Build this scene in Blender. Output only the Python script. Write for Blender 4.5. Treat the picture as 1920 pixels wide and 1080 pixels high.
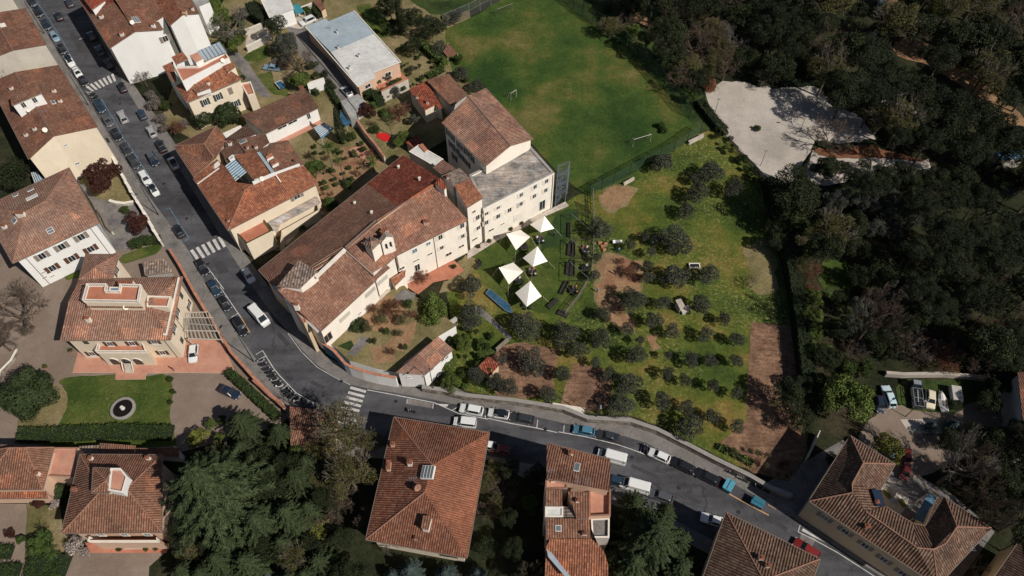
import bpy, math, random
import numpy as np
from mathutils import Vector, Matrix
random.seed(7); RNG = np.random.default_rng(11)
R = math.radians
sc = bpy.context.scene
for o in list(bpy.data.objects): bpy.data.objects.remove(o)
# ---------------------------------------------------------------- camera, sky, sun, exposure
CH = 123.0; FPX = 1400.0; PITCH = R(33.6)
cam_d = bpy.data.cameras.new('camera'); cam = bpy.data.objects.new('camera', cam_d); sc.collection.objects.link(cam)
cam.location = (0, 0, CH); cam.rotation_euler = (PITCH, 0, 0)
cam_d.sensor_width = 36; cam_d.lens = FPX / 1920 * 36; cam_d.clip_start = 1; cam_d.clip_end = 6000
sc.camera = cam
world = bpy.data.worlds.new('World'); sc.world = world; world.use_nodes = True
wn = world.node_tree; bg = wn.nodes['Background']
sky = wn.nodes.new('ShaderNodeTexSky'); sky.sky_type = 'NISHITA'; sky.sun_disc = False
SUN_EL = R(44); SUN_AZ = R(-35)          # direction towards the sun, measured from +X
sky.sun_elevation = SUN_EL; sky.sun_rotation = R(90) - SUN_AZ
wn.links.new(sky.outputs[0], bg.inputs[0]); bg.inputs[1].default_value = 0.05
sun_d = bpy.data.lights.new('sun', 'SUN'); sun_d.energy = 4.8; sun_d.angle = R(0.5); sun_d.color = (1, .95, .88)
sun = bpy.data.objects.new('sun', sun_d); sc.collection.objects.link(sun)
sdir = Vector((math.cos(SUN_AZ) * math.cos(SUN_EL), math.sin(SUN_AZ) * math.cos(SUN_EL), math.sin(SUN_EL)))
sun.rotation_euler = sdir.to_track_quat('Z', 'Y').to_euler()
sc.view_settings.view_transform = 'Standard'; sc.view_settings.look = 'None'
sc.view_settings.exposure = 0.0; sc.view_settings.gamma = 1
sc.render.resolution_x = 1024; sc.render.resolution_y = 576
sc.render.engine = 'CYCLES'

# ---------------------------------------------------------------- measuring: photo pixel -> point at height h
O3 = Vector((0, 0, CH)); cP, sP = math.cos(PITCH), math.sin(PITCH)
def ray(px, py):
    x, y = (px - 960) / FPX, (540 - py) / FPX
    return Vector((x, y * cP + sP, y * sP - cP))
def G(px, py, h=0.0):
    d = ray(px, py); t = (CH - h) / -d.z
    return O3 + d * t
def ppm(px, py, h=0.0):                   # pixels per metre at that point
    d = ray(px, py); return FPX / ((CH - h) / -d.z)
def fr(ox, oy, k): return lambda x, y: (ox + x / k, oy + y / k)
F1 = fr(0, 0, 1)
TT = {(c, r): fr(480 * c, 270 * r, 4) for c in range(4) for r in range(4)}
FA, FB, FC, FD, FE, FF, FG, FH = (fr(a, b, 6) for a, b in ((320,160),(320,300),(640,130),(480,380),(100,460),(880,380),(1500,640),(280,0)))
def V(f, v, h=None):
    p = f(v[0], v[1]); return G(p[0], p[1], v[2] if h is None else h)

# ---------------------------------------------------------------- objects
COL = sc.collection
def tag(o, label=None, cat=None, group=None, kind=None):
    if label: o['label'] = label
    if cat: o['category'] = cat
    if group: o['group'] = group
    if kind: o['kind'] = kind
    return o
def wloc(o):
    v = Vector((0, 0, 0))
    while o: v += o.location; o = o.parent
    return v
class MB:
    def __init__(s): s.v = []; s.f = []; s.m = []; s.uv = []; s.smooth = False
    def poly(s, pts, mi=0, uv=None):
        n = len(s.v); s.v += [tuple(p) for p in pts]; s.f.append(list(range(n, n + len(pts)))); s.m.append(mi)
        s.uv.append(uv if uv else [(0, 0)] * len(pts))
    def prism(s, top, th, mi=0, uv=None, sides=None):        # slab under a top polygon (counter-clockwise seen from above)
        n = len(top); s.poly(top, mi, uv); bot = [Vector(p) - Vector((0, 0, th)) for p in top]
        s.poly(bot[::-1], mi if sides is None else sides)
        for i in range(n):
            j = (i + 1) % n; s.poly([top[i], bot[i], bot[j], top[j]], mi if sides is None else sides)
    def box(s, c, sx, sy, sz, rz=0, mi=0, tilt=None, taper=1):  # c = centre of base
        c = Vector(c); M = Matrix.Rotation(rz, 3, 'Z')
        if tilt is not None: M = tilt
        P = []
        for z, k in ((0, 1), (sz, taper)):
            for a, b in ((-1, -1), (1, -1), (1, 1), (-1, 1)): P.append(c + M @ Vector((a * sx / 2 * k, b * sy / 2 * k, z)))
        for q in ((3, 2, 1, 0), (4, 5, 6, 7), (0, 1, 5, 4), (1, 2, 6, 5), (2, 3, 7, 6), (3, 0, 4, 7)): s.poly([P[i] for i in q], mi)
    def bar(s, a, b, w, h=None, mi=0):                        # square bar from a to b
        a, b = Vector(a), Vector(b); h = h or w; d = (b - a)
        if d.length < 1e-6: return
        d.normalize(); u = d.cross(Vector((0, 0, 1)))
        if u.length < 1e-4: u = Vector((1, 0, 0))
        u.normalize(); w2 = u.cross(d)
        P = [p + u * (i * w / 2) + w2 * (j * h / 2) for p in (a, b) for i, j in ((-1, -1), (1, -1), (1, 1), (-1, 1))]
        for q in ((0, 1, 2, 3), (7, 6, 5, 4), (0, 4, 5, 1), (1, 5, 6, 2), (2, 6, 7, 3), (3, 7, 4, 0)): s.poly([P[i] for i in q], mi)
    def tube(s, pts, rad, n=8, mi=0, cap=True):
        pts = [Vector(p) for p in pts]; rs = rad if isinstance(rad, (list, tuple)) else [rad] * len(pts); rings = []
        for i, p in enumerate(pts):
            d = (pts[min(i + 1, len(pts) - 1)] - pts[max(i - 1, 0)]).normalized()
            u = d.cross(Vector((0, 0, 1)));
            if u.length < .05: u = d.cross(Vector((0, 1, 0)))
            u.normalize(); w = d.cross(u)
            rings.append([p + (u * math.cos(2 * math.pi * k / n) + w * math.sin(2 * math.pi * k / n)) * rs[i] for k in range(n)])
        for i in range(len(rings) - 1):
            for k in range(n):
                l = (k + 1) % n; s.poly([rings[i][k], rings[i][l], rings[i + 1][l], rings[i + 1][k]], mi)
        if cap: s.poly(rings[0][::-1], mi); s.poly(rings[-1], mi)
    def lathe(s, c, prof, n=16, mi=0):
        c = Vector(c); rings = [[c + Vector((r * math.cos(2 * math.pi * k / n), r * math.sin(2 * math.pi * k / n), z)) for k in range(n)] for r, z in prof]
        for i in range(len(rings) - 1):
            for k in range(n):
                l = (k + 1) % n; s.poly([rings[i][k], rings[i][l], rings[i + 1][l], rings[i + 1][k]], mi)
        s.poly(rings[-1], mi); s.poly(rings[0][::-1], mi)
    def build(s, name, mats, parent=None, local=False):
        if not isinstance(mats, (list, tuple)): mats = [mats]
        off = Vector((0, 0, 0)) if (local or parent is None) else wloc(parent)
        me = bpy.data.meshes.new(name)
        me.from_pydata([(a - off.x, b - off.y, c - off.z) for a, b, c in s.v], [], s.f)
        for m in mats: me.materials.append(m)
        if any(s.m): me.polygons.foreach_set('material_index', s.m)
        ul = me.uv_layers.new(name='UVMap'); flat = [c for u in s.uv for p in u for c in p]
        ul.data.foreach_set('uv', flat)
        if s.smooth: me.polygons.foreach_set('use_smooth', [True] * len(me.polygons))
        me.update()
        o = bpy.data.objects.new(name, me); COL.objects.link(o)
        if parent: o.parent = parent
        return o
def empty(name, loc, label=None, cat=None, group=None):
    o = bpy.data.objects.new(name, None); COL.objects.link(o); o.location = loc; o.empty_display_size = .5
    return tag(o, label, cat, group)
def copy_tree(o, parent=None):
    c = o.copy(); COL.objects.link(c); c.parent = parent
    for ch in list(o.children): copy_tree(ch, c)
    return c
# labels that point at one thing: told by the nearest landmark and the side of it
LM = []; AUTO = []
def landmark(name, px, py): LM.append((name, px, py))
def auto(o, desc, px, py): AUTO.append((o, desc, px, py))
def nth(i):
    a = ['', 'first', 'second', 'third', 'fourth', 'fifth', 'sixth', 'seventh', 'eighth', 'ninth', 'tenth', 'eleventh', 'twelfth', 'thirteenth', 'fourteenth', 'fifteenth', 'sixteenth', 'seventeenth', 'eighteenth', 'nineteenth', 'twentieth']
    if i == 0: return 'nearest to it'
    i += 1
    if i <= 20: return a[i] + ' nearest'
    return {2: 'twenty', 3: 'thirty', 4: 'forty', 5: 'fifty', 6: 'sixty'}[i // 10] + ('-' + a[i % 10] if i % 10 else 'th') + ' nearest'
ORD = ['nearest to it', 'second nearest', 'third nearest', 'fourth nearest', 'fifth nearest', 'sixth nearest', 'seventh nearest', 'eighth nearest', 'ninth nearest', 'tenth nearest', 'eleventh nearest', 'twelfth nearest']
def finish_labels():
    gr = {}
    for o, d, x, y in AUTO:
        n, lx, ly = min(LM, key=lambda l: math.hypot(l[1] - x, l[2] - y)); a = math.degrees(math.atan2(ly - y, x - lx)) % 360
        s = ['right of', 'up and right of', 'above', 'up and left of', 'left of', 'down and left of', 'below', 'down and right of'][int((a + 22.5) // 45) % 8]
        gr.setdefault((d, s, n), []).append((math.hypot(lx - x, ly - y), o))
    for (d, s, n), l in gr.items():
        l.sort(key=lambda t: t[0])
        for i, (q, o) in enumerate(l):
            o['label'] = f'{d} {s} the {n}' + ('' if len(l) == 1 else ', ' + nth(i))

# ---------------------------------------------------------------- materials
def nm(name):
    m = bpy.data.materials.new(name); m.use_nodes = True; nt = m.node_tree
    return m, nt, nt.nodes['Principled BSDF']
def N(nt, t, **k):
    n = nt.nodes.new(t)
    for a, b in k.items():
        if a in n.bl_rna.properties: setattr(n, a, b)
    return n
def ramp(nt, fac, stops, interp='LINEAR'):
    r = nt.nodes.new('ShaderNodeValToRGB'); r.color_ramp.interpolation = interp; e = r.color_ramp.elements
    while len(e) < len(stops): e.new(.5)
    for i, (p, c) in enumerate(stops): e[i].position = p; e[i].color = (c[0], c[1], c[2], 1)
    nt.links.new(fac, r.inputs[0]); return r.outputs[0]
def noise(nt, scale, detail=4, rough=.6, vec=None, sc3=None):
    n = nt.nodes.new('ShaderNodeTexNoise'); n.inputs['Scale'].default_value = scale; n.inputs['Detail'].default_value = detail; n.inputs['Roughness'].default_value = rough
    if vec is None: vec = nt.nodes.new('ShaderNodeNewGeometry').outputs['Position']
    if sc3:
        mp = nt.nodes.new('ShaderNodeMapping'); mp.inputs['Scale'].default_value = sc3; nt.links.new(vec, mp.inputs[0]); vec = mp.outputs[0]
    nt.links.new(vec, n.inputs['Vector']); return n.outputs['Fac']
def mix(nt, fac, a, b, mode='MIX'):
    m = nt.nodes.new('ShaderNodeMix'); m.data_type = 'RGBA'; m.blend_type = mode
    for i, v in ((0, fac), (6, a), (7, b)):
        if hasattr(v, 'links') or hasattr(v, 'is_linked'): nt.links.new(v, m.inputs[i])
        else: m.inputs[i].default_value = v if i == 0 else (v[0], v[1], v[2], 1)
    return m.outputs[2]
def math_(nt, op, a, b=None, c=None):
    m = nt.nodes.new('ShaderNodeMath'); m.operation = op
    for i, v in ((0, a), (1, b), (2, c)):
        if v is None: continue
        if hasattr(v, 'is_linked'): nt.links.new(v, m.inputs[i])
        else: m.inputs[i].default_value = v
    return m.outputs[0]
def bump(nt, b, h, dist, strength=1):
    n = nt.nodes.new('ShaderNodeBump'); n.inputs['Distance'].default_value = dist; n.inputs['Strength'].default_value = strength
    nt.links.new(h, n.inputs['Height']); nt.links.new(n.outputs[0], b.inputs['Normal'])
def flat(name, c, rough=.6, metal=0, spec=.3, var=.0):
    m, nt, b = nm(name); b.inputs['Roughness'].default_value = rough; b.inputs['Metallic'].default_value = metal; b.inputs['Specular IOR Level'].default_value = spec
    if var:
        f = noise(nt, 1.2, 6, .7); d = [max(0, x * (1 - var)) for x in c]; u = [min(1, x * (1 + var)) for x in c]
        nt.links.new(ramp(nt, f, ((.3, d), (.7, u))), b.inputs['Base Color'])
    else: b.inputs['Base Color'].default_value = (*c, 1)
    return m
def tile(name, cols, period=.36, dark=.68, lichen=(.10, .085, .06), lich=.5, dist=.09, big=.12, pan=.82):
    m, nt, b = nm(name); uvn = nt.nodes.new('ShaderNodeUVMap'); sx = nt.nodes.new('ShaderNodeSeparateXYZ'); nt.links.new(uvn.outputs[0], sx.inputs[0])
    u = math_(nt, 'DIVIDE', sx.outputs[0], period); v = math_(nt, 'DIVIDE', sx.outputs[1], .42)
    fu = math_(nt, 'FLOOR', u); fv = math_(nt, 'FLOOR', v); cx = nt.nodes.new('ShaderNodeCombineXYZ'); nt.links.new(fu, cx.inputs[0]); nt.links.new(fv, cx.inputs[1])
    wnz = nt.nodes.new('ShaderNodeTexWhiteNoise'); wnz.noise_dimensions = '2D'; nt.links.new(cx.outputs[0], wnz.inputs['Vector'])
    k = len(cols); c = ramp(nt, wnz.outputs['Value'], [((i + .0) / k, x) for i, x in enumerate(cols)], 'CONSTANT')
    n1 = noise(nt, big, 5, .65); c2 = mix(nt, ramp(nt, n1, ((.35, (0, 0, 0)), (.75, (lich,) * 3))), c, lichen)
    n2 = noise(nt, 2.0, 6, .8); lo = tuple([dark] * 3); c3 = mix(nt, 1.0, c2, ramp(nt, n2, ((.3, lo), (.72, (1.25, 1.25, 1.25)))), 'MULTIPLY')
    px_ = nt.nodes.new('ShaderNodeCombineXYZ'); nt.links.new(math_(nt, 'FLOOR', math_(nt, 'DIVIDE', u, 7.0)), px_.inputs[0]); nt.links.new(math_(nt, 'FLOOR', math_(nt, 'DIVIDE', v, 5.0)), px_.inputs[1]); pw_ = nt.nodes.new('ShaderNodeTexWhiteNoise'); pw_.noise_dimensions = '2D'; nt.links.new(px_.outputs[0], pw_.inputs['Vector']); c3 = mix(nt, 1.0, c3, ramp(nt, pw_.outputs['Value'], ((0, (.84, .84, .86)), (.15, (1, 1, 1)), (.9, (1, 1, 1)), (.94, (1.35, 1.2, 1.1))), 'CONSTANT'), 'MULTIPLY')
    n3 = noise(nt, .22, 5, .75); c4 = mix(nt, 1.0, c3, ramp(nt, n3, ((.3, (.70, .71, .73)), (.7, (1.2, 1.17, 1.14)))), 'MULTIPLY')
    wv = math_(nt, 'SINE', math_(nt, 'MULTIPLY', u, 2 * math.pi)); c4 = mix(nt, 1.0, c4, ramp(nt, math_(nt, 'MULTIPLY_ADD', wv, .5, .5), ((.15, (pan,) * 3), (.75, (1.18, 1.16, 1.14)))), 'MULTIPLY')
    nt.links.new(c4, b.inputs['Base Color']); b.inputs['Roughness'].default_value = .9; b.inputs['Specular IOR Level'].default_value = .15
    w = math_(nt, 'SINE', math_(nt, 'MULTIPLY', u, 2 * math.pi)); saw = math_(nt, 'FRACT', v)
    h = math_(nt, 'ADD', math_(nt, 'MULTIPLY', w, .5), math_(nt, 'MULTIPLY', saw, .35)); h = math_(nt, 'ADD', h, math_(nt, 'MULTIPLY', wnz.outputs['Value'], .35))
    bump(nt, b, h, dist); return m
def plaster(name, c, stain=.25):
    m, nt, b = nm(name); f = noise(nt, .35, 6, .7, sc3=(1, 1, .5)); g = noise(nt, 3, 5, .8); stain *= .55
    a = ramp(nt, f, ((.35, [x * (1 - stain) for x in c]), (.6, c))); a = mix(nt, 1.0, a, ramp(nt, g, ((.3, (.93, .92, .91)), (.7, (1.03, 1.03, 1.03)))), 'MULTIPLY')
    nt.links.new(a, b.inputs['Base Color']); b.inputs['Roughness'].default_value = .9; b.inputs['Specular IOR Level'].default_value = .1; bump(nt, b, g, .02); return m
def ground(name, cols, scale=.08, fine=2.2, fcon=.45, bd=.06, speck=None, speckd=.62, stripes=None):
    m, nt, b = nm(name); f = noise(nt, scale, 8, .62); k = len(cols)
    a = ramp(nt, f, [(.37 + .27 * i / (k - 1), x) for i, x in enumerate(cols)])
    g = noise(nt, fine, 6, .8); a = mix(nt, 1.0, a, ramp(nt, g, ((.3, (1 - fcon,) * 3), (.7, (1 + fcon,) * 3))), 'MULTIPLY')
    g2 = noise(nt, fine * .22, 5, .7); a = mix(nt, 1.0, a, ramp(nt, g2, ((.3, (1 - fcon * .5,) * 3), (.7, (1 + fcon * .5,) * 3))), 'MULTIPLY')
    if speck:
        s = noise(nt, 1.6, 3, .9); z = noise(nt, .06, 3, .6); zz = ramp(nt, z, ((.45, (0, 0, 0)), (.6, (1, 1, 1)))); s2 = ramp(nt, s, ((speckd, (0, 0, 0)), (speckd + .05, (1, 1, 1))))
        mm = mix(nt, 1.0, zz, s2, 'MULTIPLY'); a = mix(nt, mm, a, speck)
    if stripes:
        s = noise(nt, 1, 3, .6, sc3=stripes); a = mix(nt, 1.0, a, ramp(nt, s, ((.35, (.7, .7, .7)), (.65, (1.2, 1.2, 1.2)))), 'MULTIPLY')
    nt.links.new(a, b.inputs['Base Color']); b.inputs['Roughness'].default_value = .95; b.inputs['Specular IOR Level'].default_value = .08
    bump(nt, b, g, bd); return m
def leaf(name, lo, hi, obv=.35):
    m, nt, b = nm(name); gi = nt.nodes.new('ShaderNodeNewGeometry'); oi = nt.nodes.new('ShaderNodeObjectInfo')
    c = ramp(nt, gi.outputs['Random Per Island'], ((0, lo), (1, hi)))
    k = math_(nt, 'MULTIPLY_ADD', oi.outputs['Random'], obv, 1 - obv / 2); cc = nt.nodes.new('ShaderNodeCombineXYZ')
    for i in range(3): nt.links.new(k, cc.inputs[i])
    c = mix(nt, 1.0, c, cc.outputs[0], 'MULTIPLY'); f = noise(nt, .8, 3, .6); c = mix(nt, 1.0, c, ramp(nt, f, ((.3, (.7, .72, .7)), (.7, (1.3, 1.3, 1.25)))), 'MULTIPLY')
    nt.links.new(c, b.inputs['Base Color']); b.inputs['Roughness'].default_value = .75; b.inputs['Specular IOR Level'].default_value = .12
    return m
M = {}
TB = [(.93*a, .93*b, .93*c) for a, b, c in [(.235, .105, .066), (.21, .094, .060), (.25, .118, .076), (.19, .086, .057), (.275, .145, .098), (.225, .105, .067)]]
def tc(k, r=1, g=1, b=1): return [(min(1, c[0] * k * r), c[1] * k * g, c[2] * k * b) for c in TB]
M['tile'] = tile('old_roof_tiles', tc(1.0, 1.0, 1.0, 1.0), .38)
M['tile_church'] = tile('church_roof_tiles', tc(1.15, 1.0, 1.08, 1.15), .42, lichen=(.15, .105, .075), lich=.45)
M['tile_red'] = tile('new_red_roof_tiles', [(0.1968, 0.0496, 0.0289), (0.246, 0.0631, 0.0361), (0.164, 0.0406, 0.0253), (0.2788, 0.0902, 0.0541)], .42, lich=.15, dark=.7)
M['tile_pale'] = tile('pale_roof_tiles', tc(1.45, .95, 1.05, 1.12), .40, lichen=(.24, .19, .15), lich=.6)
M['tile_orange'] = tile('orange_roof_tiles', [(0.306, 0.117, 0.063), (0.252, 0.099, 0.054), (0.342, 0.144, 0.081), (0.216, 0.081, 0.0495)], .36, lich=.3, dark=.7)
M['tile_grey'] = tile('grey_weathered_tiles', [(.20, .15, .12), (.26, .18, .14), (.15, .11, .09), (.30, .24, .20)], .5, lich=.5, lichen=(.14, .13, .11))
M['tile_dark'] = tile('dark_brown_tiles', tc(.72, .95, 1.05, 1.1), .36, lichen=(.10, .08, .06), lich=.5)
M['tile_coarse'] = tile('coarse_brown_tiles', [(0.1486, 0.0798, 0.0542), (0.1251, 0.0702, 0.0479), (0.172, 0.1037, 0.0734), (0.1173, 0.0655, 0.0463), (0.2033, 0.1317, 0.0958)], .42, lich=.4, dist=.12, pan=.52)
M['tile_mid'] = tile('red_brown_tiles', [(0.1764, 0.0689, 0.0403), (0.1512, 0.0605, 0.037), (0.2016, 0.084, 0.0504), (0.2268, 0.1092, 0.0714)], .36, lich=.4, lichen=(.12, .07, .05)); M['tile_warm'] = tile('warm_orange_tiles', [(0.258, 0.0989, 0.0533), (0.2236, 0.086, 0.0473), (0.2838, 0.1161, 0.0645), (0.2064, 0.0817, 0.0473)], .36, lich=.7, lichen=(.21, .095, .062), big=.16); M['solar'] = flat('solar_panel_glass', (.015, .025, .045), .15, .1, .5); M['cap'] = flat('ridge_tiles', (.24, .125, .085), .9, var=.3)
M['capr'] = flat('orange_ridge_tiles', (.34, .12, .06), .9, var=.25)
M['gutter'] = flat('gutter_metal', (.20, .15, .12), .6, .2)
M['white'] = plaster('white_plaster', (.72, .71, .68), .12); M['cream'] = plaster('cream_plaster', (.70, .60, .46), .2)
M['ivory'] = plaster('ivory_plaster', (.80, .73, .63), .2); M['tan'] = plaster('tan_plaster', (.60, .47, .32), .2); M['pink'] = plaster('salmon_plaster', (.58, .40, .29), .2)
M['greyw'] = plaster('grey_plaster', (.42, .40, .37), .3); M['palewall'] = plaster('pale_grey_plaster', (.50, .46, .39), .3); M['stone'] = ground('rubble_stone', [(.12, .10, .085), (.22, .19, .16), (.30, .26, .22)], .8, 2.5, .5, .12)
M['bluewall'] = plaster('blue_grey_mural_plaster', (.10, .19, .28), .35)
M['coping'] = flat('terracotta_coping', (.36, .16, .10), .9, var=.35); M['trim'] = flat('pale_trim', (.66, .60, .52), .8, var=.12)
M['terra'] = ground('terracotta_paving', [(.34, .13, .08), (.42, .18, .115)], .3, 2, .14, .01); M['terra2'] = ground('salmon_paving', [(0.3864, 0.184, 0.1288), (0.46, 0.2392, 0.1656)], .3, 2, .14, .01)
M['flatroof'] = ground('weathered_flat_roof', [(.14, .13, .12), (.26, .24, .22), (.32, .25, .2), (.38, .37, .36)], .35, 1.5, .3, .02, stripes=(.3, 2.4, 1))
M['flatw'] = ground('pale_flat_roof', [(.45, .44, .41), (.55, .54, .51)], .3, 1.2, .12, .01); M['flatb'] = ground('blue_grey_flat_roof', [(.26, .31, .34), (.31, .36, .39)], .3, 1.2, .08, .01)
M['flatg'] = ground('grey_concrete_roof', [(.22, .21, .20), (.33, .32, .30)], .5, 1.5, .25, .01)
M['asphalt'] = ground('street_asphalt', [(0.0582, 0.057, 0.0619), (0.0718, 0.071, 0.0756), (0.0854, 0.084, 0.0882)], .12, 3.0, .15, .01, stripes=(.05, .35, 1)); M['pave'] = ground('pavement_slabs', [(.14, .128, .118), (.185, .17, .158)], .25, 1.5, .16, .01)
def crack(m):
    nt = m.node_tree; b = nt.nodes['Principled BSDF']; src = b.inputs['Base Color'].links[0].from_socket; v = nt.nodes.new('ShaderNodeTexVoronoi'); v.feature = 'DISTANCE_TO_EDGE'; v.inputs['Scale'].default_value = .16; g = nt.nodes.new('ShaderNodeNewGeometry'); n_ = nt.nodes.new('ShaderNodeTexNoise'); n_.inputs['Scale'].default_value = .5; n_.inputs['Detail'].default_value = 5; nt.links.new(g.outputs['Position'], n_.inputs['Vector']); ad = mix(nt, .12, g.outputs['Position'], n_.outputs['Color'], 'ADD'); ad2 = nt.nodes.new('ShaderNodeVectorMath'); ad2.operation = 'MULTIPLY_ADD'; nt.links.new(n_.outputs['Color'], ad2.inputs[0]); ad2.inputs[1].default_value = (3, 3, 0); nt.links.new(g.outputs['Position'], ad2.inputs[2]); nt.links.new(ad2.outputs[0], v.inputs['Vector'])
    c = mix(nt, 1.0, src, ramp(nt, v.outputs['Distance'], ((0, (.62, .62, .62)), (.012, (1, 1, 1)))), 'MULTIPLY'); s = noise(nt, .35, 3, .5); c = mix(nt, 1.0, c, ramp(nt, s, ((.34, (.80, .80, .80)), (.42, (1, 1, 1)), (.62, (1, 1, 1)), (.68, (1.14, 1.12, 1.1)))), 'MULTIPLY'); nt.links.new(c, b.inputs['Base Color'])
crack(M['asphalt']); crack(M['pave'])
M['tar'] = ground('newer_asphalt', [(.045, .044, .046), (.055, .053, .055)], .4, 3, .2, .01); M['kerb'] = flat('kerb_stone', (.24, .22, .20), .9, var=.15)
M['yard'] = ground('grey_yard_paving', [(.11, .10, .10), (.16, .145, .135), (.19, .17, .15)], .3, 2, .25, .02); M['gravel'] = ground('brown_gravel', [(0.1726, 0.1297, 0.1005), (0.218, 0.1685, 0.1328)], .15, 3, .16, .03)
M['sand'] = ground('pale_gravel', [(0.3054, 0.2668, 0.2281), (0.3886, 0.3423, 0.2956), (0.4349, 0.3867, 0.338)], .07, 2, .16, .02); M['concrete'] = ground('pale_concrete', [(.36, .31, .26), (.48, .42, .35)], .5, 2, .2, .01)
M['grass'] = ground('meadow_grass', [(0.0361, 0.0547, 0.0138), (0.06, 0.0851, 0.0164), (0.0961, 0.1034, 0.0205), (0.1802, 0.1291, 0.0385)], .085, 1.6, .42, .15, speck=(.21, .195, .075), speckd=.55)
M['field'] = ground('football_grass', [(0.0224, 0.0463, 0.0111), (0.0347, 0.0625, 0.0141), (0.0489, 0.0746, 0.0161), (0.0816, 0.0867, 0.0221), (0.1224, 0.1058, 0.0363)], .06, 1.4, .36, .1)
M['lawn'] = ground('lawn_grass', [(.036, .058, .012), (.058, .080, .017), (.095, .10, .028)], .16, 2.0, .36, .1, speck=(.17, .14, .07), speckd=.60); M['carpet'] = ground('dark_turf', [(.022, .042, .014), (.034, .058, .018)], .3, 2, .2, .05)
M['dry'] = ground('dry_garden_grass', [(.10, .09, .035), (.17, .14, .065), (.22, .17, .095)], .12, 2.0, .35, .12); M['scrub'] = ground('woodland_floor', [(.012, .016, .008), (.025, .028, .013), (.05, .04, .024)], .06, 1.5, .5, .2)
M['soil'] = ground('ploughed_soil', [(0.1363, 0.0803, 0.0519), (0.188, 0.1071, 0.0674), (0.2336, 0.1405, 0.0883)], .25, 2.2, .42, .15, stripes=(.5, 1.6, 1)); M['soilb'] = ground('bare_beige_soil', [(0.1938, 0.1173, 0.0655), (0.2616, 0.1624, 0.0874), (0.2132, 0.1038, 0.0612)], .15, 2, .35, .1)
M['rust'] = ground('rust_leaf_litter', [(.12, .055, .03), (.20, .09, .045)], .3, 2, .3, .08); M['bank'] = ground('bank_grass', [(.02, .034, .011), (.034, .055, .016), (.06, .065, .022)], .15, 1.5, .4, .1)
M['paint'] = ground('road_paint', [(.40, .385, .36), (.52, .50, .47)], .8, 3, .25, .0); M['bluep'] = flat('blue_road_paint', (.10, .22, .30), .8, var=.4); M['orangep'] = flat('ochre_road_paint', (.42, .25, .12), .8, var=.3)
M['glass'] = flat('window_glass', (.02, .025, .03), .08, 0, .6); M['skyglass'] = flat('blue_roof_glass', (.10, .20, .28), .15, 0, .6, var=.3); M['frame'] = flat('white_painted_wood', (.62, .60, .56), .6); M['shut'] = flat('brown_shutters', (.10, .04, .022), .7); M['shutg'] = flat('grey_shutters', (.22, .18, .145), .7); M['shutd'] = flat('dark_green_shutters', (.05, .055, .04), .7)
M['metal'] = flat('galvanised_steel', (.30, .31, .32), .45, .5); M['dmetal'] = flat('dark_iron', (.03, .03, .033), .5, .3); M['bmetal'] = flat('blue_grey_steel', (.15, .175, .21), .6, .2); M['black'] = flat('black_plastic', (.015, .015, .017), .5)
M['wood'] = flat('grey_timber', (.20, .165, .13), .8, var=.3); M['dwood'] = flat('dark_timber', (.03, .026, .024), .8, var=.3); M['beam'] = flat('pale_painted_timber', (.42, .38, .32), .8, var=.15)
M['canvas'] = flat('white_canvas', (.86, .80, .70), .8, 0, .1, var=.03); M['teal'] = flat('teal_sheet', (.04, .20, .24), .5, var=.2); M['bluet'] = flat('blue_tarpaulin', (.03, .085, .14), .45, var=.4); M['red'] = flat('red_sheet', (.50, .015, .012), .6, var=.1)
M['bark'] = flat('tree_bark', (.10, .08, .06), .9, var=.35); M['barkl'] = flat('pale_bark', (.12, .098, .070), .9, var=.3); M['twig'] = flat('brown_twigs', (.085, .060, .042), .9, var=.3); M['twigg'] = flat('grey_twigs', (.115, .10, .085), .9, var=.3); M['twigr'] = flat('russet_twigs', (.13, .062, .038), .9, var=.3)
M['l_olive'] = leaf('olive_leaves', (.022, .025, .018), (.084, .086, .064)); M['l_grey'] = leaf('silver_grey_leaves', (.028, .031, .026), (.066, .069, .058), .3)
M['l_pine'] = leaf('pine_needles', (.007, .010, .005), (.024, .031, .013), .45); M['l_dark'] = leaf('dark_evergreen_leaves', (.008, .011, .005), (.031, .039, .016)); M['l_cedar'] = leaf('cedar_needles', (.010, .018, .007), (.066, .082, .036), .3)
M['l_green'] = leaf('fresh_green_leaves', (.030, .046, .010), (.12, .155, .035)); M['l_mag'] = leaf('glossy_green_leaves', (.018, .034, .009), (.075, .11, .026)); M['l_plum'] = leaf('purple_plum_leaves', (.020, .007, .006), (.085, .032, .024), .2); M['l_autumn'] = leaf('olive_brown_leaves', (.036, .034, .012), (.125, .115, .045)); M['l_rust'] = leaf('russet_leaves', (.06, .026, .014), (.17, .075, .042))
M['l_blossom'] = leaf('pale_pink_blossom', (.13, .10, .08), (.50, .42, .40), .2); M['l_blue'] = leaf('blue_green_needles', (.02, .03, .028), (.075, .10, .095), .2); M['l_yel'] = leaf('yellow_green_leaves', (.055, .062, .013), (.20, .20, .045)); M['l_hedge'] = leaf('hedge_leaves', (.022, .036, .009), (.044, .062, .016), .3); M['l_wis'] = leaf('grey_mauve_climber', (.05, .042, .04), (.20, .165, .15), .2)
M['l_round'] = leaf('round_tree_leaves', (.014, .022, .009), (.040, .054, .020), .2); M['greyglass'] = flat('grey_skylight_glass', (.12, .14, .15), .2, 0, .5); M['core'] = flat('hedge_core', (.012, .02, .007), 1)
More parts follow.
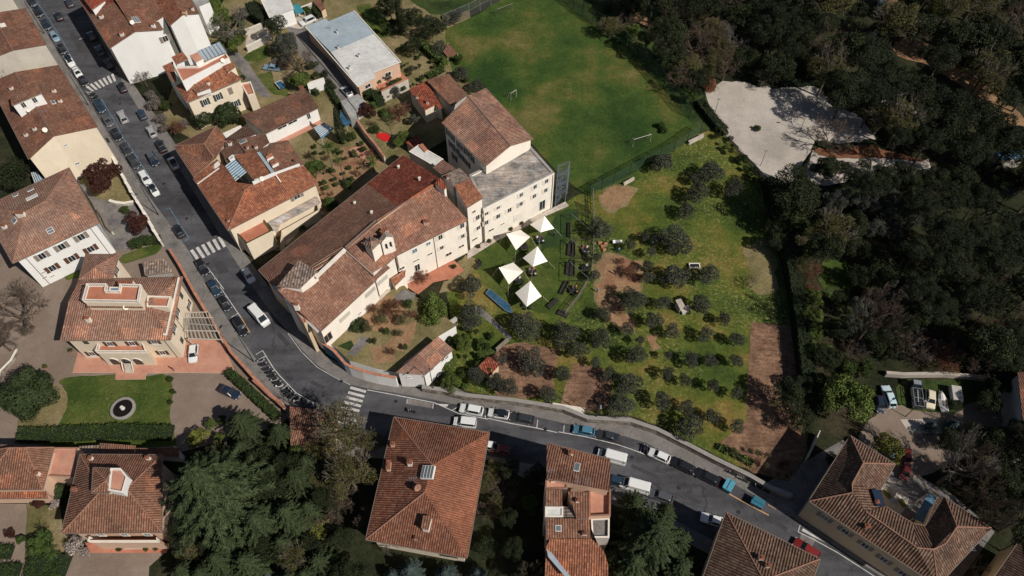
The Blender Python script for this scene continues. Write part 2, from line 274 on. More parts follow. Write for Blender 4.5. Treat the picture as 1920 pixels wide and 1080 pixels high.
# ---------------------------------------------------------------- ground sheets
LV = [0.0]
def organic(pts, amp, seed=0):
    out = []; rr = random.Random(seed); n = len(pts)
    for i in range(n):
        a, b = pts[i], pts[(i + 1) % n]; L = (b - a).length; k = max(1, int(L / 1.6))
        for j in range(k):
            p = a.lerp(b, j / k); out.append(p + Vector((rr.uniform(-amp, amp), rr.uniform(-amp, amp), 0)))
    return out
def smooth_poly(pts, it=2):
    for _ in range(it):
        q = []
        for i in range(len(pts)):
            a, b = pts[i], pts[(i + 1) % len(pts)]; q += [a.lerp(b, .25), a.lerp(b, .75)]
        pts = q
    return pts
def sheet(name, f, pts, mat, lv=1, org=0, round_=0, th=0, h=0, side=None, parent=None):
    LV[0] += .0002; z = h + lv * .012 + LV[0] * .1 + th; P = [G(*f(*p), h) for p in pts]
    if round_: P = smooth_poly(P, round_)
    if org: P = organic(P, org, len(pts))
    P = [Vector((p.x, p.y, z)) for p in P]
    if sum(P[i].x * P[(i+1) % len(P)].y - P[(i+1) % len(P)].x * P[i].y for i in range(len(P))) < 0: P.reverse()
    mb = MB()
    if th: mb.prism(P, th + .05, 0, None, 1 if side else None)
    else: mb.poly(P)
    o = mb.build(name, [M[mat]] + ([M[side]] if side else []), parent)
    if parent is None: tag(o, kind='structure')
    return o
# ---------------------------------------------------------------- buildings
def newell(P):
    n = Vector((0, 0, 0))
    for i in range(len(P)):
        a, b = P[i], P[(i + 1) % len(P)]; n += Vector(((a.y - b.y) * (a.z + b.z), (a.z - b.z) * (a.x + b.x), (a.x - b.x) * (a.y + b.y)))
    return n.normalized()
def inset(P, o):
    n = len(P); area = sum(P[i].x * P[(i + 1) % n].y - P[(i + 1) % n].x * P[i].y for i in range(n))
    if area < 0: P = P[::-1]
    out = []
    for i in range(n):
        a, b, c = P[i - 1], P[i], P[(i + 1) % n]; d1 = Vector((b.x - a.x, b.y - a.y)).normalized(); d2 = Vector((c.x - b.x, c.y - b.y)).normalized()
        n1, n2 = Vector((-d1.y, d1.x)), Vector((-d2.y, d2.x)); k = 1 + n1.dot(n2)
        m = (n1 + n2) / max(k, .35); out.append(Vector((b.x + m.x * o, b.y + m.y * o, b.z)))
    return out
class Bld:
    def __init__(s, name, label, cat, f, loc, group=None):
        s.f = f; p = G(*f(*loc[:2]), loc[2] if len(loc) > 2 else 0); s.root = empty(name, (p.x, p.y, 0), label, cat, group); s.roofs = []; s.walls = []; s.roof = None; s.wall = None; s.eaves = []
    def p(s, v): return V(s.f, v)
    def roof_faces(s, faces, mat, th=.16, caps='cap', name='roof', gut=True, ridges=True, turn=False):
        mb = MB(); FP = []
        for fc in faces:
            P = [s.p(v) for v in fc]; n = newell(P)
            if n.z < 0: P.reverse(); n = -n
            g = Vector((n.x, n.y, 0))
            g = Vector((0, 1, 0)) if g.length < .02 else g.normalized()
            t = Vector((-g.y, g.x, 0)); sdn = n.cross(t).normalized(); uv = [(p.dot(t) + 500, p.dot(sdn) + 500) for p in P]
            if turn: uv = [(b, a) for a, b in uv]
            from mathutils.geometry import tessellate_polygon
            for tr in tessellate_polygon([P]):
                A, B_, C_ = tr
                if (P[B_] - P[A]).cross(P[C_] - P[A]).z < 0: A, B_, C_ = C_, B_, A
                mb.poly([P[A], P[B_], P[C_]], 0, [uv[A], uv[B_], uv[C_]]); dz = Vector((0, 0, th)); mb.poly([P[C_] - dz, P[B_] - dz, P[A] - dz])
            for i in range(len(P)): a_, b_ = P[i], P[(i + 1) % len(P)]; mb.poly([a_, a_ - dz, b_ - dz, b_])
            FP.append((P, n)); s.roofs.append((P, n))
        ed = {}
        for k, fc in enumerate(faces):
            for i in range(len(fc)):
                a, b = fc[i], fc[(i + 1) % len(fc)]; ed.setdefault(frozenset((a, b)), []).append((k, a, b))
        rf = mb.build(name, M[mat], s.root)
        if s.roof is None: s.roof = rf
        caps_ = []; gb = MB()
        for e, l in ed.items():
            k, a, b = l[0]; A, B = s.p(a), s.p(b)
            if len(l) == 2:
                n1, n2 = FP[l[0][0]][1], FP[l[1][0]][1]; c1 = sum(FP[l[0][0]][0], Vector()) / len(FP[l[0][0]][0]); c2 = sum(FP[l[1][0]][0], Vector()) / len(FP[l[1][0]][0])
                if (c2 - c1).dot(n1) < -.01: caps_.append((a, b))
            elif abs(a[2] - b[2]) < .35 and (A - B).length > 1.5:
                o = (A + B) / 2 - sum(FP[k][0], Vector()) / len(FP[k][0]); o.z = 0
                n = FP[k][1]
                if n.x * o.x + n.y * o.y > 0 and gut:
                    d = (B - A).normalized(); q = Vector((n.x, n.y, 0)); q = q.normalized() * .08 if q.length > .01 else q; gb.tube([A + q - Vector((0, 0, .08)), B + q - Vector((0, 0, .08))], .075, 6)
        while ridges and caps_:
            grp_ = [caps_.pop()]; pts_ = set(grp_[0]); ch_ = True
            while ch_:
                ch_ = False
                for e_ in list(caps_):
                    if e_[0] in pts_ or e_[1] in pts_: caps_.remove(e_); grp_.append(e_); pts_ |= set(e_); ch_ = True
            cb = MB(); [cb.tube([s.p(x_) + Vector((0, 0, .02)), s.p(y_) + Vector((0, 0, .02))], .11, 6) for x_, y_ in grp_]; cb.build('ridge_cap', M[caps], rf)
        if gb.f: gb.build('gutter', M['gutter'], rf)
        return rf
    def wall_ring(s, ring, mat, base=0, o=.4, name='wall', top=.14):
        P = inset([s.p(v) for v in ring], o); mb = MB(); n = len(P)
        for i in range(n):
            a, b = P[i], P[(i + 1) % n]; A, B = Vector((a.x, a.y, a.z - top)), Vector((b.x, b.y, b.z - top)); a0, b0 = Vector((a.x, a.y, base)), Vector((b.x, b.y, base))
            mb.poly([a0, b0, B, A]); d = (b0 - a0); nn = Vector((d.y, -d.x, 0)).normalized(); s.walls.append((a0, b0, A.z, B.z, nn))
        w = mb.build(name, M[mat], s.root)
        if s.wall is None: s.wall = w
        return w
    def block(s, ring, floor_mat, wall_mat, base=0, par=0, coping='trim', name='roof', pw=.25, o=0):   # flat-topped block, parapet of height par
        P = [s.p(v) for v in ring]
        if sum(P[i].x * P[(i+1) % len(P)].y - P[(i+1) % len(P)].x * P[i].y for i in range(len(P))) < 0: ring = ring[::-1]; P.reverse()
        s.wall_ring(ring, wall_mat, base, o, top=-.0 if not par else 0)
        Q = inset(P, .02); mb = MB(); mb.prism([q + Vector((0, 0, .02)) for q in Q], .15); r = mb.build(name, M[floor_mat], s.root)
        if s.roof is None: s.roof = r
        s.roofs.append(([q + Vector((0, 0, .02)) for q in Q], Vector((0, 0, 1))))
        if par:
            I = inset(P, pw); mb = MB()
            for i in range(len(P)):
                j = (i + 1) % len(P); a, b, c, d = P[i], P[j], I[j], I[i]; up = Vector((0, 0, par))
                mb.poly([a, b, b + up, a + up]); mb.poly([c, d, d + up, c + up]); mb.poly([a + up, b + up, c + up, d + up], 1)
            mb.build('parapet', [M[wall_mat], M[coping]], s.root)
        return r
    def rayhit_wall(s, px, py):
        d = ray(px, py); best = None
        for a, b, za, zb, n in s.walls:
            dn = d.dot(n)
            if dn > -1e-4: continue
            t = (a - O3).dot(n) / dn; h = O3 + d * t; e = b - a; L = e.length; k = (h - a).dot(e) / (L * L)
            if -.02 <= k <= 1.02 and a.z - .3 < h.z < za + (zb - za) * k + .6 and (best is None or t < best[0]): best = (t, h, n, e.normalized())
        return best
    def rayhit_roof(s, px, py):
        d = ray(px, py); best = None
        for P, n in s.roofs:
            dn = d.dot(n); t = (P[0] - O3).dot(n) / dn; h = O3 + d * t; ins = False; j = len(P) - 1
            for i in range(len(P)):
                if (P[i].y > h.y) != (P[j].y > h.y) and h.x < (P[j].x - P[i].x) * (h.y - P[i].y) / (P[j].y - P[i].y) + P[i].x: ins = not ins
                j = i
            if ins and (best is None or h.z > best[0].z): best = (h, n)
        return best
    def win(s, x, y, w=1.1, h=1.6, shut='shut', closed=False, f=None, door=False, frame='frame', sill=True, pane='glass'):
        q = s.rayhit_wall(*(f or s.f)(x, y))
        if not q: print('NOWALL', s.root.name, x, y); return
        t, c, n, e = q; c = c + n * .01; up = Vector((0, 0, 1)); mb = MB()
        def panel(cx, cz, ww, hh, th, m_=mb, z=0):
            a = c + e * (cx - ww / 2) + up * (cz - hh / 2) + n * z; P = [a, a + e * ww, a + e * ww + up * hh, a + up * hh]; Q = [p + n * th for p in P]; m_.poly(Q); m_.poly(P[::-1])
            for i in range(4): j = (i + 1) % 4; m_.poly([P[i], P[j], Q[j], Q[i]])
        fw = .09
        if closed:
            panel(0, 0, w, h, .07); o = mb.build('shutter' if not door else 'door', M[shut], s.wall)
            return o
        panel(-w/2 + fw/2, 0, fw, h, .07); panel(w/2 - fw/2, 0, fw, h, .07); panel(0, h/2 - fw/2, w - 2*fw, fw, .07); panel(0, -h/2 + fw/2, w - 2*fw, fw, .07); panel(0, 0, .06, h - 2*fw, .06)
        if sill and not door: panel(0, -h/2 - .05, w + .2, .08, .14)
        o = mb.build('door' if door else 'window', M[frame], s.wall)
        mp = MB(); panel(0, 0, w - 2*fw, h - 2*fw, .03, mp); mp.build('pane', M[pane], o)
        if shut and not door:
            for k in (-1, 1): ms = MB(); panel(k * (w * .75 + .03), 0, w / 2, h, .05, ms, .01); ms.build('shutter', M[shut], o)
        return o
    def pipe(s, x, y, f=None, mat='gutter'):
        q = s.rayhit_wall(*(f or s.f)(x, y))
        if not q: print('NOPIPE', s.root.name, x, y); return
        t, c, n, e = q; w = min(s.walls, key=lambda w: abs((c - w[0]).dot(w[4])) + (0 if w[4].dot(n) > .99 else 99)); m = MB(); m.tube([Vector((c.x, c.y, w[0].z)) + n * .09, Vector((c.x, c.y, min(w[2], w[3]) - .1)) + n * .09], .06, 6); m.build('downpipe', M[mat], s.wall)
    def chimney(s, x, y, w=.7, d=.5, h=1.2, mat='tan', f=None, cap='tile_orange', rot=0):
        q = s.rayhit_roof(*(f or s.f)(x, y))
        if not q: print('NOROOF', s.root.name, x, y); return
        p, n = q; mb = MB(); mb.box(p - Vector((0, 0, .5)), w, d, h + .5, rot); c = mb.build('chimney', M[mat], s.roof)
        mb = MB(); mb.box(p + Vector((0, 0, h)), w + .16, d + .16, .09, rot); mb.box(p + Vector((0, 0, h + .09)), w * .6, d * .5, .22, rot, taper=.6); mb.build('chimney_cap', M[cap], c)
    def skylight(s, x, y, w=.9, l=1.3, f=None, rot=None, bars=0, pane='greyglass', z=.12):
        q = s.rayhit_roof(*(f or s.f)(x, y))
        if not q: print('NOROOF', s.root.name, x, y); return
        p, n = q; g = Vector((n.x, n.y, 0)); g = Vector((0, 1, 0)) if g.length < .02 else g.normalized(); t = Vector((-g.y, g.x, 0))
        if rot is not None: t = Vector((math.cos(rot), math.sin(rot), 0)); t = (t - n * t.dot(n)).normalized()
        u = n.cross(t).normalized(); T = Matrix((t, u, n)).transposed(); mb = MB(); mb.box(p, w, l, z, tilt=T)
        o = mb.build('skylight', M['frame'], s.roof); mb = MB(); mb.box(p + n * z, w - .16, l - .16, .02, tilt=T); o2 = mb.build('pane', M[pane], o)
        for k in range(bars):
            mb = MB(); mb.box(p + n * (z + .02) + u * ((k + 1) / (bars + 1) - .5) * l, w, .08, .04, tilt=T); mb.build('glazing_bar', M['frame'], o)
    def dormer(s, f, front, back, h, roof='tile', wall='white', over=.25):   # a small box on the roof: front (2 pts) and back (2 pts) of its top
        ring = [(*front[0], h), (*front[1], h), (*back[1], h + .5), (*back[0], h + .5)]; g = s.f; s.f = f; keep = s.wall
        s.wall_ring(ring, wall, max(0, h - 2.6), over, 'dormer_wall'); s.roof_faces([ring], roof, .12, name='dormer_roof'); s.f = g
    def antenna(s, x, y, f=None, h=2.2):
        q = s.rayhit_roof(*(f or s.f)(x, y))
        if not q: return
        p, n = q; mb = MB(); mb.tube([p, p + Vector((0, 0, h))], .03, 5); a = random.uniform(0, 3)
        for k in range(5): c = p + Vector((0, 0, h - .1)) + Vector((math.cos(a), math.sin(a), 0)) * (k - 2) * .28; e = Vector((-math.sin(a), math.cos(a), 0)) * (.5 - .06 * k); mb.bar(c - e, c + e, .03)
        mb.bar(p + Vector((0, 0, h - .1)) - Vector((math.cos(a), math.sin(a), 0)) * .6, p + Vector((0, 0, h - .1)) + Vector((math.cos(a), math.sin(a), 0)) * .6, .035); mb.build('antenna', M['metal'], s.roof)
    def dish(s, x, y, f=None, r=.5, mat='trim'):
        q = s.rayhit_roof(*(f or s.f)(x, y)) or s.rayhit_wall(*(f or s.f)(x, y))
        if not q: print('NODISH', s.root.name, x, y); return
        p = q[0] if isinstance(q[0], Vector) else q[1]; mb = MB(); mb.smooth = True; c = p + Vector((.1, -.1, .9)); ax = Vector((.6, -.6, .55)).normalized(); u = ax.cross(Vector((0, 0, 1))).normalized(); w = u.cross(ax)
        rings = [[c + (u * math.cos(a * math.pi / 8) + w * math.sin(a * math.pi / 8)) * rr * r + ax * (rr * rr * .25 * r) for a in range(16)] for rr in (.02, .4, .75, 1)]
        for i in range(3):
            for k in range(16): mb.poly([rings[i][k], rings[i][(k + 1) % 16], rings[i + 1][(k + 1) % 16], rings[i + 1][k]])
        mb.tube([p - Vector((0, 0, .2)), c], .04, 6); mb.tube([c, c + ax * r * .9], .02, 5); mb.build('satellite_dish', M[mat], s.roof or s.root)
def wallrun(name, label, cat, f, pts, h, w=.3, mat='stone', cap=None, base=0, group=None, posts=0, postmat='trim', ph=None):
    P = [G(*f(*p), base if ph is None else ph) for p in pts]; P = [Vector((p.x, p.y, base)) for p in P]; root = empty(name, P[0], label, cat, group); mb = MB(); mc = MB(); n = len(P); L = []; Rr = []
    for i, p in enumerate(P):
        d1 = (P[i] - P[i - 1]).normalized() if i else None; d2 = (P[i + 1] - P[i]).normalized() if i < n - 1 else None; d = ((d1 or d2) + (d2 or d1)).normalized(); q = Vector((-d.y, d.x, 0)) * w / 2; L.append(p + q); Rr.append(p - q)
    up = Vector((0, 0, h))
    for i in range(n - 1):
        a, b, c, d = L[i], L[i + 1], Rr[i + 1], Rr[i]
        mb.poly([a, b, b + up, a + up][::-1]); mb.poly([c, d, d + up, c + up][::-1]); mb.poly([a + up, b + up, c + up, d + up][::-1])
        k = 1 + .12 / w
        if cap:
            A = [x + up for x in (a, b, c, d)]; ce = [(A[0] + A[3]) / 2, (A[1] + A[2]) / 2]; Q = [ce[0] + (A[0] - ce[0]) * k, ce[1] + (A[1] - ce[1]) * k, ce[1] + (A[2] - ce[1]) * k, ce[0] + (A[3] - ce[0]) * k]
            mc.prism([q + Vector((0, 0, .085)) for q in Q[::-1]], .08)
    mb.poly([L[0], L[0] + up, Rr[0] + up, Rr[0]]); mb.poly([L[-1], Rr[-1], Rr[-1] + up, L[-1] + up])
    mb.build('wall_body', M[mat], root)
    if cap: mc.build('coping', M[cap], root)
    if posts:
        for i in range(n - 1):
            k = max(1, int((P[i + 1] - P[i]).length / posts))
            for j in range(k): q = P[i].lerp(P[i + 1], j / k); m = MB(); m.box(q, w + .25, w + .25, h + .25, math.atan2((P[i+1]-P[i]).y, (P[i+1]-P[i]).x)); m.build('pillar', M[postmat], root)
    return root
# ---------------------------------------------------------------- foliage
def quads_mesh(name, C, Nn, size, mats, seed=0, asp=.6, T=None):
    rg = np.random.default_rng(seed); n = len(C); Nn = Nn / (np.linalg.norm(Nn, axis=1, keepdims=True) + 1e-9)
    r = rg.normal(size=(n, 3)); t = np.cross(Nn, r) if T is None else T + r * .12; t /= np.linalg.norm(t, axis=1, keepdims=True) + 1e-9; b = np.cross(Nn, t)
    s = (np.asarray(size) * rg.uniform(.55, 1.35, n))[:, None]
    v = np.stack([C + t * s, C + b * s * asp, C - t * s, C - b * s * asp], 1).reshape(-1, 3)
    verts = v.tolist(); faces = [[4*i, 4*i+1, 4*i+2, 4*i+3] for i in range(n)]
    me = bpy.data.meshes.new(name); me.from_pydata(verts, [], faces)
    for m in (mats if isinstance(mats, list) else [mats]): me.materials.append(m)
    me.update(); return me
def crown_blobs(seed, n, leaf_r, nb=22, br=(.26, .42), flat=.75, low=-.35, up=.35, jit=.55, gap=.0, fill=.15):
    rg = np.random.default_rng(seed); B = []
    while len(B) < nb:
        d = rg.normal(size=3); d /= np.linalg.norm(d)
        if d[2] < low: continue
        q = rg.uniform(.35, .8) if len(B) > nb * fill else rg.uniform(0, .35); B.append((*(d * q * [1, 1, flat]), rg.uniform(*br)))
    B = np.array(B); w = B[:, 3] ** 2; idx = rg.choice(nb, n, p=w / w.sum()); d = rg.normal(size=(n, 3)); d[:, 2] += up; d /= np.linalg.norm(d, axis=1, keepdims=True)
    C = B[idx, :3] + d * B[idx, 3:4] * rg.uniform(.72, 1.08, (n, 1)) * [1, 1, .9]
    keep = np.ones(n, bool)
    for k in range(nb): keep &= ~((np.linalg.norm((C - B[k, :3]) / [1, 1, .9], axis=1) < B[k, 3] * .7))
    C = C[keep]; d = d[keep]; return C, d + rg.normal(size=d.shape) * jit
TREE = {}
def reg(kind, me, trunk=None, h0=.8, twig=None): TREE.setdefault(kind, []).append((me, trunk, h0, twig))
def branch_mesh(name, mat, seed, depth=4, spread=.55, n0=6, r0=.03, upb=.25, tw=.006, l0=.55, kids=(3, 4), trunk=True, base=-.9, thick=1):
    rr = random.Random(seed); mb = MB()
    def rec(p, d, L, r, k):
        e = p + d * L; mid = p.lerp(e, .5) + Vector((rr.uniform(-1, 1), rr.uniform(-1, 1), rr.uniform(-.5, .5))) * L * .08
        mb.tube([p, mid, e], [r, r * .8, r * .6], 5 if k > 2 else 3, cap=False)
        if k == 0: return
        for _ in range(rr.randint(*kids)):
            nd = (d + Vector((rr.gauss(0, 1), rr.gauss(0, 1), rr.gauss(0, .6) + upb)) * spread).normalized(); rec(p.lerp(e, rr.uniform(.5, 1)), nd, L * rr.uniform(.55, .8), max(tw, r * .55), k - 1)
    if trunk: mb.tube([(0, 0, base), (.02, .01, base * .5), (0, 0, -.25)], [r0 * 2.4 * thick, r0 * 1.9 * thick, r0 * 1.6 * thick], 7)
    for i in range(n0):
        a = 2 * math.pi * i / n0 + rr.uniform(-.4, .4); rec(Vector((0, 0, -.3 + rr.uniform(0, .15))), Vector((math.cos(a), math.sin(a), rr.uniform(.35, 1.1))).normalized(), l0, r0, depth)
    o = mb.build(name, mat, None, True); me = o.data; bpy.data.objects.remove(o); return me
def trunkmesh(name, mat, hh, r=.035, limbs=5, seed=0):
    rr = random.Random(seed); mb = MB(); mb.tube([(0, 0, -hh), (.03, .02, -hh * .55), (-.02, .01, -.15)], [r * 1.5, r * 1.1, r * .8], 8)
    for i in range(limbs):
        a = 2 * math.pi * i / limbs + rr.uniform(-.3, .3); z = -.35 * hh + rr.uniform(-.1, .15); q = Vector((math.cos(a), math.sin(a), 0)); mb.tube([(0, 0, z), q * .25 + Vector((0, 0, z + .2)), q * .55 + Vector((0, 0, z + .42))], [r * .7, r * .5, r * .2], 5)
    o = mb.build(name, mat, None, True); me = o.data; bpy.data.objects.remove(o); return me
for i in range(4):
    C, d = crown_blobs(20 + i, 6500, .05, 24 + 3 * i, (.13, .38), .75, -.5, .2, 1.0, fill=.1); reg('olive', quads_mesh('olive_crown', C, d, .048, M['l_olive'], i, .45), trunkmesh('olive_trunk', M['bark'], 1.1, .06, 5, i), 1.0)
for i in range(4):
    C, d = crown_blobs(40 + i, 22000, .03, 46, (.20, .30), .42, -.1, .5, .55, fill=.35); reg('pine', quads_mesh('pine_crown', C, d, .028, M['l_pine'], i, .5), trunkmesh('pine_trunk', M['bark'], 1.7, .035, 7, i), 1.6)
for i in range(4):
    C, d = crown_blobs(60 + i, 11000, .04, 30, (.20, .34), .85, -.35, .4, .6); reg('dark', quads_mesh('dark_crown', C, d, .036, M['l_dark'], i, .6), trunkmesh('dark_trunk', M['bark'], 1.3, .04, 5, i), 1.2)
for i in range(3):
    C, d = crown_blobs(80 + i, 10000, .04, 26, (.18, .36), .8, -.3, .4, .7); reg('grey', quads_mesh('grey_crown', C, d, .038, M['l_grey'], i, .45), trunkmesh('grey_trunk', M['bark'], 1.3, .04, 5, i), 1.1)
for i in range(3):
    C, d = crown_blobs(100 + i, 9000, .05, 30, (.16, .34), .85, -.3, .4, .6); reg('green', quads_mesh('green_crown', C, d, .042, M['l_green'], i, .6), trunkmesh('green_trunk', M['bark'], 1.3, .04, 6, i), 1.1)
for i in range(2):
    C, d = crown_blobs(110 + i, 14000, .05, 20, (.28, .40), .85, -.6, .3, .4); reg('magnolia', quads_mesh('glossy_crown', C, d, .045, M['l_mag'], i, .6), trunkmesh('trunk', M['bark'], 1.0, .04, 4, i), .9)
    C, d = crown_blobs(115 + i, 24000, .05, 70, (.30, .36), .8, -.5, .3, .35, fill=.3); reg('round', quads_mesh('dense_round_crown', C, d, .05, M['l_round'], i, .6), trunkmesh('trunk', M['bark'], 1.0, .05, 5, i), .9)
    C, d = crown_blobs(120 + i, 10000, .05, 30, (.16, .30), .9, -.4, .3, .8); reg('plum', quads_mesh('plum_crown', C, d, .045, M['l_plum'], i, .5), trunkmesh('plum_trunk', M['bark'], 1.1, .04, 5, i), .9)
    C, d = crown_blobs(125 + i, 12000, .05, 30, (.14, .34), .9, -.4, .3, 1); reg('autumn', quads_mesh('autumn_crown', C, d, .026, M['l_autumn'], i, .5), branch_mesh('autumn_branches', M['barkl'], i + 3, 3, .6, 6, .025, tw=.007), 1.0)
    C, d = crown_blobs(130 + i, 3600, .05, 24, (.2, .34), .8, -.4, .3, 1); reg('blossom', quads_mesh('blossom_crown', C, d, .055, M['l_blossom'], i, .6), branch_mesh('blossom_branches', M['twig'], i + 7, 3, .6, 6, .02, tw=.008), .9)
    C, d = crown_blobs(135 + i, 6500, .05, 26, (.2, .34), .8, -.4, .4, .6); reg('yellow', quads_mesh('yellow_green_crown', C, d, .045, M['l_yel'], i, .6), branch_mesh('yellow_branches', M['bark'], i + 9, 2, .6, 6, .025, tw=.008), 1.0)
    C, d = crown_blobs(140 + i, 4200, .05, 24, (.2, .36), .7, -.4, .4, 1); reg('climber', quads_mesh('climber_crown', C, d, .06, M['l_wis'], i, .5), branch_mesh('climber_stems', M['twig'], i + 12, 2, .7, 7, .02, tw=.01), .8)
    C, d = crown_blobs(145 + i, 5000, .05, 24, (.2, .36), .7, -.4, .4, .7); reg('shrub', quads_mesh('shrub_crown', C, d, .058, M['l_hedge'], i, .6), trunkmesh('shrub_stem', M['bark'], .8, .05, 5, i), .7)
    C, d = crown_blobs(150 + i, 3200, .05, 22, (.16, .34), .8, -.4, .4, 1.2); reg('rust', quads_mesh('russet_crown', C, d, .038, M['l_rust'], i, .5), branch_mesh('russet_branches', M['twigr'], i + 15, 4, .6, 7, .022, tw=.006), .9)
    C, d = crown_blobs(155 + i, 7000, .05, 24, (.2, .34), .8, -.3, .4, .7); reg('blue', quads_mesh('blue_crown', C, d, .04, M['l_blue'], i, .35), trunkmesh('trunk', M['bark'], 1.3, .04, 5, i), 1.1)
for i in range(3):
    reg('bare', branch_mesh('bare_branches', M['twig'], 30 + i, 5, .50, 7, .026, tw=.0048, kids=(3, 3)), None, .9)
    reg('baregrey', branch_mesh('bare_grey_branches', M['twigg'], 40 + i, 5, .52, 6, .028, tw=.0045, kids=(3, 3)), None, .9)
def cedar(seed, mat, fr_n=130, H=1.5, droop=.20, leafn=190, spread=.060, ls=.05, pw=.7):
    rg = np.random.default_rng(seed); C = []; D = []; TT_ = []
    for k in range(fr_n):
        z = (k + rg.uniform(0, 1)) / fr_n; a = k * 2.39996 + rg.uniform(-.25, .25); Lr = ((1 - z) ** pw) * rg.uniform(.72, 1.05) + .05; dx, dy = math.cos(a), math.sin(a)
        t = rg.uniform(.12, 1, leafn) ** .8; side = rg.normal(size=leafn) * spread * (1.08 - t) * min(1, Lr + .3); br = rg.integers(0, 5, leafn); side = side + ((br - 2) * .055 * (t * 5 % 1) * (1.2 - t)) * Lr * 1.3; zz = (z - .38) * H + .12 * t * Lr - droop * t * t * Lr
        C.append(np.stack([dx * t * Lr - dy * side, dy * t * Lr + dx * side, zz + rg.normal(size=leafn) * .014 - abs(side) * .35], 1))
        sg = np.sign(side + rg.normal(size=leafn) * .02); TT_.append(np.stack([dx * .8 - dy * sg * .6, dy * .8 + dx * sg * .6, np.full(leafn, -.25)], 1))
        D.append(np.stack([np.full(leafn, dx * .25), np.full(leafn, dy * .25), np.ones(leafn)], 1) + rg.normal(size=(leafn, 3)) * .35)
    return np.concatenate(C), np.concatenate(D), np.concatenate(TT_)
for i in range(3):
    C, d, tt = cedar(i, None); reg('cedar', quads_mesh('cedar_crown', C, d, .042, M['l_cedar'], i, .17, T=tt), trunkmesh('cedar_trunk', M['bark'], 1.0, .04, 0, i), 1.0)
    C, d, tt = cedar(10 + i, None, 120, 1.7, .15, 110, .09); reg('fir', quads_mesh('fir_crown', C, d, .055, M['l_blue'], i, .2, T=tt), trunkmesh('fir_trunk', M['bark'], 1.0, .04, 0, i), 1.1)
def cyp(seed, mat, n=5200):
    rg = np.random.default_rng(seed); z = rg.uniform(0, 1, n); a = rg.uniform(0, 2 * math.pi, n); rr = np.interp(z, [0, .12, .45, .8, 1], [.75, 1, .95, .5, .03]) * rg.uniform(.72, 1.06, n) * (1 + .12 * np.sin(a * 5 + z * 9))
    return np.stack([np.cos(a) * rr, np.sin(a) * rr, z * 8 - 1], 1), np.stack([np.cos(a), np.sin(a), np.full(n, .5)], 1) + rg.normal(size=(n, 3)) * .5
for i in range(2): C, d = cyp(i, None); reg('cypress', quads_mesh('cypress_crown', C, d, .13, M['l_dark'], i, .4), trunkmesh('cypress_trunk', M['bark'], 1.6, .12, 0, i), 1.6)
def palm_mesh(seed):
    rr = random.Random(seed); mb = MB()
    for k in range(26):
        a = k * 2.4; el = rr.uniform(-.2, 1.2); p = Vector((0, 0, 0)); d = Vector((math.cos(a) * math.cos(el), math.sin(a) * math.cos(el), math.sin(el)))
        for j in range(9):
            q = p + d * .13; s = Vector((-math.sin(a), math.cos(a), 0)); w = .17 * math.sin((j + 1.2) / 10 * math.pi)
            for sg in (-1, 1):
                for u in (0, .5): b0 = p.lerp(q, u); mb.poly([b0, b0.lerp(q, .45), b0 + s * sg * w + d * .09 - Vector((0, 0, w * .45))])
            p = q; d = (d - Vector((0, 0, .14))).normalized()
    o = mb.build('palm_crown', M['l_mag'], None, True); me = o.data; bpy.data.objects.remove(o); return me
for i in range(2): reg('palm', palm_mesh(i), trunkmesh('palm_trunk', M['barkl'], 1.0, .07, 0, i), 1.0)
NAMES = dict(olive=('olive_tree', 'tree'), pine=('stone_pine', 'tree'), dark=('evergreen_tree', 'tree'), grey=('holm_oak', 'tree'), green=('leafy_tree', 'tree'), magnolia=('glossy_tree', 'tree'), round=('rounded_tree', 'tree'), plum=('purple_plum_tree', 'tree'), autumn=('budding_tree', 'tree'), blossom=('blossom_tree', 'tree'), yellow=('spring_tree', 'tree'), climber=('climbing_shrub', 'plant'), shrub=('garden_shrub', 'bush'), rust=('russet_tree', 'tree'), blue=('blue_green_tree', 'tree'), bare=('bare_tree', 'tree'), baregrey=('bare_tree', 'tree'), cedar=('cedar_tree', 'tree'), fir=('blue_fir_tree', 'tree'), cypress=('cypress_tree', 'tree'), palm=('palm_tree', 'palm'))
CNT = {}
def tree(kind, px, py, rpx, h=None, label=None, group=None, zs=1.0, ground_=0, hc=None, f=F1, desc=None):
    """px,py = middle of the crown in the photo, rpx = its half-width in pixels, h = crown centre height in metres"""
    px, py = f(px, py); i = CNT.get(kind, 0); CNT[kind] = i + 1; me, tr, h0, _ = TREE[kind][i % len(TREE[kind])]
    s0 = ppm(px, py, ground_ + 3); r = rpx / s0 * (.86 if kind not in ('plum', 'round', 'cedar', 'fir', 'cypress', 'palm', 'bare', 'baregrey') else 1); hh = h if h is not None else r * h0 * zs; hh = max(hh, r * .5); p = G(px, py, ground_ + hh)
    root = empty(NAMES[kind][0], (p.x, p.y, ground_)); root.rotation_euler.z = random.Random(i * 7 + 3).uniform(0, 6.28)
    c = bpy.data.objects.new('crown' if kind not in ('bare', 'baregrey') else 'branches', me); COL.objects.link(c); c.parent = root; c.location = (0, 0, hh); c.scale = (r, r, r * zs)
    if tr:
        t = bpy.data.objects.new('trunk' if tr.name.find('branch') < 0 and tr.name.find('stem') < 0 else 'branches', tr); COL.objects.link(t); t.parent = root; t.location = (0, 0, hh); zb = -min(v.co.z for v in tr.vertices) if not tr.get('zb') else tr['zb']; tr['zb'] = zb; t.scale = (r, r, hh / zb)
    else:
        zb = -min(v.co.z for v in me.vertices) if not me.get('zb') else me['zb']; me['zb'] = zb; c.scale = (r, r, max(r, hh / zb))
    tag(root, label, NAMES[kind][1], group)
    if label is None:
        size = 'small' if r < 2.0 else ('large' if r > 4.2 else 'medium-sized'); auto(root, f"{size} {desc or DESC[kind]}", px, py)
    return root
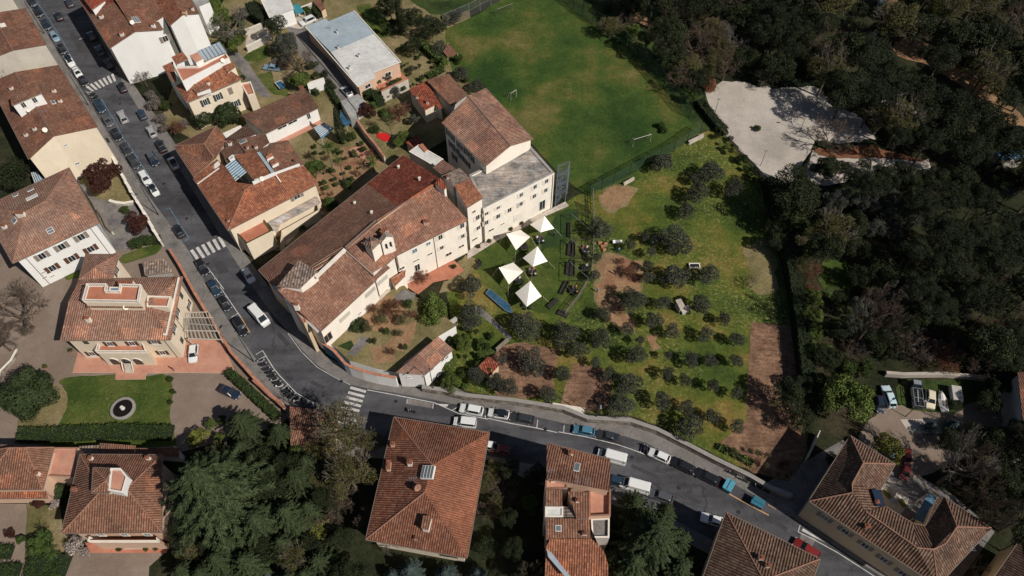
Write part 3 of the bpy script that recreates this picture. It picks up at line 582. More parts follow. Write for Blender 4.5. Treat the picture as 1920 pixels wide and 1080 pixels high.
DESC = dict(olive='dark grey-green olive tree', pine='dark stone pine', dark='dark evergreen tree', grey='silvery grey tree', green='green leafy tree', magnolia='glossy green tree', round='dense round tree', plum='purple-leaved tree', autumn='olive-brown budding tree', blossom='pale blossoming tree', yellow='yellow-green tree', climber='mauve-grey climbing shrub', shrub='green shrub', rust='russet bare tree', blue='blue-green tree', bare='bare brown tree', baregrey='bare grey tree', cedar='feathery cedar', fir='blue-green conifer', cypress='cypress', palm='palm')
def hedge(label, f, pts, w, h, mat='l_hedge', name='hedge', base=0, dens=26, ls=.16):
    P = [G(*f(*p), base) for p in pts]; root = empty(name, P[0], label, 'hedge'); C = []; D = []; mb = MB(); rg = np.random.default_rng(len(pts) * 7 + int(abs(P[0].x)))
    for i in range(len(P) - 1):
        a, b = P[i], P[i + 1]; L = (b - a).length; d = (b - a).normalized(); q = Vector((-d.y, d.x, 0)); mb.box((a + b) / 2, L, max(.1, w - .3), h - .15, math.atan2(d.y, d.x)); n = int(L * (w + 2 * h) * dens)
        t = rg.uniform(-.2, L + .2, n); s = rg.uniform(-w / 2 - h, w / 2 + h, n); bumpy = .10 * np.sin(t * 1.7) + .08 * np.sin(t * 4.1 + s)
        y = np.clip(s, -w / 2, w / 2); z = h - np.maximum(0, np.abs(s) - w / 2); y2 = y + rg.normal(size=n) * .07; z2 = z + bumpy + rg.normal(size=n) * .07
        C.append(np.stack([a.x + d.x * t + q.x * y2, a.y + d.y * t + q.y * y2, base + np.maximum(z2, .05)], 1)); top = (np.abs(s) < w / 2)[:, None]
        D.append(np.where(top, [[0, 0, 1]], np.sign(s)[:, None] * np.array([[q.x, q.y, .2]])) + rg.normal(size=(n, 3)) * .5)
    C = np.concatenate(C) - np.array(P[0]); me = quads_mesh('foliage', C, np.concatenate(D), ls, M[mat], 1, .6); o = bpy.data.objects.new('foliage', me); COL.objects.link(o); o.parent = root
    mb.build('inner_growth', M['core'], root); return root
# ---------------------------------------------------------------- vehicles (front = +X), built once per kind, then copied
PAINT = {}
def paint(c):
    if c not in PAINT:
        m, nt, b = nm('car_paint'); b.inputs['Base Color'].default_value = (*c, 1); b.inputs['Roughness'].default_value = .32; b.inputs['Specular IOR Level'].default_value = .45; b.inputs['Coat Weight'].default_value = .5; b.inputs['Coat Roughness'].default_value = .12; PAINT[c] = m
    return PAINT[c]
M['light'] = flat('headlight_glass', (.55, .56, .55), .15, .2, .6); M['tail'] = flat('tail_light', (.30, .01, .01), .3); M['tyre'] = flat('tyre_rubber', (.02, .02, .02), .9); M['rim'] = flat('alloy_rim', (.35, .35, .36), .4, .6); M['carglass'] = flat('car_glass', (.012, .016, .02), .12, 0, .5)
SPEC = dict(   # length, width, height, hood x, cowl x, roof front, roof rear, rear-glass foot, belt, hood front z, tail z
 hatch=(4.0, 1.74, 1.48, 1.30, 1.05, .40, -1.45, -1.85, .92, .70, .88), sedan=(4.5, 1.78, 1.44, 1.5, 1.0, .35, -1.05, -1.75, .90, .70, .90), suv=(4.5, 1.84, 1.68, 1.5, 1.15, .60, -1.75, -2.10, 1.02, .85, 1.0),
 mini=(3.5, 1.62, 1.50, 1.2, 1.0, .45, -1.30, -1.62, .92, .72, .90), van=(5.3, 1.98, 2.25, 2.2, 1.95, 1.25, -2.52, -2.6, 1.15, .95, 1.1), smallvan=(4.3, 1.80, 1.85, 1.7, 1.35, .75, -2.0, -2.1, 1.05, .85, 1.05), estate=(4.6, 1.80, 1.48, 1.55, 1.1, .45, -1.8, -2.2, .92, .72, .9))
PROTO = {}
def car_proto(kind):
    L, W, H, xh, xc, xf, xr, xg, zb, zf, zt = SPEC[kind]; root = empty('parked_car', (0, 0, 0)); hw = W / 2; mb = MB(); mb.smooth = False
    xs = [L/2, L/2 - .08, L/2 - .35, xh, xc, 0, xg, -L/2 + .12, -L/2]; wk = [.74, .88, .97, 1, 1, 1, .985, .92, .80]; zz = [zf - .12, zf, zf + .06, (zf + zb) / 2 + .03, zb, zb, (zb + zt) / 2, zt, zt - .15]
    secs = []
    for x, k, z in zip(xs, wk, zz):
        w = hw * k; half = [(w * .94, .24), (w, .42), (w * .995, z * .72), (w * .95, z - .05), (w * .82, z), (w * .40, z + .025)]; secs.append([Vector((x, y, q)) for y, q in half] + [Vector((x, -y, q)) for y, q in half[::-1]])
    n = len(secs[0])
    for i in range(len(secs) - 1):
        for k in range(n): l = (k + 1) % n; mb.poly([secs[i][k], secs[i][l], secs[i + 1][l], secs[i + 1][k]])
    mb.poly(secs[0][::-1]); mb.poly(secs[-1])
    wb, wr = hw * .90, hw * (.70 if kind not in ('van', 'smallvan') else .82)
    base = [Vector((xc, wb * .9, zb - .02)), Vector((xc - .5, wb, zb - .02)), Vector((xg + .4, wb, zb - .02)), Vector((xg, wb * .9, zb - .02))]; base += [Vector((p.x, -p.y, p.z)) for p in base[::-1]]
    roof = [Vector((xf, wr * .88, H - .05)), Vector((xf - .3, wr, H - .02)), Vector((xr + .25, wr, H - .03)), Vector((xr, wr * .88, H - .07))]; roof += [Vector((p.x, -p.y, p.z)) for p in roof[::-1]]
    # pillars in body colour, proud of the glass
    for i in (0, 1, 2, 3, 4, 5, 6, 7): mb.bar(base[i], roof[i], .07 if kind not in ('van',) or i in (0, 7) else .12)
    body = mb.build('body', paint((.6, .6, .6)), root, True)
    mr = MB(); mr.smooth = True; q = .055; r2 = [Vector((p.x * .93 + (xf + xr) / 2 * .07, p.y * .82, p.z + q)) for p in roof]; mr.poly([r2[i] for i in range(8)][::-1])
    for i in range(8): j = (i + 1) % 8; a, b = roof[i], roof[j]; mr.poly([a, b, r2[j], r2[i]][::-1])
    mr.build('roof_panel', paint((.6, .6, .6)), root, True)
    def glass(name, idx, m='carglass'):
        g = MB()
        for i in idx: j = (i + 1) % 8; g.poly([base[i], base[j], roof[j], roof[i]])
        g.build(name, paint((.6, .6, .6)) if m is None else M[m], root, True)
    glass('windscreen', [7, 0, 6] if kind != 'van' else [7, 0, 6]); glass('rear_window', [3, 2, 4] if kind != 'van' else [3])
    if kind == 'van': glass('cargo_side', [1, 2, 4, 5], None)
    else: glass('side_window', [1]); glass('side_window', [5])
    if kind == 'van': glass('cargo_side', [2], None)
    for sx in (1, -1):
        for sy in (1, -1):
            w = MB(); c = Vector((sx * L * .31, sy * (hw - .12), .31)); w.tube([c - Vector((0, .1, 0)), c + Vector((0, .1, 0))], .31, 14); o = w.build('wheel', M['tyre'], root, True)
            w = MB(); w.tube([c + Vector((0, sy * .095, 0)), c + Vector((0, sy * .112, 0))], .19, 10); w.build('rim', M['rim'], o, True)
    for sy in (1, -1):
        a = MB(); a.box((L/2 - .17, sy * hw * .70, zf - .17), .30, .36, .15, -sy * .35); a.build('headlight', M['light'], root, True)
        a = MB(); a.box((-L/2 + .06, sy * hw * .72, zt - .22), .10, .30, .16); a.build('tail_light', M['tail'], root, True)
        a = MB(); a.box((xc - .25, sy * (hw + .07), zb - .02), .14, .20, .13); a.build('wing_mirror', M['black'], root, True)
    a = MB(); a.box((L/2 - .01, 0, .40), .05, .52, .11); a.build('number_plate', M['frame'], root, True)
    return root
CARS = []
def place(root, px, py, dx, dy, f=F1, z=.5):
    x, y = f(px, py); a = G(x, y, z); b = G(x + dx * .05, y + dy * .05, z); d = b - a; root.location = (a.x, a.y, 0.03); root.scale = (.95, .95, .95); root.rotation_euler = (0, 0, math.atan2(d.y, d.x)); return x, y
BC = dict(black=(.012, .012, .014), grey=(.07, .072, .078), dgrey=(.03, .032, .036), white=(.62, .62, .60), silver=(.30, .30, .30), blue=(.015, .032, .055), lblue=(.06, .17, .24), sblue=(.18, .26, .32), red=(.17, .014, .012), cream=(.62, .55, .40), dred=(.10, .012, .01), navy=(.012, .02, .035), pale=(.45, .56, .60))
CN = dict(black='black', grey='grey', dgrey='dark grey', white='white', silver='silver', blue='dark blue', lblue='light blue', sblue='pale blue', red='red', cream='cream', dred='dark red', navy='blue-black', pale='pale blue-silver')
KN = dict(hatch='hatchback', sedan='saloon car', suv='SUV', mini='small city car', van='van', smallvan='small van', estate='estate car')
FIRST = {}
def set_col(root, c, roofc=None):
    for o in root.children:
        if o.name.split('.')[0] in ('body', 'roof_panel', 'cargo_side'):
            o.material_slots[0].link = 'OBJECT'; o.material_slots[0].material = M['carglass'] if (roofc == 'glass' and o.name.startswith('roof_panel')) else paint(BC[roofc] if (roofc and roofc != 'glass' and o.name.startswith('roof_panel')) else BC[c])
def car(f, x, y, dx, dy, kind, c, label=None, roofc=None, group='cars parked along the kerb', moving=False):
    if kind not in PROTO: PROTO[kind] = car_proto(kind); r = PROTO[kind]
    else: r = copy_tree(PROTO[kind])
    r.name = 'van' if kind in ('van', 'smallvan') else ('driving_car' if moving else 'parked_car')
    px, py = place(r, x, y, dx, dy, f); set_col(r, c, roofc); tag(r, label, 'van' if 'van' in kind else 'car', None if moving else group)
    if label is None: auto(r, f"{CN[c]} {KN[kind]} {'driving' if moving else 'parked'}", px, py)
    return r
def moto_proto():
    r = empty('parked_motorbike', (0, 0, 0)); b = MB(); b.tube([(.62, 0, .32), (.52, 0, .75), (.42, 0, 1.0)], .05, 6); b.box((-.15, 0, .38), .95, .26, .32, taper=.8); b.box((.35, 0, .45), .18, .34, .45, taper=.7); b.box((-.72, 0, .62), .32, .30, .26, taper=.85); b.build('body', M['black'], r, True)
    b = MB(); b.box((-.30, 0, .70), .72, .30, .12, taper=.85); b.build('seat', M['dmetal'], r, True)
    for x in (.62, -.58):
        w = MB(); w.tube([(x, -.06, .28), (x, .06, .28)], .28, 14); o = w.build('wheel', M['tyre'], r, True); w = MB(); w.tube([(x, -.065, .28), (x, .065, .28)], .13, 8); w.build('rim', M['rim'], o, True)
    b = MB(); b.tube([(.32, -.36, 1.04), (.42, 0, 1.0), (.32, .36, 1.04)], .03, 6); b.build('handlebar', M['dmetal'], r, True)
    for s in (-1, 1): m = MB(); m.box((.34, s * .36, 1.10), .04, .13, .09); m.build('mirror', M['rim'], r, True)
    b = MB(); b.box((.50, 0, .86), .14, .22, .16, taper=.7); b.build('headlight', M['light'], r, True); return r
def moto(f, x, y, dx, dy, c='black', label=None, group='motorbikes parked in the bays'):
    r = PROTO.setdefault('moto', None) or None
    if r is None: r = PROTO['moto'] = moto_proto()
    else: r = copy_tree(r)
    px, py = place(r, x, y, dx, dy, f, .4)
    for o in r.children:
        if o.name.startswith('body'): o.material_slots[0].link = 'OBJECT'; o.material_slots[0].material = paint(BC[c])
    tag(r, label, 'motorbike', group)
    if label is None: auto(r, f"{CN[c]} parked motorbike", px, py)
    return r
# ---------------------------------------------------------------- people: one skinned surface per pose
M['skin'] = flat('skin', (.42, .25, .17), .6); M['denim'] = flat('dark_trousers', (.03, .035, .05), .9); M['hair'] = flat('dark_hair', (.02, .014, .01), .8)
SH = dict(white=(.6, .6, .6), blue=(.08, .25, .38), black=(.02, .02, .022), red=(.28, .05, .03), grey=(.16, .16, .17), orange=(.45, .16, .06)); SHM = {k: flat(k + '_shirt', c, .9) for k, c in SH.items()}
def person_mesh(pose):
    if pose == 'sit':
        J = dict(pel=(0, 0, .50), ch=(.02, 0, .82), sh=(.02, 0, 1.0), nk=(.03, 0, 1.08), hd=(.05, 0, 1.24), lk=(.42, .11, .50), la=(.42, .12, .10), lt=(.58, .12, .05), rk=(.42, -.11, .50), ra=(.42, -.12, .10), rt=(.58, -.12, .05), ls=(.02, .19, .98), le=(.10, .25, .72), lw=(.32, .16, .74), rs=(.02, -.19, .98), re=(.10, -.25, .72), rw=(.32, -.16, .74))
    else:
        J = dict(pel=(0, 0, .92), ch=(0, 0, 1.25), sh=(0, 0, 1.42), nk=(0, 0, 1.52), hd=(.03, 0, 1.67), lk=(.08, .10, .50), la=(.0, .11, .08), lt=(.15, .12, .04), rk=(.02, -.10, .50), ra=(-.12, -.11, .08), rt=(.03, -.12, .04), ls=(0, .19, 1.40), le=(.02, .26, 1.12), lw=(.18, .24, .92), rs=(0, -.19, 1.40), re=(-.04, -.26, 1.12), rw=(.10, -.27, .88))
    ks = list(J); ix = {k: i for i, k in enumerate(ks)}; E = [('pel', 'ch'), ('ch', 'sh'), ('sh', 'nk'), ('nk', 'hd'), ('pel', 'lk'), ('lk', 'la'), ('la', 'lt'), ('pel', 'rk'), ('rk', 'ra'), ('ra', 'rt'), ('sh', 'ls'), ('ls', 'le'), ('le', 'lw'), ('sh', 'rs'), ('rs', 're'), ('re', 'rw')]
    rad = dict(pel=.15, ch=.14, sh=.12, nk=.055, hd=.11, lk=.07, la=.045, lt=.04, rk=.07, ra=.045, rt=.04, ls=.06, le=.045, lw=.032, rs=.06, re=.045, rw=.032)
    V_ = [J[k] for k in ks]; ED = [(ix[a], ix[b]) for a, b in E]; rl = [rad[k] for k in ks]
    for w in ('lw', 'rw'):         # palm and five fingers
        b = Vector(J[w]); s = 1 if w == 'lw' else -1; V_.append(tuple(b + Vector((.07, 0, -.01)))); rl.append(.03); pi = len(V_) - 1; ED.append((ix[w], pi))
        for q, l in ((-.03, .06), (-.01, .075), (.01, .07), (.03, .055)):
            V_.append(tuple(b + Vector((.08 + l * .6, q, -.015)))); rl.append(.009); V_.append(tuple(b + Vector((.08 + l, q, -.04)))); rl.append(.007); ED += [(pi, len(V_) - 2), (len(V_) - 2, len(V_) - 1)]
        V_.append(tuple(b + Vector((.07, -s * .05, -.01)))); rl.append(.01); ED.append((pi, len(V_) - 1))
    me = bpy.data.meshes.new('person'); me.from_pydata(V_, ED, []); o = bpy.data.objects.new('person', me); COL.objects.link(o); m = o.modifiers.new('s', 'SKIN')
    for i, v in enumerate(me.skin_vertices[0].data): v.radius = (rl[i], rl[i]); v.use_root = (i == 0)
    o.modifiers.new('u', 'SUBSURF').levels = 1; dg = bpy.context.evaluated_depsgraph_get(); r = bpy.data.meshes.new_from_object(o.evaluated_get(dg)); bpy.data.objects.remove(o)
    for mm in (M['skin'], SHM['white'], M['denim'], M['hair']): r.materials.append(mm)
    hz = J['hd'][2]; pz = J['pel'][2]; wz = max(J['lw'][2], 0)
    for p in r.polygons:
        c = p.center; p.use_smooth = True
        if c.z > hz + .0 and c.x < .1 + (c.z - hz) * .5: p.material_index = 3
        elif c.z > J['nk'][2] - .02: p.material_index = 0
        elif c.z > pz + .04 and not (c.x > .12 and abs(c.y) > .1): p.material_index = 1
        elif c.z <= pz + .06 and not (pose == 'stand' and abs(c.y) > .2): p.material_index = 2
    return r
def person(f, x, y, pose, ang, shirt, label, z=0):
    k = 'pm' + pose
    if k not in PROTO: PROTO[k] = person_mesh(pose)
    o = bpy.data.objects.new('person', PROTO[k]); COL.objects.link(o); p = G(*f(x, y), z + .6); o.location = (p.x, p.y, z); o.rotation_euler.z = ang; tag(o, label, 'person')
    o.material_slots[1].link = 'OBJECT'; o.material_slots[1].material = SHM[shirt]; return o
# ---------------------------------------------------------------- small things
def lamp_post(f, x, y, h, arm_dx, arm_dy, label, arm=1.5, r=.08):
    b = G(*f(x, y)); t = G(*f(x + arm_dx, y + arm_dy)); d = (t - b).normalized(); root = empty('street_lamp', b, label, 'street lamp', 'street lamps'); m = MB(); m.tube([b, b + Vector((0, 0, h * .5)), b + Vector((0, 0, h))], [r * 1.3, r, r * .7], 8); m.build('pole', M['dmetal'], root)
    if arm:
        m = MB(); m.tube([b + Vector((0, 0, h - .1)), b + Vector((0, 0, h + .15)) + d * arm], .04, 6); m.build('arm', M['dmetal'], root)
    m = MB(); c = b + Vector((0, 0, h + .12)) + d * (arm + .25 if arm else 0); m.box(c, .75, .32, .12, math.atan2(d.y, d.x), taper=.7); m.build('lamp_head', M['metal'], root)
    m = MB(); m.box(c - Vector((0, 0, .03)), .5, .22, .03, math.atan2(d.y, d.x)); m.build('lens', M['trim'], root); return root
def fence(name, label, f, pts, h, mat='dmetal', gap=3, mesh='net', th=.07, rails=2):
    P = [G(*f(*p)) for p in pts]; root = empty(name, P[0], label, 'fence'); k = 0
    for i in range(len(P) - 1):
        a, b = P[i], P[i + 1]; n = max(1, round((b - a).length / gap))
        for j in range(n + (i == len(P) - 2)): q = a.lerp(b, j / n); m = MB(); m.tube([q, q + Vector((0, 0, h))], th, 6); m.build('post', M[mat], root)
        m = MB()
        for r_ in range(rails): z = Vector((0, 0, h * (r_ + 1) / rails - .03)); m.bar(a + z, b + z, .05)
        m.build('rail', M[mat], root)
        if mesh: m = MB(); d = (b - a).normalized() * .02; q = Vector((-d.y, d.x, 0)); m.poly([a, b, b + Vector((0, 0, h - .06)), a + Vector((0, 0, h - .06))]); m.build('netting', M[mesh], root)
    return root
def netmat(name, c, dens, cell=.25):
    m, nt, b = nm(name); b.inputs['Base Color'].default_value = (*c, 1); b.inputs['Roughness'].default_value = .8; tr = nt.nodes.new('ShaderNodeBsdfTransparent'); ms = nt.nodes.new('ShaderNodeMixShader'); out = nt.nodes['Material Output']
    w = noise(nt, 4, 2, .5); k = math_(nt, 'ADD', math_(nt, 'MULTIPLY', w, .0), dens); nt.links.new(k, ms.inputs[0]); nt.links.new(tr.outputs[0], ms.inputs[1]); nt.links.new(b.outputs[0], ms.inputs[2]); nt.links.new(ms.outputs[0], out.inputs[0]); return m
M['net'] = netmat('green_fence_net', (.03, .075, .03), .38); M['netg'] = netmat('grey_wire_mesh', (.10, .10, .10), .22)
def goal(f, a, b, h, label, depth=1.2, mat='trim'):
    A, B = G(*f(*a)), G(*f(*b)); r = empty('football_goal', A, label, 'goal', 'football goals'); m = MB(); up = Vector((0, 0, h)); m.tube([A, A + up, B + up, B], .04, 8); m.build('goal_frame', M[mat], r)
    d = (B - A).normalized(); q = Vector((-d.y, d.x, 0)) * depth; m = MB(); m.tube([A + up, A + up * .9 + q * .5, A + q], .03, 5); m.tube([B + up, B + up * .9 + q * .5, B + q], .03, 5); m.tube([A + q, B + q], .03, 5); m.build('back_stay', M[mat], r)
    m = MB(); m.poly([A + up, B + up, B + q, A + q]); m.build('net', M['netg'], r); return r
def sail(f, c4, hs, label):       # corner order: top, left, bottom, right (photo pixels), each at its own height
    P = [G(*f(*c), h) for c, h in zip(c4, hs)]; base = sum(P, Vector()) / 4; root = empty('canopy_tent', (base.x, base.y, 0), label, 'canopy', 'white canopies on the lawn'); T, L, B, Rr = P; n = 12; m = MB(); m.smooth = True; g = []
    hi = hs[0] > hs[1]; cen = base.copy()
    for i in range(n + 1):
        row = []
        for j in range(n + 1):
            u, v = i / n, j / n; bil = T * (1 - u) * (1 - v) + L * u * (1 - v) + B * u * v + Rr * (1 - u) * v
            if hi: fold = (T * (1 - u) + L * (u - v) + B * v) if u > v else (T * (1 - v) + Rr * (v - u) + B * u)
            else: fold = (L * u + Rr * v + T * (1 - u - v)) if u + v < 1 else (L * (1 - v) + Rr * (1 - u) + B * (u + v - 1))
            p = bil * .2 + fold * .8; k = .032 * (4 * u * (1 - u) * (2 * v - 1) ** 2 + 4 * v * (1 - v) * (2 * u - 1) ** 2) * (abs(2 * u - 1) + abs(2 * v - 1)) / 2
            row.append(p + (cen - p) * k)
        g.append(row)
    for i in range(n):
        for j in range(n): m.poly([g[i][j], g[i + 1][j], g[i + 1][j + 1], g[i][j + 1]])
    m.smooth = False; m.build('canvas', M['canvas'], root)
    for p in P: m = MB(); rp = (p - base); rp.z = 0; rp = rp.normalized(); m.tube([p + rp * .12, Vector((p.x, p.y, 0)) + rp * 1.6], .015, 4); m.build('guy_rope', M['trim'], root)
    for p in P: m = MB(); out = (p - base); out.z = 0; q = p + out.normalized() * .12; m.tube([Vector((q.x, q.y, 0)), Vector((q.x, q.y, p.z + .1))], .05, 6); m.build('pole', M['dmetal'], root)
def table_set(f, x, y, ang, label, n=4, w=1.6, d=.8, mat='dmetal'):
    p = G(*f(x, y), .7); b = Vector((p.x, p.y, 0)); r = empty('garden_table', b, label, 'table', 'garden tables'); m = MB(); Rz = Matrix.Rotation(ang, 3, 'Z'); m.box(b + Vector((0, 0, .70)), w, d, .05, ang); m.build('tabletop', M[mat], r)
    for i in (-1, 1):
        for j in (-1, 1): m = MB(); m.box(b + Rz @ Vector((i * (w / 2 - .1), j * (d / 2 - .1), 0)), .06, .06, .70, ang); m.build('leg', M['dmetal'], r)
    return b, Rz
def chair(b, ang, label, mat='dmetal'):
    r = empty('garden_chair', b, label, 'chair', 'chairs at the garden tables'); r.rotation_euler.z = ang
    m = MB(); m.box((0, 0, .43), .45, .45, .05); m.build('seat', M[mat], r, True); m = MB(); m.box((-.21, 0, .48), .04, .44, .42); m.build('backrest', M[mat], r, True)
    for i in (-1, 1):
        for j in (-1, 1): m = MB(); m.box((i * .19, j * .19, 0), .04, .04, .43); m.build('leg', M['dmetal'], r, True)
def bench(f, a, b_, label, w=.6, h=.45, mat='dwood', back=True):
    A, B = G(*f(*a), h), G(*f(*b_), h); c = (A + B) / 2; L = (B - A).length; ang = math.atan2((B - A).y, (B - A).x); r = empty('garden_bench', (c.x, c.y, 0), label, 'bench', 'dark benches along the fence'); r.rotation_euler.z = ang
    m = MB(); [m.box((0, y, h - .05), L, w / 3 - .03, .05) for y in (-w/3, 0, w/3)]; m.build('seat', M[mat], r, True)
    if back: m = MB(); [m.box((0, w / 2, h + .08 + k * .18), L, .04, .14) for k in range(2)]; m.build('backrest', M[mat], r, True)
    for x in (-L / 2 + .15, L / 2 - .15): m = MB(); m.box((x, 0, 0), .08, w, h - .05); m.build('leg', M[mat], r, True)
    return r
def shed(name, label, cat, f, ring, walls, roof, base=0, thin=.08, o=.15):
    b = Bld(name, label, cat, f, ring[0]); b.roof_faces([ring], roof, thin, gut=False)
    if walls: b.wall_ring(ring, walls, base, o, top=thin)
    else:
        for v in ring: p = b.p(v); m = MB(); m.box(Vector((p.x, p.y, base)), .14, .14, p.z - base - thin); m.build('post', M['beam'], b.root)
    return b
def pot(f, x, y, label, r=.35, h=.5, plant='l_hedge'):
    p = G(*f(x, y)); o = empty('plant_pot', p, label, 'plant pot', 'potted plants'); m = MB(); m.lathe(p, [(r * .65, 0), (r, h), (r * 1.08, h + .02), (r * .9, h + .02)], 12); m.build('pot', M['terra'], o)
    rg = np.random.default_rng(int(abs(x * 7 + y))); d = rg.normal(size=(160, 3)); d /= np.linalg.norm(d, axis=1, keepdims=True); C = d * r * rg.uniform(.5, 1.5, (160, 1)); C[:, 2] = abs(C[:, 2]) + h; me = quads_mesh('foliage', C, d, .12, M[plant], 1); q = bpy.data.objects.new('foliage', me); COL.objects.link(q); q.parent = o; return o
# ---------------------------------------------------------------- GROUND
def earth(f, pts, mat, h=0, soft='dry'):
    P = [Vector((*p, 0)) for p in pts]; c = sum(P, Vector()) / len(P)
    sheet('worn_grass', f, [tuple((c + (p - c) * 1.13)[:2]) for p in P], soft, 4, .8); sheet('bare_earth', f, pts, mat, 5, .6)
mb = MB(); mb.poly([(-900, -300, 0), (900, -300, 0), (900, 1500, 0), (-900, 1500, 0)]); tag(mb.build('ground', M['scrub']), kind='structure')
t00, t01, t02, t03, t10, t11, t12, t13, t20, t21, t22, t23, t30, t31, t32, t33 = (TT[(c, r)] for c in range(4) for r in range(4))
# pavements (raised slabs), then the street over them is lower: pavements are 0.12 high bands
LK = [(10,-62),(48,0),(88,62),(112,105),(150,163),(180,212),(213,268),(240,308),(258,338),(292,385),(325,430),(355,472),(372,505),(390,540),(412,575),(435,612),(462,648),(492,690),(520,727),(552,756),(590,790),(640,822),(720,838),(800,846),(900,852),(1000,872),(1100,905),(1145,924),(1200,945),(1250,968),(1330,1010),(1420,1065),(1520,1130),(1600,1190)]
UK = [(130,-62),(165,30),(195,88),(222,140),(248,185),(272,222),(298,262),(320,290),(345,330),(375,378),(405,428),(435,480),(465,525),(500,575),(540,622),(565,655),(595,685),(625,705),(657,721),(687,728),(750,738),(815,750),(845,757),(900,763),(960,771),(1010,783),(1072,797),(1160,815),(1210,830),(1255,855),(1310,877),(1360,899),(1397,920),(1435,940),(1497,977),(1545,1010),(1650,1080),(1760,1160)]
LW = [(-22,-62),(18,0),(60,60),(105,125),(145,190),(180,237),(215,300),(240,345),(272,405),(306,460),(340,520),(365,565),(398,612),(432,665),(475,712),(515,752),(545,790),(590,830),(660,856),(740,862),(820,872),(915,862),(1000,905),(1085,930),(1145,945),(1200,968),(1255,1000),(1330,1040),(1420,1100),(1520,1160),(1560,1200)]
UW = [(1790,1150),(1660,1062),(1555,985),(1510,950),(1440,920),(1395,895),(1350,868),(1300,842),(1245,812),(1180,782),(1100,778),(1040,765),(960,752),(900,742),(870,735),(845,722),(795,730),(740,718),(680,702),(650,688),(610,668),(560,608),(510,545),(485,512),(455,470),(425,430),(395,385),(360,325),(328,268),(305,235),(262,175),(232,130),(205,90),(180,45),(150,-62)]
sheet('street', F1, LK + UK[::-1], 'asphalt', 3)
sheet('pavement', F1, LK + LW[::-1], 'pave', 0, th=.10, side='kerb'); sheet('pavement', F1, UK + UW, 'pave', 0, th=.10, side='kerb')
def line(f, pts, w=.14, m='paint', name='road_marking', lv=5):
    P = [G(*f(*p)) for p in pts]
    for i in range(len(P) - 1):
        a, b = P[i], P[i + 1]; d = (b - a).normalized(); q = Vector((-d.y, d.x, 0)) * w / 2; LV[0] += .0002; z = Vector((0, 0, lv * .012 + LV[0] * .1)); MBX[m].poly([a - q + z, b - q + z, b + q + z, a + q + z])
MBX = {k: MB() for k in ('paint', 'bluep', 'orangep')}
def zebra(f, a0, a1, b0, b1, n, w=.55):
    for i in range(n):
        u0, u1 = i / (n - 1 + w), (i + w) / (n - 1 + w); c = lambda p, q, u: (p[0] + (q[0] - p[0]) * u, p[1] + (q[1] - p[1]) * u); P = [G(*f(*c(a0, a1, u0))), G(*f(*c(b0, b1, u0))), G(*f(*c(b0, b1, u1))), G(*f(*c(a0, a1, u1)))]; LV[0] += .0002; MBX['paint'].poly([p + Vector((0, 0, .062 + LV[0] * .1)) for p in P])
zebra(t00, (640, 650), (850, 552), (692, 690), (872, 608), 7); zebra(t01, (1425, 800), (1655, 692), (1480, 880), (1698, 768), 6)
zebra(t12, (712, 738), (590, 1010), (828, 770), (735, 1040), 8, .5)
line(t01, [(1510, 868), (1590, 970), (1680, 1090)]); line(t02, [(1650, -10), (1800, 210), (1810, 225)]); line(t02, [(1810, 225), (1875, 335)], .2, 'orangep')
line(t01, [(1560, 1040), (1615, 1010)]); line(t02, [(1640, 90), (1700, 60)]); line(t02, [(1735, 220), (1790, 190)])
line(t12, [(50, 470), (130, 600), (175, 655), (230, 712), (300, 785), (380, 835), (460, 880), (570, 925), (650, 950)])
for a, b in (((50, 470), (0, 500)), ((78, 510), (15, 540)), ((140, 615), (85, 655)), ((240, 725), (190, 770)), ((300, 788), (262, 840)), ((345, 815), (308, 868)), ((400, 842), (362, 895)), ((435, 862), (405, 915)), ((465, 875), (440, 925)), ((540, 905), (520, 960))): line(t12, [a, b])
line(t12, [(240, 340), (340, 478), (460, 595), (580, 665), (708, 727)], .10); line(t12, [(835, 765), (1000, 795), (1340, 862), (1520, 942), (1740, 985)])
line(t22, [(-180, 978), (0, 1018), (180, 1050), (340, 1085)]); line(t23, [(350, 0), (560, 38), (780, 92), (900, 132), (1020, 178), (1230, 262), (1380, 335), (1540, 415)])
line(t23, [(1540, 415), (1700, 505), (1925, 625)], .2, 'orangep'); line(t33, [(240, 700), (225, 750), (330, 800), (520, 905), (700, 1020), (800, 1085)]); line(t33, [(0, 545), (60, 580)], .12, 'orangep')
for f, a, b in ((t12, (1725, 918), (1718, 980)), (t22, (193, 990), (186, 1050)), (t22, (392, 1030), (386, 1085)), (t23, (972, 108), (960, 158)), (t23, (775, 60), (770, 92)), (t23, (1150, 190), (1130, 225)), (t12, (1525, 885), (1470, 920)), (t23, (1210, 500), (1190, 550)), (t23, (1440, 610), (1428, 660)), (t23, (1440, 612), (1490, 632)), (t12, (1135, 835), (1132, 870)), (t12, (1330, 868), (1326, 905))): line(f, [a, b])
line(t00, [(250, -20), (330, 85), (460, 290), (560, 470), (655, 640)], .1, 'bluep'); line(t00, [(760, 740), (860, 910), (950, 1080)], .1, 'bluep'); line(t01, [(960, -5), (1040, 120), (1150, 290)], .1, 'bluep'); line(t01, [(1245, 492), (1272, 480), (1345, 600), (1420, 705), (1380, 735)], .1, 'bluep')
line(t01, [(1225, 95), (1310, 235), (1330, 232)], .12, 'orangep'); line(t00, [(595, 298), (632, 283)], .2)
for q in (((1340, 868), (1445, 874), (1432, 892), (1395, 888)), ): P = [G(*t12(*p), 0) + Vector((0, 0, .075)) for p in q]; MBX['paint'].poly(P[::-1])
P = [G(*t33(*p), 0) + Vector((0, 0, .08)) for p in ((262, 722), (250, 742), (345, 790), (425, 828), (345, 775))]; MBX['paint'].poly(P)
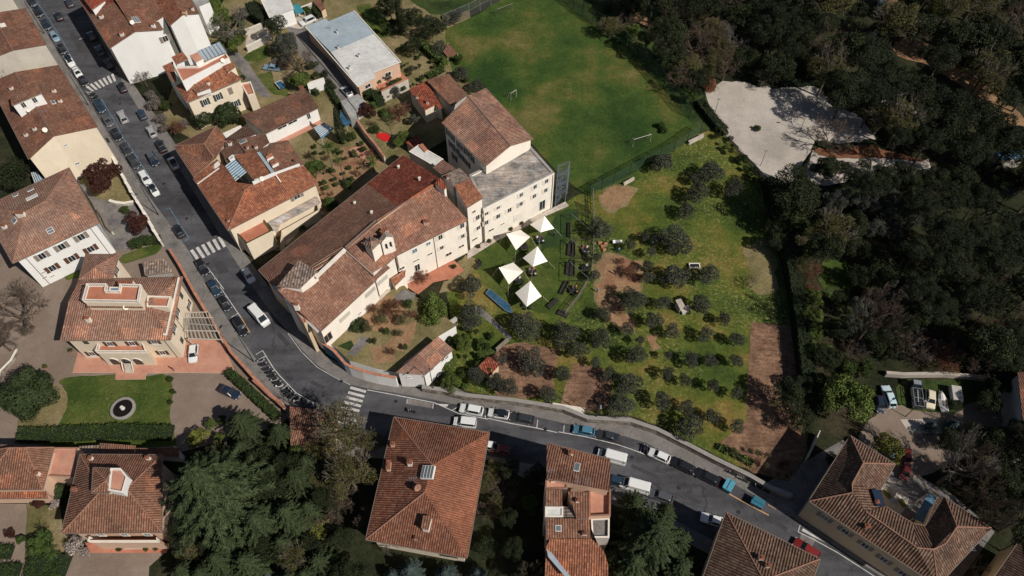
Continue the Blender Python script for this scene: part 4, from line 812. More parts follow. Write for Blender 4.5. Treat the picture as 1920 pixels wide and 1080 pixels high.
for k, nme in (('paint', 'road_marking'), ('bluep', 'road_marking'), ('orangep', 'road_marking')): tag(MBX[k].build(nme, M[k]), kind='structure')
sheet('asphalt_patch', t33, [(245, 765), (362, 800), (330, 862), (235, 830)], 'yard', 4); sheet('asphalt_patch', t12, [(1140, 830), (1335, 868), (1328, 905), (1138, 872)], 'yard', 4)
for f_, q_ in ((t00,[(520,250),(560,240),(640,380),(600,400)]),(t00,[(820,720),(870,705),(900,760),(850,775)]),(t01,[(1200,330),(1250,320),(1330,440),(1280,455)]),(t01,[(1600,890),(1680,880),(1720,960),(1640,975)]),(t12,[(180,330),(260,420),(230,440),(150,350)]),(t12,[(420,690),(520,740),(505,765),(405,715)]),(t22,[(60,1040),(260,1070),(255,1085),(55,1060)]),(t23,[(900,240),(1100,330),(1090,355),(890,265)]),(t23,[(1300,460),(1420,520),(1405,545),(1285,485)]),(t33,[(20,640),(150,720),(130,750),(0,670)])): sheet('asphalt_patch', f_, q_, 'tar', 4)
# yards, lawns and gravel
sheet('yard', F1, [(-260,300),(120,470),(260,455),(330,500),(365,560),(432,660),(545,780),(520,800),(330,850),(-300,880)], 'gravel', 1)
sheet('lawn', t02, [(520,665),(870,648),(1090,664),(1260,640),(1310,760),(1265,930),(1310,1090),(370,1100),(470,980),(515,850),(480,740),(430,700)], 'lawn', 2, .12, 1)
sheet('flower_bed', t02, [(300,700),(440,728),(512,790),(492,950),(390,1060),(140,1075),(130,1000),(200,800)], 'dry', 3, .15, 1)
sheet('terrace', t02, [(590,470),(1372,470),(1410,380),(1665,385),(1765,640),(1372,636),(1098,640),(1092,686),(866,688),(870,636),(545,636)], 'terra2', 4, side='trim', th=.06)
sheet('driveway', t01, [(560,250),(690,440),(850,800),(960,820),(1225,760),(1010,450),(880,440),(760,380),(640,300)], 'yard', 2); sheet('yard', t01, [(880,800),(1240,740),(1330,850),(1420,1090),(1000,1090),(880,960)], 'gravel', 3)
sheet('grass', t01, [(885,850),(1000,800),(1220,745),(1205,810),(1050,870),(900,905)], 'lawn', 4, .2, 1); sheet('grass', t01, [(480,1000),(560,960),(590,900),(600,1000),(500,1020)], 'lawn', 4, .1); sheet('grass', t01, [(600,300),(680,320),(700,400),(860,440),(1010,445),(960,320),(850,180),(620,220)], 'dry', 3, .2)
sheet('gravel_yard', t03, [(-300,538),(200,540),(205,640),(185,960),(-300,960)], 'gravel', 3); sheet('gravel_yard', t03, [(-300,950),(200,955),(420,940),(620,905),(1240,905),(1120,1010),(1100,1400),(-300,1400)], 'gravel', 4); sheet('garden_bed', t03, [(200,540),(450,560),(480,760),(600,900),(300,960),(190,940)], 'dry', 5, .15)
sheet('terrace', t03, [(640,830),(1270,832),(1250,908),(660,908)], 'terra', 6); sheet('grass', t03, [(150,20),(1300,-20),(1330,110),(400,120),(150,70)], 'lawn', 3, .1)
sheet('garden_soil', F1, [(300,230),(340,120),(420,0),(460,-60),(760,-60),(880,20),(900,160),(840,260),(770,300),(600,470),(470,470),(440,300)], 'dry', 1)
sheet('garden_path', t11, [(430,250),(560,180),(640,30),(840,-20),(960,130),(700,330),(460,560),(380,600),(340,420),(420,360)], 'soilb', 2, .2)
sheet('lawn', FC, [(290,775),(400,735),(600,880),(700,950),(640,1010),(530,1070),(440,1000)], 'dry', 4, .1); sheet('terrace', FC, [(90,900),(200,860),(330,960),(250,1010),(130,960)], 'terra2', 4); sheet('terrace', FA, [(1170,590),(1640,380),(1720,430),(1330,620),(1200,650)], 'terra2', 4)
sheet('terrace', t10, [(880,640),(1050,530),(1150,560),(1150,600),(960,690)], 'terra', 4); sheet('driveway', t10, [(205,160),(330,120),(420,330),(560,420),(800,680),(760,780),(640,760),(500,600),(340,430)], 'yard', 3)
sheet('driveway', FH, [(880,590),(1010,590),(1100,690),(1230,880),(1380,1090),(1250,1090),(1130,940),(1000,760)], 'yard', 3); sheet('forecourt', FH, [(1080,500),(1110,390),(1320,300),(1380,440),(1200,560),(1100,600)], 'concrete', 3); sheet('forecourt', FH, [(1480,230),(1900,60),(1960,200),(1700,330),(1560,300)], 'concrete', 3)
sheet('grass', FH, [(1050,650),(1110,600),(1330,500),(1350,640),(1240,690),(1100,690)], 'lawn', 4, .15); sheet('grass', FH, [(1210,850),(1380,800),(1420,1000),(1560,980),(1560,1090),(1390,1060)], 'lawn', 4, .2)
sheet('grass', t10, [(750,50),(850,30),(1080,240),(960,290),(850,240)], 'lawn', 4, .3); sheet('grass', t10, [(960,300),(1060,320),(1230,330),(1460,520),(1200,640),(1100,560),(1050,440)], 'dry', 4, .3); sheet('grass', t10, [(1150,0),(1420,0),(1900,-60),(1500,120),(1300,100)], 'bank', 4, .3)
sheet('football_field', F1, [(834,55),(900,25),(985,-30),(1045,-2),(1110,48),(1178,95),(1228,150),(1292,225),(1312,250),(1208,310),(1100,366),(1092,362),(1040,318),(995,268),(915,172),(850,140),(838,95)], 'field', 3, .15)
sheet('orchard', F1, [(835,530),(905,480),(960,440),(1030,395),(1085,365),(1110,362),(1210,312),(1312,250),(1345,238),(1420,330),(1450,430),(1482,560),(1492,612),(1505,700),(1515,850),(1480,905),(1400,880),(1330,848),(1250,805),(1180,778),(1080,772),(960,748),(870,732),(840,700),(850,650)], 'grass', 2, .2)
sheet('lawn', F1, [(880,470),(1030,392),(1085,380),(1110,420),(1108,500),(1090,565),(1040,592),(960,575),(905,530)], 'lawn', 4, .15); sheet('dark_turf', FF, [(880,330),(970,150),(1110,70),(1225,78),(1238,170),(1120,212),(1095,300),(1095,455),(850,518),(800,600),(830,430)], 'carpet', 6, .12)
sheet('footpath', FF, [(-20,545),(270,392),(760,150),(1080,-10),(1120,40),(870,150),(300,440),(60,590),(-20,640)], 'concrete', 8); sheet('terrace', t11, [(1085,1040),(1175,960),(1450,838),(1562,950),(1470,1010),(1330,1040),(1215,1130)], 'terra', 6)
sheet('vegetable_plot', F1, [(1408,603),(1492,612),(1500,690),(1508,780),(1512,850),(1478,900),(1410,885),(1345,835),(1400,790),(1402,700)], 'soil', 4, .15); sheet('vegetable_plot', t22, [(-60,430),(120,410),(360,470),(330,560),(310,660),(330,800),(90,830),(-120,800),(-180,560)], 'soil', 4, .25); sheet('vegetable_plot', t22, [(460,555),(700,610),(760,700),(740,900),(600,930),(370,880),(400,740)], 'soil', 4, .25)
earth(t21, [(640,400),(770,320),(920,340),(890,420),(740,510),(660,450)], 'soilb'); earth(t21, [(630,900),(700,820),(850,840),(980,890),(980,990),(940,1090),(680,1090)], 'soilb'); earth(t22, [(640,-10),(740,-20),(860,190),(940,260),(930,310),(790,300),(730,200),(640,110)], 'soilb'); earth(t22, [(1015,345),(1100,335),(1090,460),(1040,460)], 'soilb'); earth(t21, [(1760,780),(1960,700),(1960,1100),(1780,1080)], 'dry')
earth(t11, [(1560,860),(1640,900),(1600,1080),(1420,1090),(1460,960)], 'dry'); sheet('footpath', t12, [(1640,130),(1720,170),(1925,370),(1900,400),(1780,280),(1640,180)], 'yard', 5, .1)
sheet('bank', F1, [(1045,-2),(1075,-40),(1180,30),(1290,150),(1345,200),(1345,240),(1312,250),(1292,225),(1228,150),(1110,48)], 'bank', 2, .3); sheet('dirt_path', t20, [(840,70),(900,60),(1130,220),(1120,240),(930,160)], 'soilb', 4, .2); sheet('grass', t20, [(880,40),(960,-20),(1120,20),(1080,160),(960,90)], 'bank', 3, .3)
sheet('gravel_clearing', F1, [(1320,183),(1350,150),(1400,158),(1450,165),(1530,165),(1580,205),(1605,215),(1632,242),(1640,262),(1600,270),(1530,262),(1522,278),(1560,297),(1640,298),(1745,300),(1745,325),(1640,335),(1500,350),(1440,335),(1410,302),(1380,275),(1352,242)], 'sand', 5, .7); sheet('gravel_clearing', t30, [(820,750),(1080,790),(1190,880),(1100,890),(960,860)], 'sand', 5, .4); sheet('leaf_litter', t31, [(335,20),(480,50),(600,25),(760,0),(900,60),(1180,115),(1150,140),(900,108),(640,105),(500,108),(350,80)], 'rust', 7, .15, 1); sheet('leaf_litter', t20, [(1430,560),(1500,540),(1540,620),(1500,700),(1450,690)], 'rust', 7, .2, 1)  # gravel cut away where it lies in tree shade; dark floor stands for shade
sheet('dirt_path', t30, [(800,-40),(1000,-40),(960,140),(860,100)], 'soilb', 3, .3, 1); sheet('dirt_path', t30, [(760,290),(820,200),(890,250),(830,325)], 'concrete', 4, .2); sheet('dirt_path', t30, [(920,340),(1060,270),(1300,370),(1500,520),(1720,700),(1930,880),(1930,980),(1720,880),(1580,740),(1380,600),(1200,480),(1000,440)], 'soilb', 3, .4, 1)
sheet('grass', t31, [(400,820),(560,840),(640,1020),(640,1100),(380,1100)], 'lawn', 3, .4, 1); sheet('grass', t32, [(380,-20),(630,-20),(550,180),(470,140)], 'bank', 3, .4, 1)
sheet('gravel_car_park', F1, [(1600,830),(1635,775),(1700,752),(1760,755),(1850,735),(1900,780),(1870,830),(1760,880),(1700,900),(1640,850)], 'gravel', 3, .3, 1); sheet('grass', t32, [(930,700),(1400,680),(1650,700),(1680,800),(1500,870),(1440,940),(1260,940),(1000,910)], 'bank', 5, .25, 1); sheet('concrete_patch', t32, [(990,985),(1250,980),(1320,1090),(1060,1090)], 'sand', 5, .05)
sheet('yard', t33, [(-100,430),(560,60),(900,200),(1400,480),(1700,750),(1300,1300),(900,1300),(200,640)], 'yard', 1)
# raised convent garden on its street wall
TZ = 3.0
GR = [(500,400),(640,300),(830,150),(1000,20),(1110,-20),(1190,60),(1350,150),(1500,285),(1370,362),(1140,540),(1048,634),(905,605),(700,545),(590,440)]
b = Bld('garden_terrace', 'raised convent garden terrace behind the curved white street wall', 'terrace', t12, (1000, 300)); ring = [(x, y, TZ) for x, y in GR]; b.wall_ring(ring, 'white', 0, 0, top=0)
mb = MB(); P = [b.p(v) for v in ring]; P = P if newell(P).z > 0 else P[::-1]; mb.poly([p + Vector((0, 0, .01)) for p in P]); mb.build('garden_grass', M['dry'], b.root)
def strip(f, pts, mat, h, name='paving', parent=None): P = [G(*f(*p), h) for p in pts]; P = P if newell(P).z > 0 else P[::-1]; m = MB(); m.poly(P); return m.build(name, M[mat], parent)
for q_ in ([(800,150),(1000,60),(1180,200),(1100,300),(900,330),(790,260)], [(1100,300),(1190,260),(1180,420),(1080,480),(960,420)], [(850,430),(1000,420),(1040,540),(900,560)], [(620,420),(720,380),(760,440),(680,480)]):
    P = organic([G(*t12(*p), TZ) for p in q_], .5, len(q_)); P = P if newell(P).z > 0 else P[::-1]; LV[0] += .0002; m = MB(); m.poly([Vector((v.x, v.y, TZ + .016 + LV[0] * .1)) for v in P]); m.build('bare_patch', M['soilb' if q_[0][0] > 700 else 'bank'], b.root)
strip(t12, [(680, 495), (800, 350), (850, 395), (735, 515)], 'yard', TZ + .03, 'brick_path', b.root); strip(t12, [(1040, 80), (1090, 10), (1200, 40), (1180, 95), (1060, 110)], 'yard', TZ + .03, 'path', b.root); strip(t12, [(770, 200), (985, 5), (1010, 20), (800, 210)], 'concrete', TZ + .04, 'path', b.root)
wallrun('street_wall', 'curved street wall with a blue-grey painted section beside the church', 'wall', t12, [(500, 412), (585, 470), (660, 555)], TZ + .7, .4, 'bluewall', 'coping', ph=3.7); wallrun('street_wall', 'curved white street wall with terracotta coping below the convent garden', 'wall', t12, [(660, 560), (700, 585), (800, 622), (905, 648), (1050, 672)], 3.6, .4, 'white', 'coping', ph=3.6)
# ---------------------------------------------------------------- CHURCH AND CONVENT
b = Bld('convent', 'long cream convent and church with tiled roofs beside the white canopies', 'church', t11, (900, 700)); CV = b
SS = lambda x, y, h: (x, y + 1080, h)     # point given in the tile below
e1, e2, r2, rm, r1, hp = (20, 945, 10), (1105, 80, 10), (1392, 268, 14.5), (668, 775, 14.5), (300, 1000, 13.6), (135, 1068, 10)
redA, redB = (832, 298, 10), (1062, 468, 14.5)
b.roof_faces([[e1, redA, redB, rm, r1], [hp, e1, r1]], 'tile_church', ridges=False); b.roof_faces([[redA, e2, r2, redB]], 'tile_red', ridges=False, name='roof_new_tiles')
s5, s2, s3, s4 = (160, 1095, 13.9), (672, 798, 14.2), (905, 1015, 9.6), SS(482, 325, 9.6)
b.roof_faces([[s5, s2, s3, s4]], 'tile_church', ridges=False); b.wall_ring([s5, s2, s3, s4], 'ivory', 0, .3)
m1, m2, m3, m4 = (672, 780, 14.3), (925, 562, 14.3), (1050, 838, 10.6), (885, 985, 10.4)
b.roof_faces([[m1, m2, m3, m4]], 'tile_church', ridges=False); b.roof_faces([[(925, 562, 14.3), (1345, 300, 14.3), (1588, 568, 10.7), (1048, 838, 10.7)]], 'tile_church', ridges=False)
b.roof_faces([[(975, 902, 9.9), (1002, 925, 9.6), (900, 1012, 9.5), (878, 988, 9.9)]], 'tile', name='eave_strip')
b.wall_ring([m1, m2, (1048, 838, 10.7), (985, 902, 10.2), m4], 'ivory', 0, .3); b.wall_ring([(925, 562, 14.3), (1345, 300, 14.3), (1588, 568, 10.7), (1048, 838, 10.7)], 'ivory', 0, .3)
b.wall_ring([e1, e2, r2, rm, r1, hp], 'tan', 0, .5)
# parapets and edges
def rim(bb, a, c, w=.35, h=.4, mat='trim', name='coping', dz=0): A, B = bb.p(a), bb.p(c); m = MB(); m.bar(A + Vector((0, 0, dz)), B + Vector((0, 0, dz)), w, h); return m.build(name, M[mat], bb.roof or bb.root)
rim(b, (447, 1002, 14.5), (668, 792, 14.6), .55, .5, 'trim'); rim(b, (672, 800, 14.2), (882, 985, 10.5), .25, .35, 'gutter'); rim(b, (668, 775, 14.8), (900, 572, 14.8), .22, .3, 'gutter'); rim(b, (905, 575, 14.7), (1160, 412, 14.7), .25, .2, 'cap'); rim(b, (1160, 412, 14.7), (1390, 268, 14.7), .4, .25, 'capr'); rim(b, (975, 898, 10.3), (878, 982, 10.5), .35, .35, 'trim')
# raised aisle roof
q = [(162, 1062, 14.6), (320, 872, 15.6), (462, 955, 15.4), (335, 1078, 14.4)]; b.roof_faces([q], 'tile_grey', name='upper_roof'); b.wall_ring(q, 'ivory', 10, .2, 'upper_wall')
# hipped roof light turret, dormer box and belfry wall
q = [(790, 742, 15.6), (858, 692, 15.6), (950, 722, 15.6), (868, 800, 15.6)]; ap = (862, 735, 16.5); b.roof_faces([[q[i], q[(i + 1) % 4], ap] for i in range(4)], 'tile_grey', .1, gut=False, name='turret_roof'); b.wall_ring(q, 'ivory', 10, .35, 'turret_wall')
q = [(925, 655, 14.9), (966, 617, 15.2), (1026, 668, 14.9), (990, 704, 14.5)]; b.roof_faces([q], 'tile_orange', .12, gut=False, name='dormer_roof'); b.wall_ring(q, 'pink', 11, .08, 'dormer_wall'); b.skylight(982, 665, .5, .6)
def belfry():
    A, B = b.p((968, 868, 9.5)), b.p((1052, 828, 9.5)); A.z = B.z = 9.5; L = (B - A).length; e = (B - A).normalized(); n = Vector((e.y, -e.x, 0)); H = 6.6; m = MB()
    def P(u, z, t=0): return A + e * u + Vector((0, 0, z)) + n * t
    pill = [(0, .5), (L * .5 - .2, L * .5 + .2), (L - .5, L)]
    def blk(u0, u1, z0, z1, t0=-.35, t1=.35, mm=m):
        a = [P(u0, z0, t0), P(u1, z0, t0), P(u1, z0, t1), P(u0, z0, t1)]; c = [P(u0, z1, t0), P(u1, z1, t0), P(u1, z1, t1), P(u0, z1, t1)]
        for q_ in ((0, 1, 5, 4), (1, 2, 6, 5), (2, 3, 7, 6), (3, 0, 4, 7), (4, 5, 6, 7), (3, 2, 1, 0)): w_ = a + c; mm.poly([w_[i] for i in q_])
    blk(0, L, 0, 2.9)
    for u0, u1 in pill: blk(u0, u1, 2.9, 4.6)
    k = 8
    for c0, c1 in ((.5, L * .5 - .2), (L * .5 + .2, L - .5)):
        cx = (c0 + c1) / 2; r = (c1 - c0) / 2
        for t in (-.35, .35):
            for j in range(k):
                a0, a1 = math.pi * j / k, math.pi * (j + 1) / k; m.poly([P(cx + r * math.cos(a0), 4.6 + r * math.sin(a0), t), P(cx + r * math.cos(a0), 5.5, t), P(cx + r * math.cos(a1), 5.5, t), P(cx + r * math.cos(a1), 4.6 + r * math.sin(a1), t)])
        for j in range(k): a0, a1 = math.pi * j / k, math.pi * (j + 1) / k; m.poly([P(cx + r * math.cos(a), 4.6 + r * math.sin(a), t) for a, t in ((a0, -.35), (a0, .35), (a1, .35), (a1, -.35))])
    for u0, u1 in pill: blk(u0, u1, 4.6, 5.5)
    blk(0, L, 5.5, 5.8, -.45, .45)
    for t in (-.35, .35): m.poly([P(0, 5.8, t), P(L, 5.8, t), P(L * .5, H + .3, t)])
    m.build('belfry', M['ivory'], b.root); m = MB()
    for u0, u1 in ((-.15, L * .5), (L * .5, L + .15)):
        z0, z1 = (5.75, H + .4) if u0 < L * .4 else (H + .4, 5.75); m.prism([P(u0, z0, .5), P(u1, z1, .5), P(u1, z1, -.5), P(u0, z0, -.5)], .1)
    bf = m.build('belfry_roof', M['tile_grey'], b.root)
    for cx in (.5 + (L * .5 - .7) / 2, L * .5 + .2 + (L * .5 - .7) / 2): m = MB(); m.smooth = True; m.lathe(P(cx, 3.4), [(.32, 0), (.27, .15), (.2, .45), (.1, .6)], 12); m.build('bell', M['dmetal'], b.root); m = MB(); m.bar(P(cx - .5, 4.05), P(cx + .5, 4.05), .1); m.build('bell_beam', M['dwood'], b.root)
belfry()
# east tower block, link roofs, flat terrace roof
q = [(1490, 316, 15.2), (1602, 254, 15.2), (1702, 402, 13.6), (1582, 476, 13.6)]; b.roof_faces([q], 'tile_orange', name='tower_roof'); b.wall_ring(q, 'ivory', 0, .15, 'tower_wall')
q = [(1395, 240, 14.9), (1530, 180, 14.9), (1602, 252, 15.2), (1478, 316, 15.0)]; b.roof_faces([q], 'tile_grey', name='link_roof'); b.wall_ring(q, 'greyw', 0, .1)
q = [(1338, 292, 15.6), (1388, 250, 15.7), (1430, 322, 15.4), (1412, 346, 15.2)]; b.roof_faces([q], 'tile_red', .1, gut=False, name='dormer_roof'); b.wall_ring(q, 'ivory', 12, .1, 'dormer_wall')
q = [(1328, 180, 11.4), (1400, 118, 11.4), (1505, 188, 12.6), (1400, 236, 12.6)]; b.roof_faces([q], 'tile_pale', name='link_roof'); b.wall_ring(q, 'greyw', 0, .2)
FT = [(1600, 238, 10.6), (2058, 20, 10.6), (2238, 224, 10.6), (1704, 494, 10.6)]; b.block(FT, 'flatroof', 'ivory', 0, .35, 'flatg', name='terrace_roof', pw=.5)
nb = Bld('dormitory_block', 'tall gabled dormitory with pale tiles between the convent and the football field', 'building', t10, (1700, 900)); N1, N2, N3, N4, Na, Nb = (1395, 917, 13.6), (1722, 660, 13.6), (2080, 1042, 13.6), (1722, 1246, 13.6), (1590, 722, 15.4), (1908, 1094, 15.4)
nb.roof_faces([[N1, N4, Nb, Na], [Na, Nb, N3, N2]], 'tile_pale', caps='gutter'); nb.wall_ring([N1, N4, Nb, N3, N2, Na], 'ivory', 0, .4)
for x, y in ((1210, 720), (1245, 760), (1330, 860), (1300, 910), (1365, 890), (1240, 850), (1280, 900), (1440, 960), (1465, 1000), (1350, 980), (1275, 990), (1420, 1060)): nb.win(x, y, 1.0, 1.7, 'shutd', f=FC)
# annex with white flat roof
a2 = Bld('convent_annex', 'low annex with pale flat roof at the back of the convent', 'building', FC, (900, 950)); a2.block([(760, 930, 8.5), (870, 850, 8.5), (1150, 1015, 8.5), (1040, 1090, 8.5)], 'flatw', 'greyw', 0, .15, 'trim'); a2.block([(870, 850, 8.9), (915, 832, 8.9), (975, 905, 8.9), (940, 925, 8.9)], 'terra', 'pink', 0)
# windows of the garden front (6x frame F and 4x tiles)
for x, y, w, h, s in ((50,100,.9,.8,None),(92,165,1.0,1.5,'trim'),(98,283,1.0,1.3,'trim'),(60,410,1.3,.7,None),(192,122,.9,1.0,'trim'),(192,222,.9,1.4,'trim'),(246,305,1.3,.7,None),(323,55,.9,1.0,'trim'),(322,152,1.0,1.4,'trim'),(373,238,1.0,.5,None),(450,82,1.0,1.4,'trim'),(578,12,1.0,1.4,'trim')): b.win(x, y, w, h, s, f=FF, frame='trim')
for x, y in ((172,320),(258,278),(166,390),(252,346),(68,380),(66,448)): b.win(x, y, .9, 1.3, 'trim', f=t21)
b.win(42, 545, 1.9, 2.2, 'trim', True, f=t21); b.win(226, 458, 1.5, 3.0, f=t21, door=True)
for x, y, w, h, s in ((1545,612,1.0,1.5,'trim'),(1382,698,1.0,1.5,'trim'),(1550,690,.9,1.3,'trim'),(1392,776,.9,1.2,'trim'),(1640,712,1.3,.7,None),(1540,766,1.3,.8,None),(1445,825,1.4,1.0,None),(1304,824,1.2,.6,None),(1190,800,1.1,1.3,None),(1292,746,1.0,1.0,None),(1202,872,1.5,.5,None),(1092,932,1.3,.8,None)): b.win(x, y, w, h, s, f=t11, frame='trim', pane='skyglass' if (x, y) in ((1190, 800), (1292, 746)) else 'glass')
b.win(1210, 925, 1.2, 2.1, f=t11, door=True, frame='trim')
for x, y in ((948,1020),(855,1110),(665,1295)): b.win(x, y, 2.6, 1.2, 'palewall', True, f=t11)
b.win(540, 370, 1.8, 2.4, f=t12, door=True, frame='pink'); b.win(775, 190, .8, .5, None, f=t12)
for x, y in ((1070,176),(1226,264),(742,447),(868,518)): b.chimney(x, y, .35, .35, .4, 'trim', cap='trim')
b.chimney(1278, 602, .9, .6, 1.0, 'pink'); b.chimney(1440, 262, .4, .4, .8, 'palewall'); b.antenna(1600, 300, h=1.5)
# roof terrace and chimneys at the street end
b.block([SS(270,135,10.2), SS(340,125,10.2), SS(385,262,10.2), SS(362,272,10.2)], 'terra', 'tan', 0, .3, 'coping', 'street_terrace'); rim(b, SS(-350+480-0, -10, 10.4), SS(465, 330, 10.0), .5, .3, 'greyw', 'cornice')
for x, y in ((310, 150), (370, 215), (418, 262)): b.chimney(x, 1080 + y, .8, .5, 1.3, 'ivory')
for f_, x, y in ((t11,1340,770),(t11,1582,640),(FF,168,330),(t21,300,330),(FF,5,400),(t11,1050,900)): b.pipe(x, y, f_)
for f_, x, y in ((t02,540,450),(t02,1290,470)): VLP = (f_, x, y)
# fire escape
def stairs():
    r = empty('fire_escape', G(*t21(360, 440)), 'blue-grey steel fire escape tower on the end wall of the convent', 'fire escape'); c = [G(*t21(*p)) for p in ((322, 470), (398, 432), (412, 372), (330, 400))]
    zs = [0, 3.0, 6.0, 9.0]
    for p in c: m = MB(); m.tube([p, p + Vector((0, 0, 10.0))], .1, 6); m.build('column', M['bmetal'], r)
    for z in zs[1:]:
        m = MB(); q = [p + Vector((0, 0, z)) for p in c]; m.prism(q if newell(q).z > 0 else q[::-1], .08); m.build('landing', M['netg'], r); m = MB()
        for i in range(4):
            for k in (.5, 1.0): m.bar(q[i] + Vector((0, 0, k)), q[(i + 1) % 4] + Vector((0, 0, k)), .06)
            m.bar(q[i] - Vector((0, 0, 2.7)), q[(i + 1) % 4], .05)
        m.build('railing', M['bmetal'], r); m = MB(); a, d = (c[0] + c[3]) / 2 + Vector((0, 0, z - 3)), (c[1] + c[2]) / 2 + Vector((0, 0, z))
        for k in range(6): m.box(a.lerp(d, (k + .5) / 12), .2, .7, .05, math.atan2((d - a).y, (d - a).x))
        m.build('stair_flight', M['bmetal'], r)
stairs()
cb = Bld('lean_to', 'small lean-to with tiled roof against the church garden wall', 'lean-to', t11, (1070, 1010)); q = [(1008, 1010, 5.8), (1122, 942, 5.8), (1118, 985, 5.0), (1040, 1062, 5.0)]; cb.roof_faces([q], 'tile_orange', .1); cb.wall_ring(q, 'ivory', 0, .15)
# ---------------------------------------------------------------- WEST SIDE OF THE STREET
b = Bld('apartment_house', 'pale house at the top left corner with a blank gable wall', 'house', t00, (0, -50)); c, d, a, e = (60,-75,18), (-400,60,18), (-550,-250,18), (-60,-330,18); b.roof_faces([[c, e, (-300, -320, 20), (-190, -60, 20)], [(-190, -60, 20), (-300, -320, 20), a, d]], 'tile'); b.wall_ring([c, e, (-300,-320,20), a, d, (-190,-60,20)], 'palewall', 0, .3)
b = Bld('apartment_house', 'tall tiled house with blank beige gable in the upper left street row', 'house', t00, (60, 250)); c, e, r1, r0, d, a = (345,332,15), (187,60,15), (95,374,16.2), (-60,100,16.2), (-150,470,15), (-310,200,15)
b.roof_faces([[c, e, r0, r1], [r1, r0, a, d]], 'tile'); b.wall_ring([c, e, r0, a, d, r1], 'palewall', 0, .2); b.skylight(20, 190, 1.5, 1.2, pane='trim')
b = Bld('apartment_house', 'long tiled house with white dormer and wide cream end wall', 'house', t00, (300, 800)); L2 = b; e, c, r1, r0, a, d = (435,487,11), (730,950,11), (402,1018,12.6), (112,540,12.6), (-80,620,11), (215,1192,11)
b.roof_faces([[c, e, r0, r1], [r1, r0, a, d]], 'tile', caps='gutter'); b.wall_ring([c, e, r0, a, d, r1], 'cream', 0, .25)
q = [(88,790,15.2), (308,697,15.2), (262,618,15.4), (70,700,15.4)]; b.roof_faces([q], 'tile', .12, name='dormer_roof'); b.wall_ring(q, 'white', 11, .15, 'dormer_wall')
for x, y in ((176,787),(260,750)): b.win(x, y, .9, 1.4, None)
for x, y in ((265,505),(410,690),(455,765),(90,670),(265,975),(200,1020)): b.chimney(x, y, .7, .5, .8, 'trim')
b.skylight(400, 768, 1.3, .8); b.dish(350, 995); b.dish(225, 850, r=.35); b.antenna(380, 885); b.antenna(60, 590)
b.win(580, 1225, 1.0, .5, None); b.win(490, 1088, .8, .4, None)
b = Bld('hipped_villa', 'white villa with grey-brown hipped roof and brown shutters left of the plum trees', 'house', t01, (400, 600)); c1, c2, c3, c4, ra, rb = (515,178,9.8), (745,590,9.8), (95,892,9.8), (-140,480,9.8), (338,430,12.6), (192,508,12.6)
b.roof_faces([[c1, c2, ra], [c2, c3, rb, ra], [c3, c4, rb], [c4, c1, ra, rb]], 'tile_pale'); b.wall_ring([c1, c2, c3, c4], 'white', 0, .8)
for x, y in ((315,840),(462,770),(608,697)): b.win(x, y, 1.3, 1.7, 'shutg')
for x, y in ((392,930),(538,858),(680,787)): b.win(x, y, 1.3, 1.7, 'shut')
b.pipe(235, 900); b.pipe(700, 660)
for x, y in ((325,962),(335,1000),(392,990)): b.win(x, y, .9, .4, None)
b.skylight(378, 650, 1.2, 1.2, bars=1); b.skylight(240, 400, 2.2, 1.3, bars=3); b.skylight(230, 345, 1.3, .8); b.skylight(118, 385, 1, 1); b.skylight(110, 575, 1.2, 1); b.chimney(165, 540, 1.6, .6, 1.1, 'trim'); b.chimney(40, 630, .9, .5, .9, 'trim')
sg = Bld('covered_passage', 'blue and white glazed canopy between the cream wall and the dark tree', 'canopy', t01, (270, 240)); q = [(235,215,3.6), (275,205,3.6), (325,262,3.6), (262,290,3.6)]; sg.roof_faces([q], 'skyglass', .06, gut=False); [rim(sg, (235 + k*13, 215 - k*3, 3.7), (262 + k*16, 290 - k*7, 3.7), .12, .1) for k in range(4)]; [sg.root and None]
for v in q: p = sg.p(v); m = MB(); m.box(Vector((p.x, p.y, 0)), .12, .12, 3.5); m.build('post', M['beam'], sg.root)
# villa with roof terrace
b = Bld('terraced_villa', 'cream villa with balustraded roof terrace and red terraces', 'villa', FE, (700, 800)); VL = b; bl, br, tr, tl, A1, B1 = (72,1070,8), (1315,1060,8), (1450,352,8), (290,382,8), (170,632,9.9), (1075,640,10.2)
b.roof_faces([[bl, br, B1, A1], [br, tr, B1], [tr, tl, A1, B1]], 'tile_pale'); b.wall_ring([bl, br, tr, tl, A1], 'cream', 0, .7)
w1, w2, w3, w4, wa = (365,100,8), (737,100,8), (662,372,8.05), (288,386,8.05), (478,240,9.3); b.roof_faces([[w1, w2, wa], [w2, w3, wa], [w3, w4, wa], [w4, w1, wa]], 'tile_pale', name='wing_roof'); b.wall_ring([w1, w2, w3, w4], 'cream', 0, .5, 'wing_wall')
rim(b, (1412,362,8.9), (1270,1010,8.5), .28, .25, 'trim', 'ridge_wall'); rim(b, (1270,1010,8.5), (1235,1000,8.6), .28, .3)
tw = [(352,640,12), (972,652,12), (1000,470,12), (402,462,12)]; b.block(tw, 'terra', 'cream', 8, 0, name='roof_terrace')
q = [(372,700,10.8), (1005,705,10.8), (1008,690,10.9), (372,680,10.9)]; b.roof_faces([q], 'tile', .08, gut=False, ridges=False, name='tile_ledge')
m_l = [(610,462,12.03), (600,545,12.03), (758,552,12.03), (770,464,12.03)]
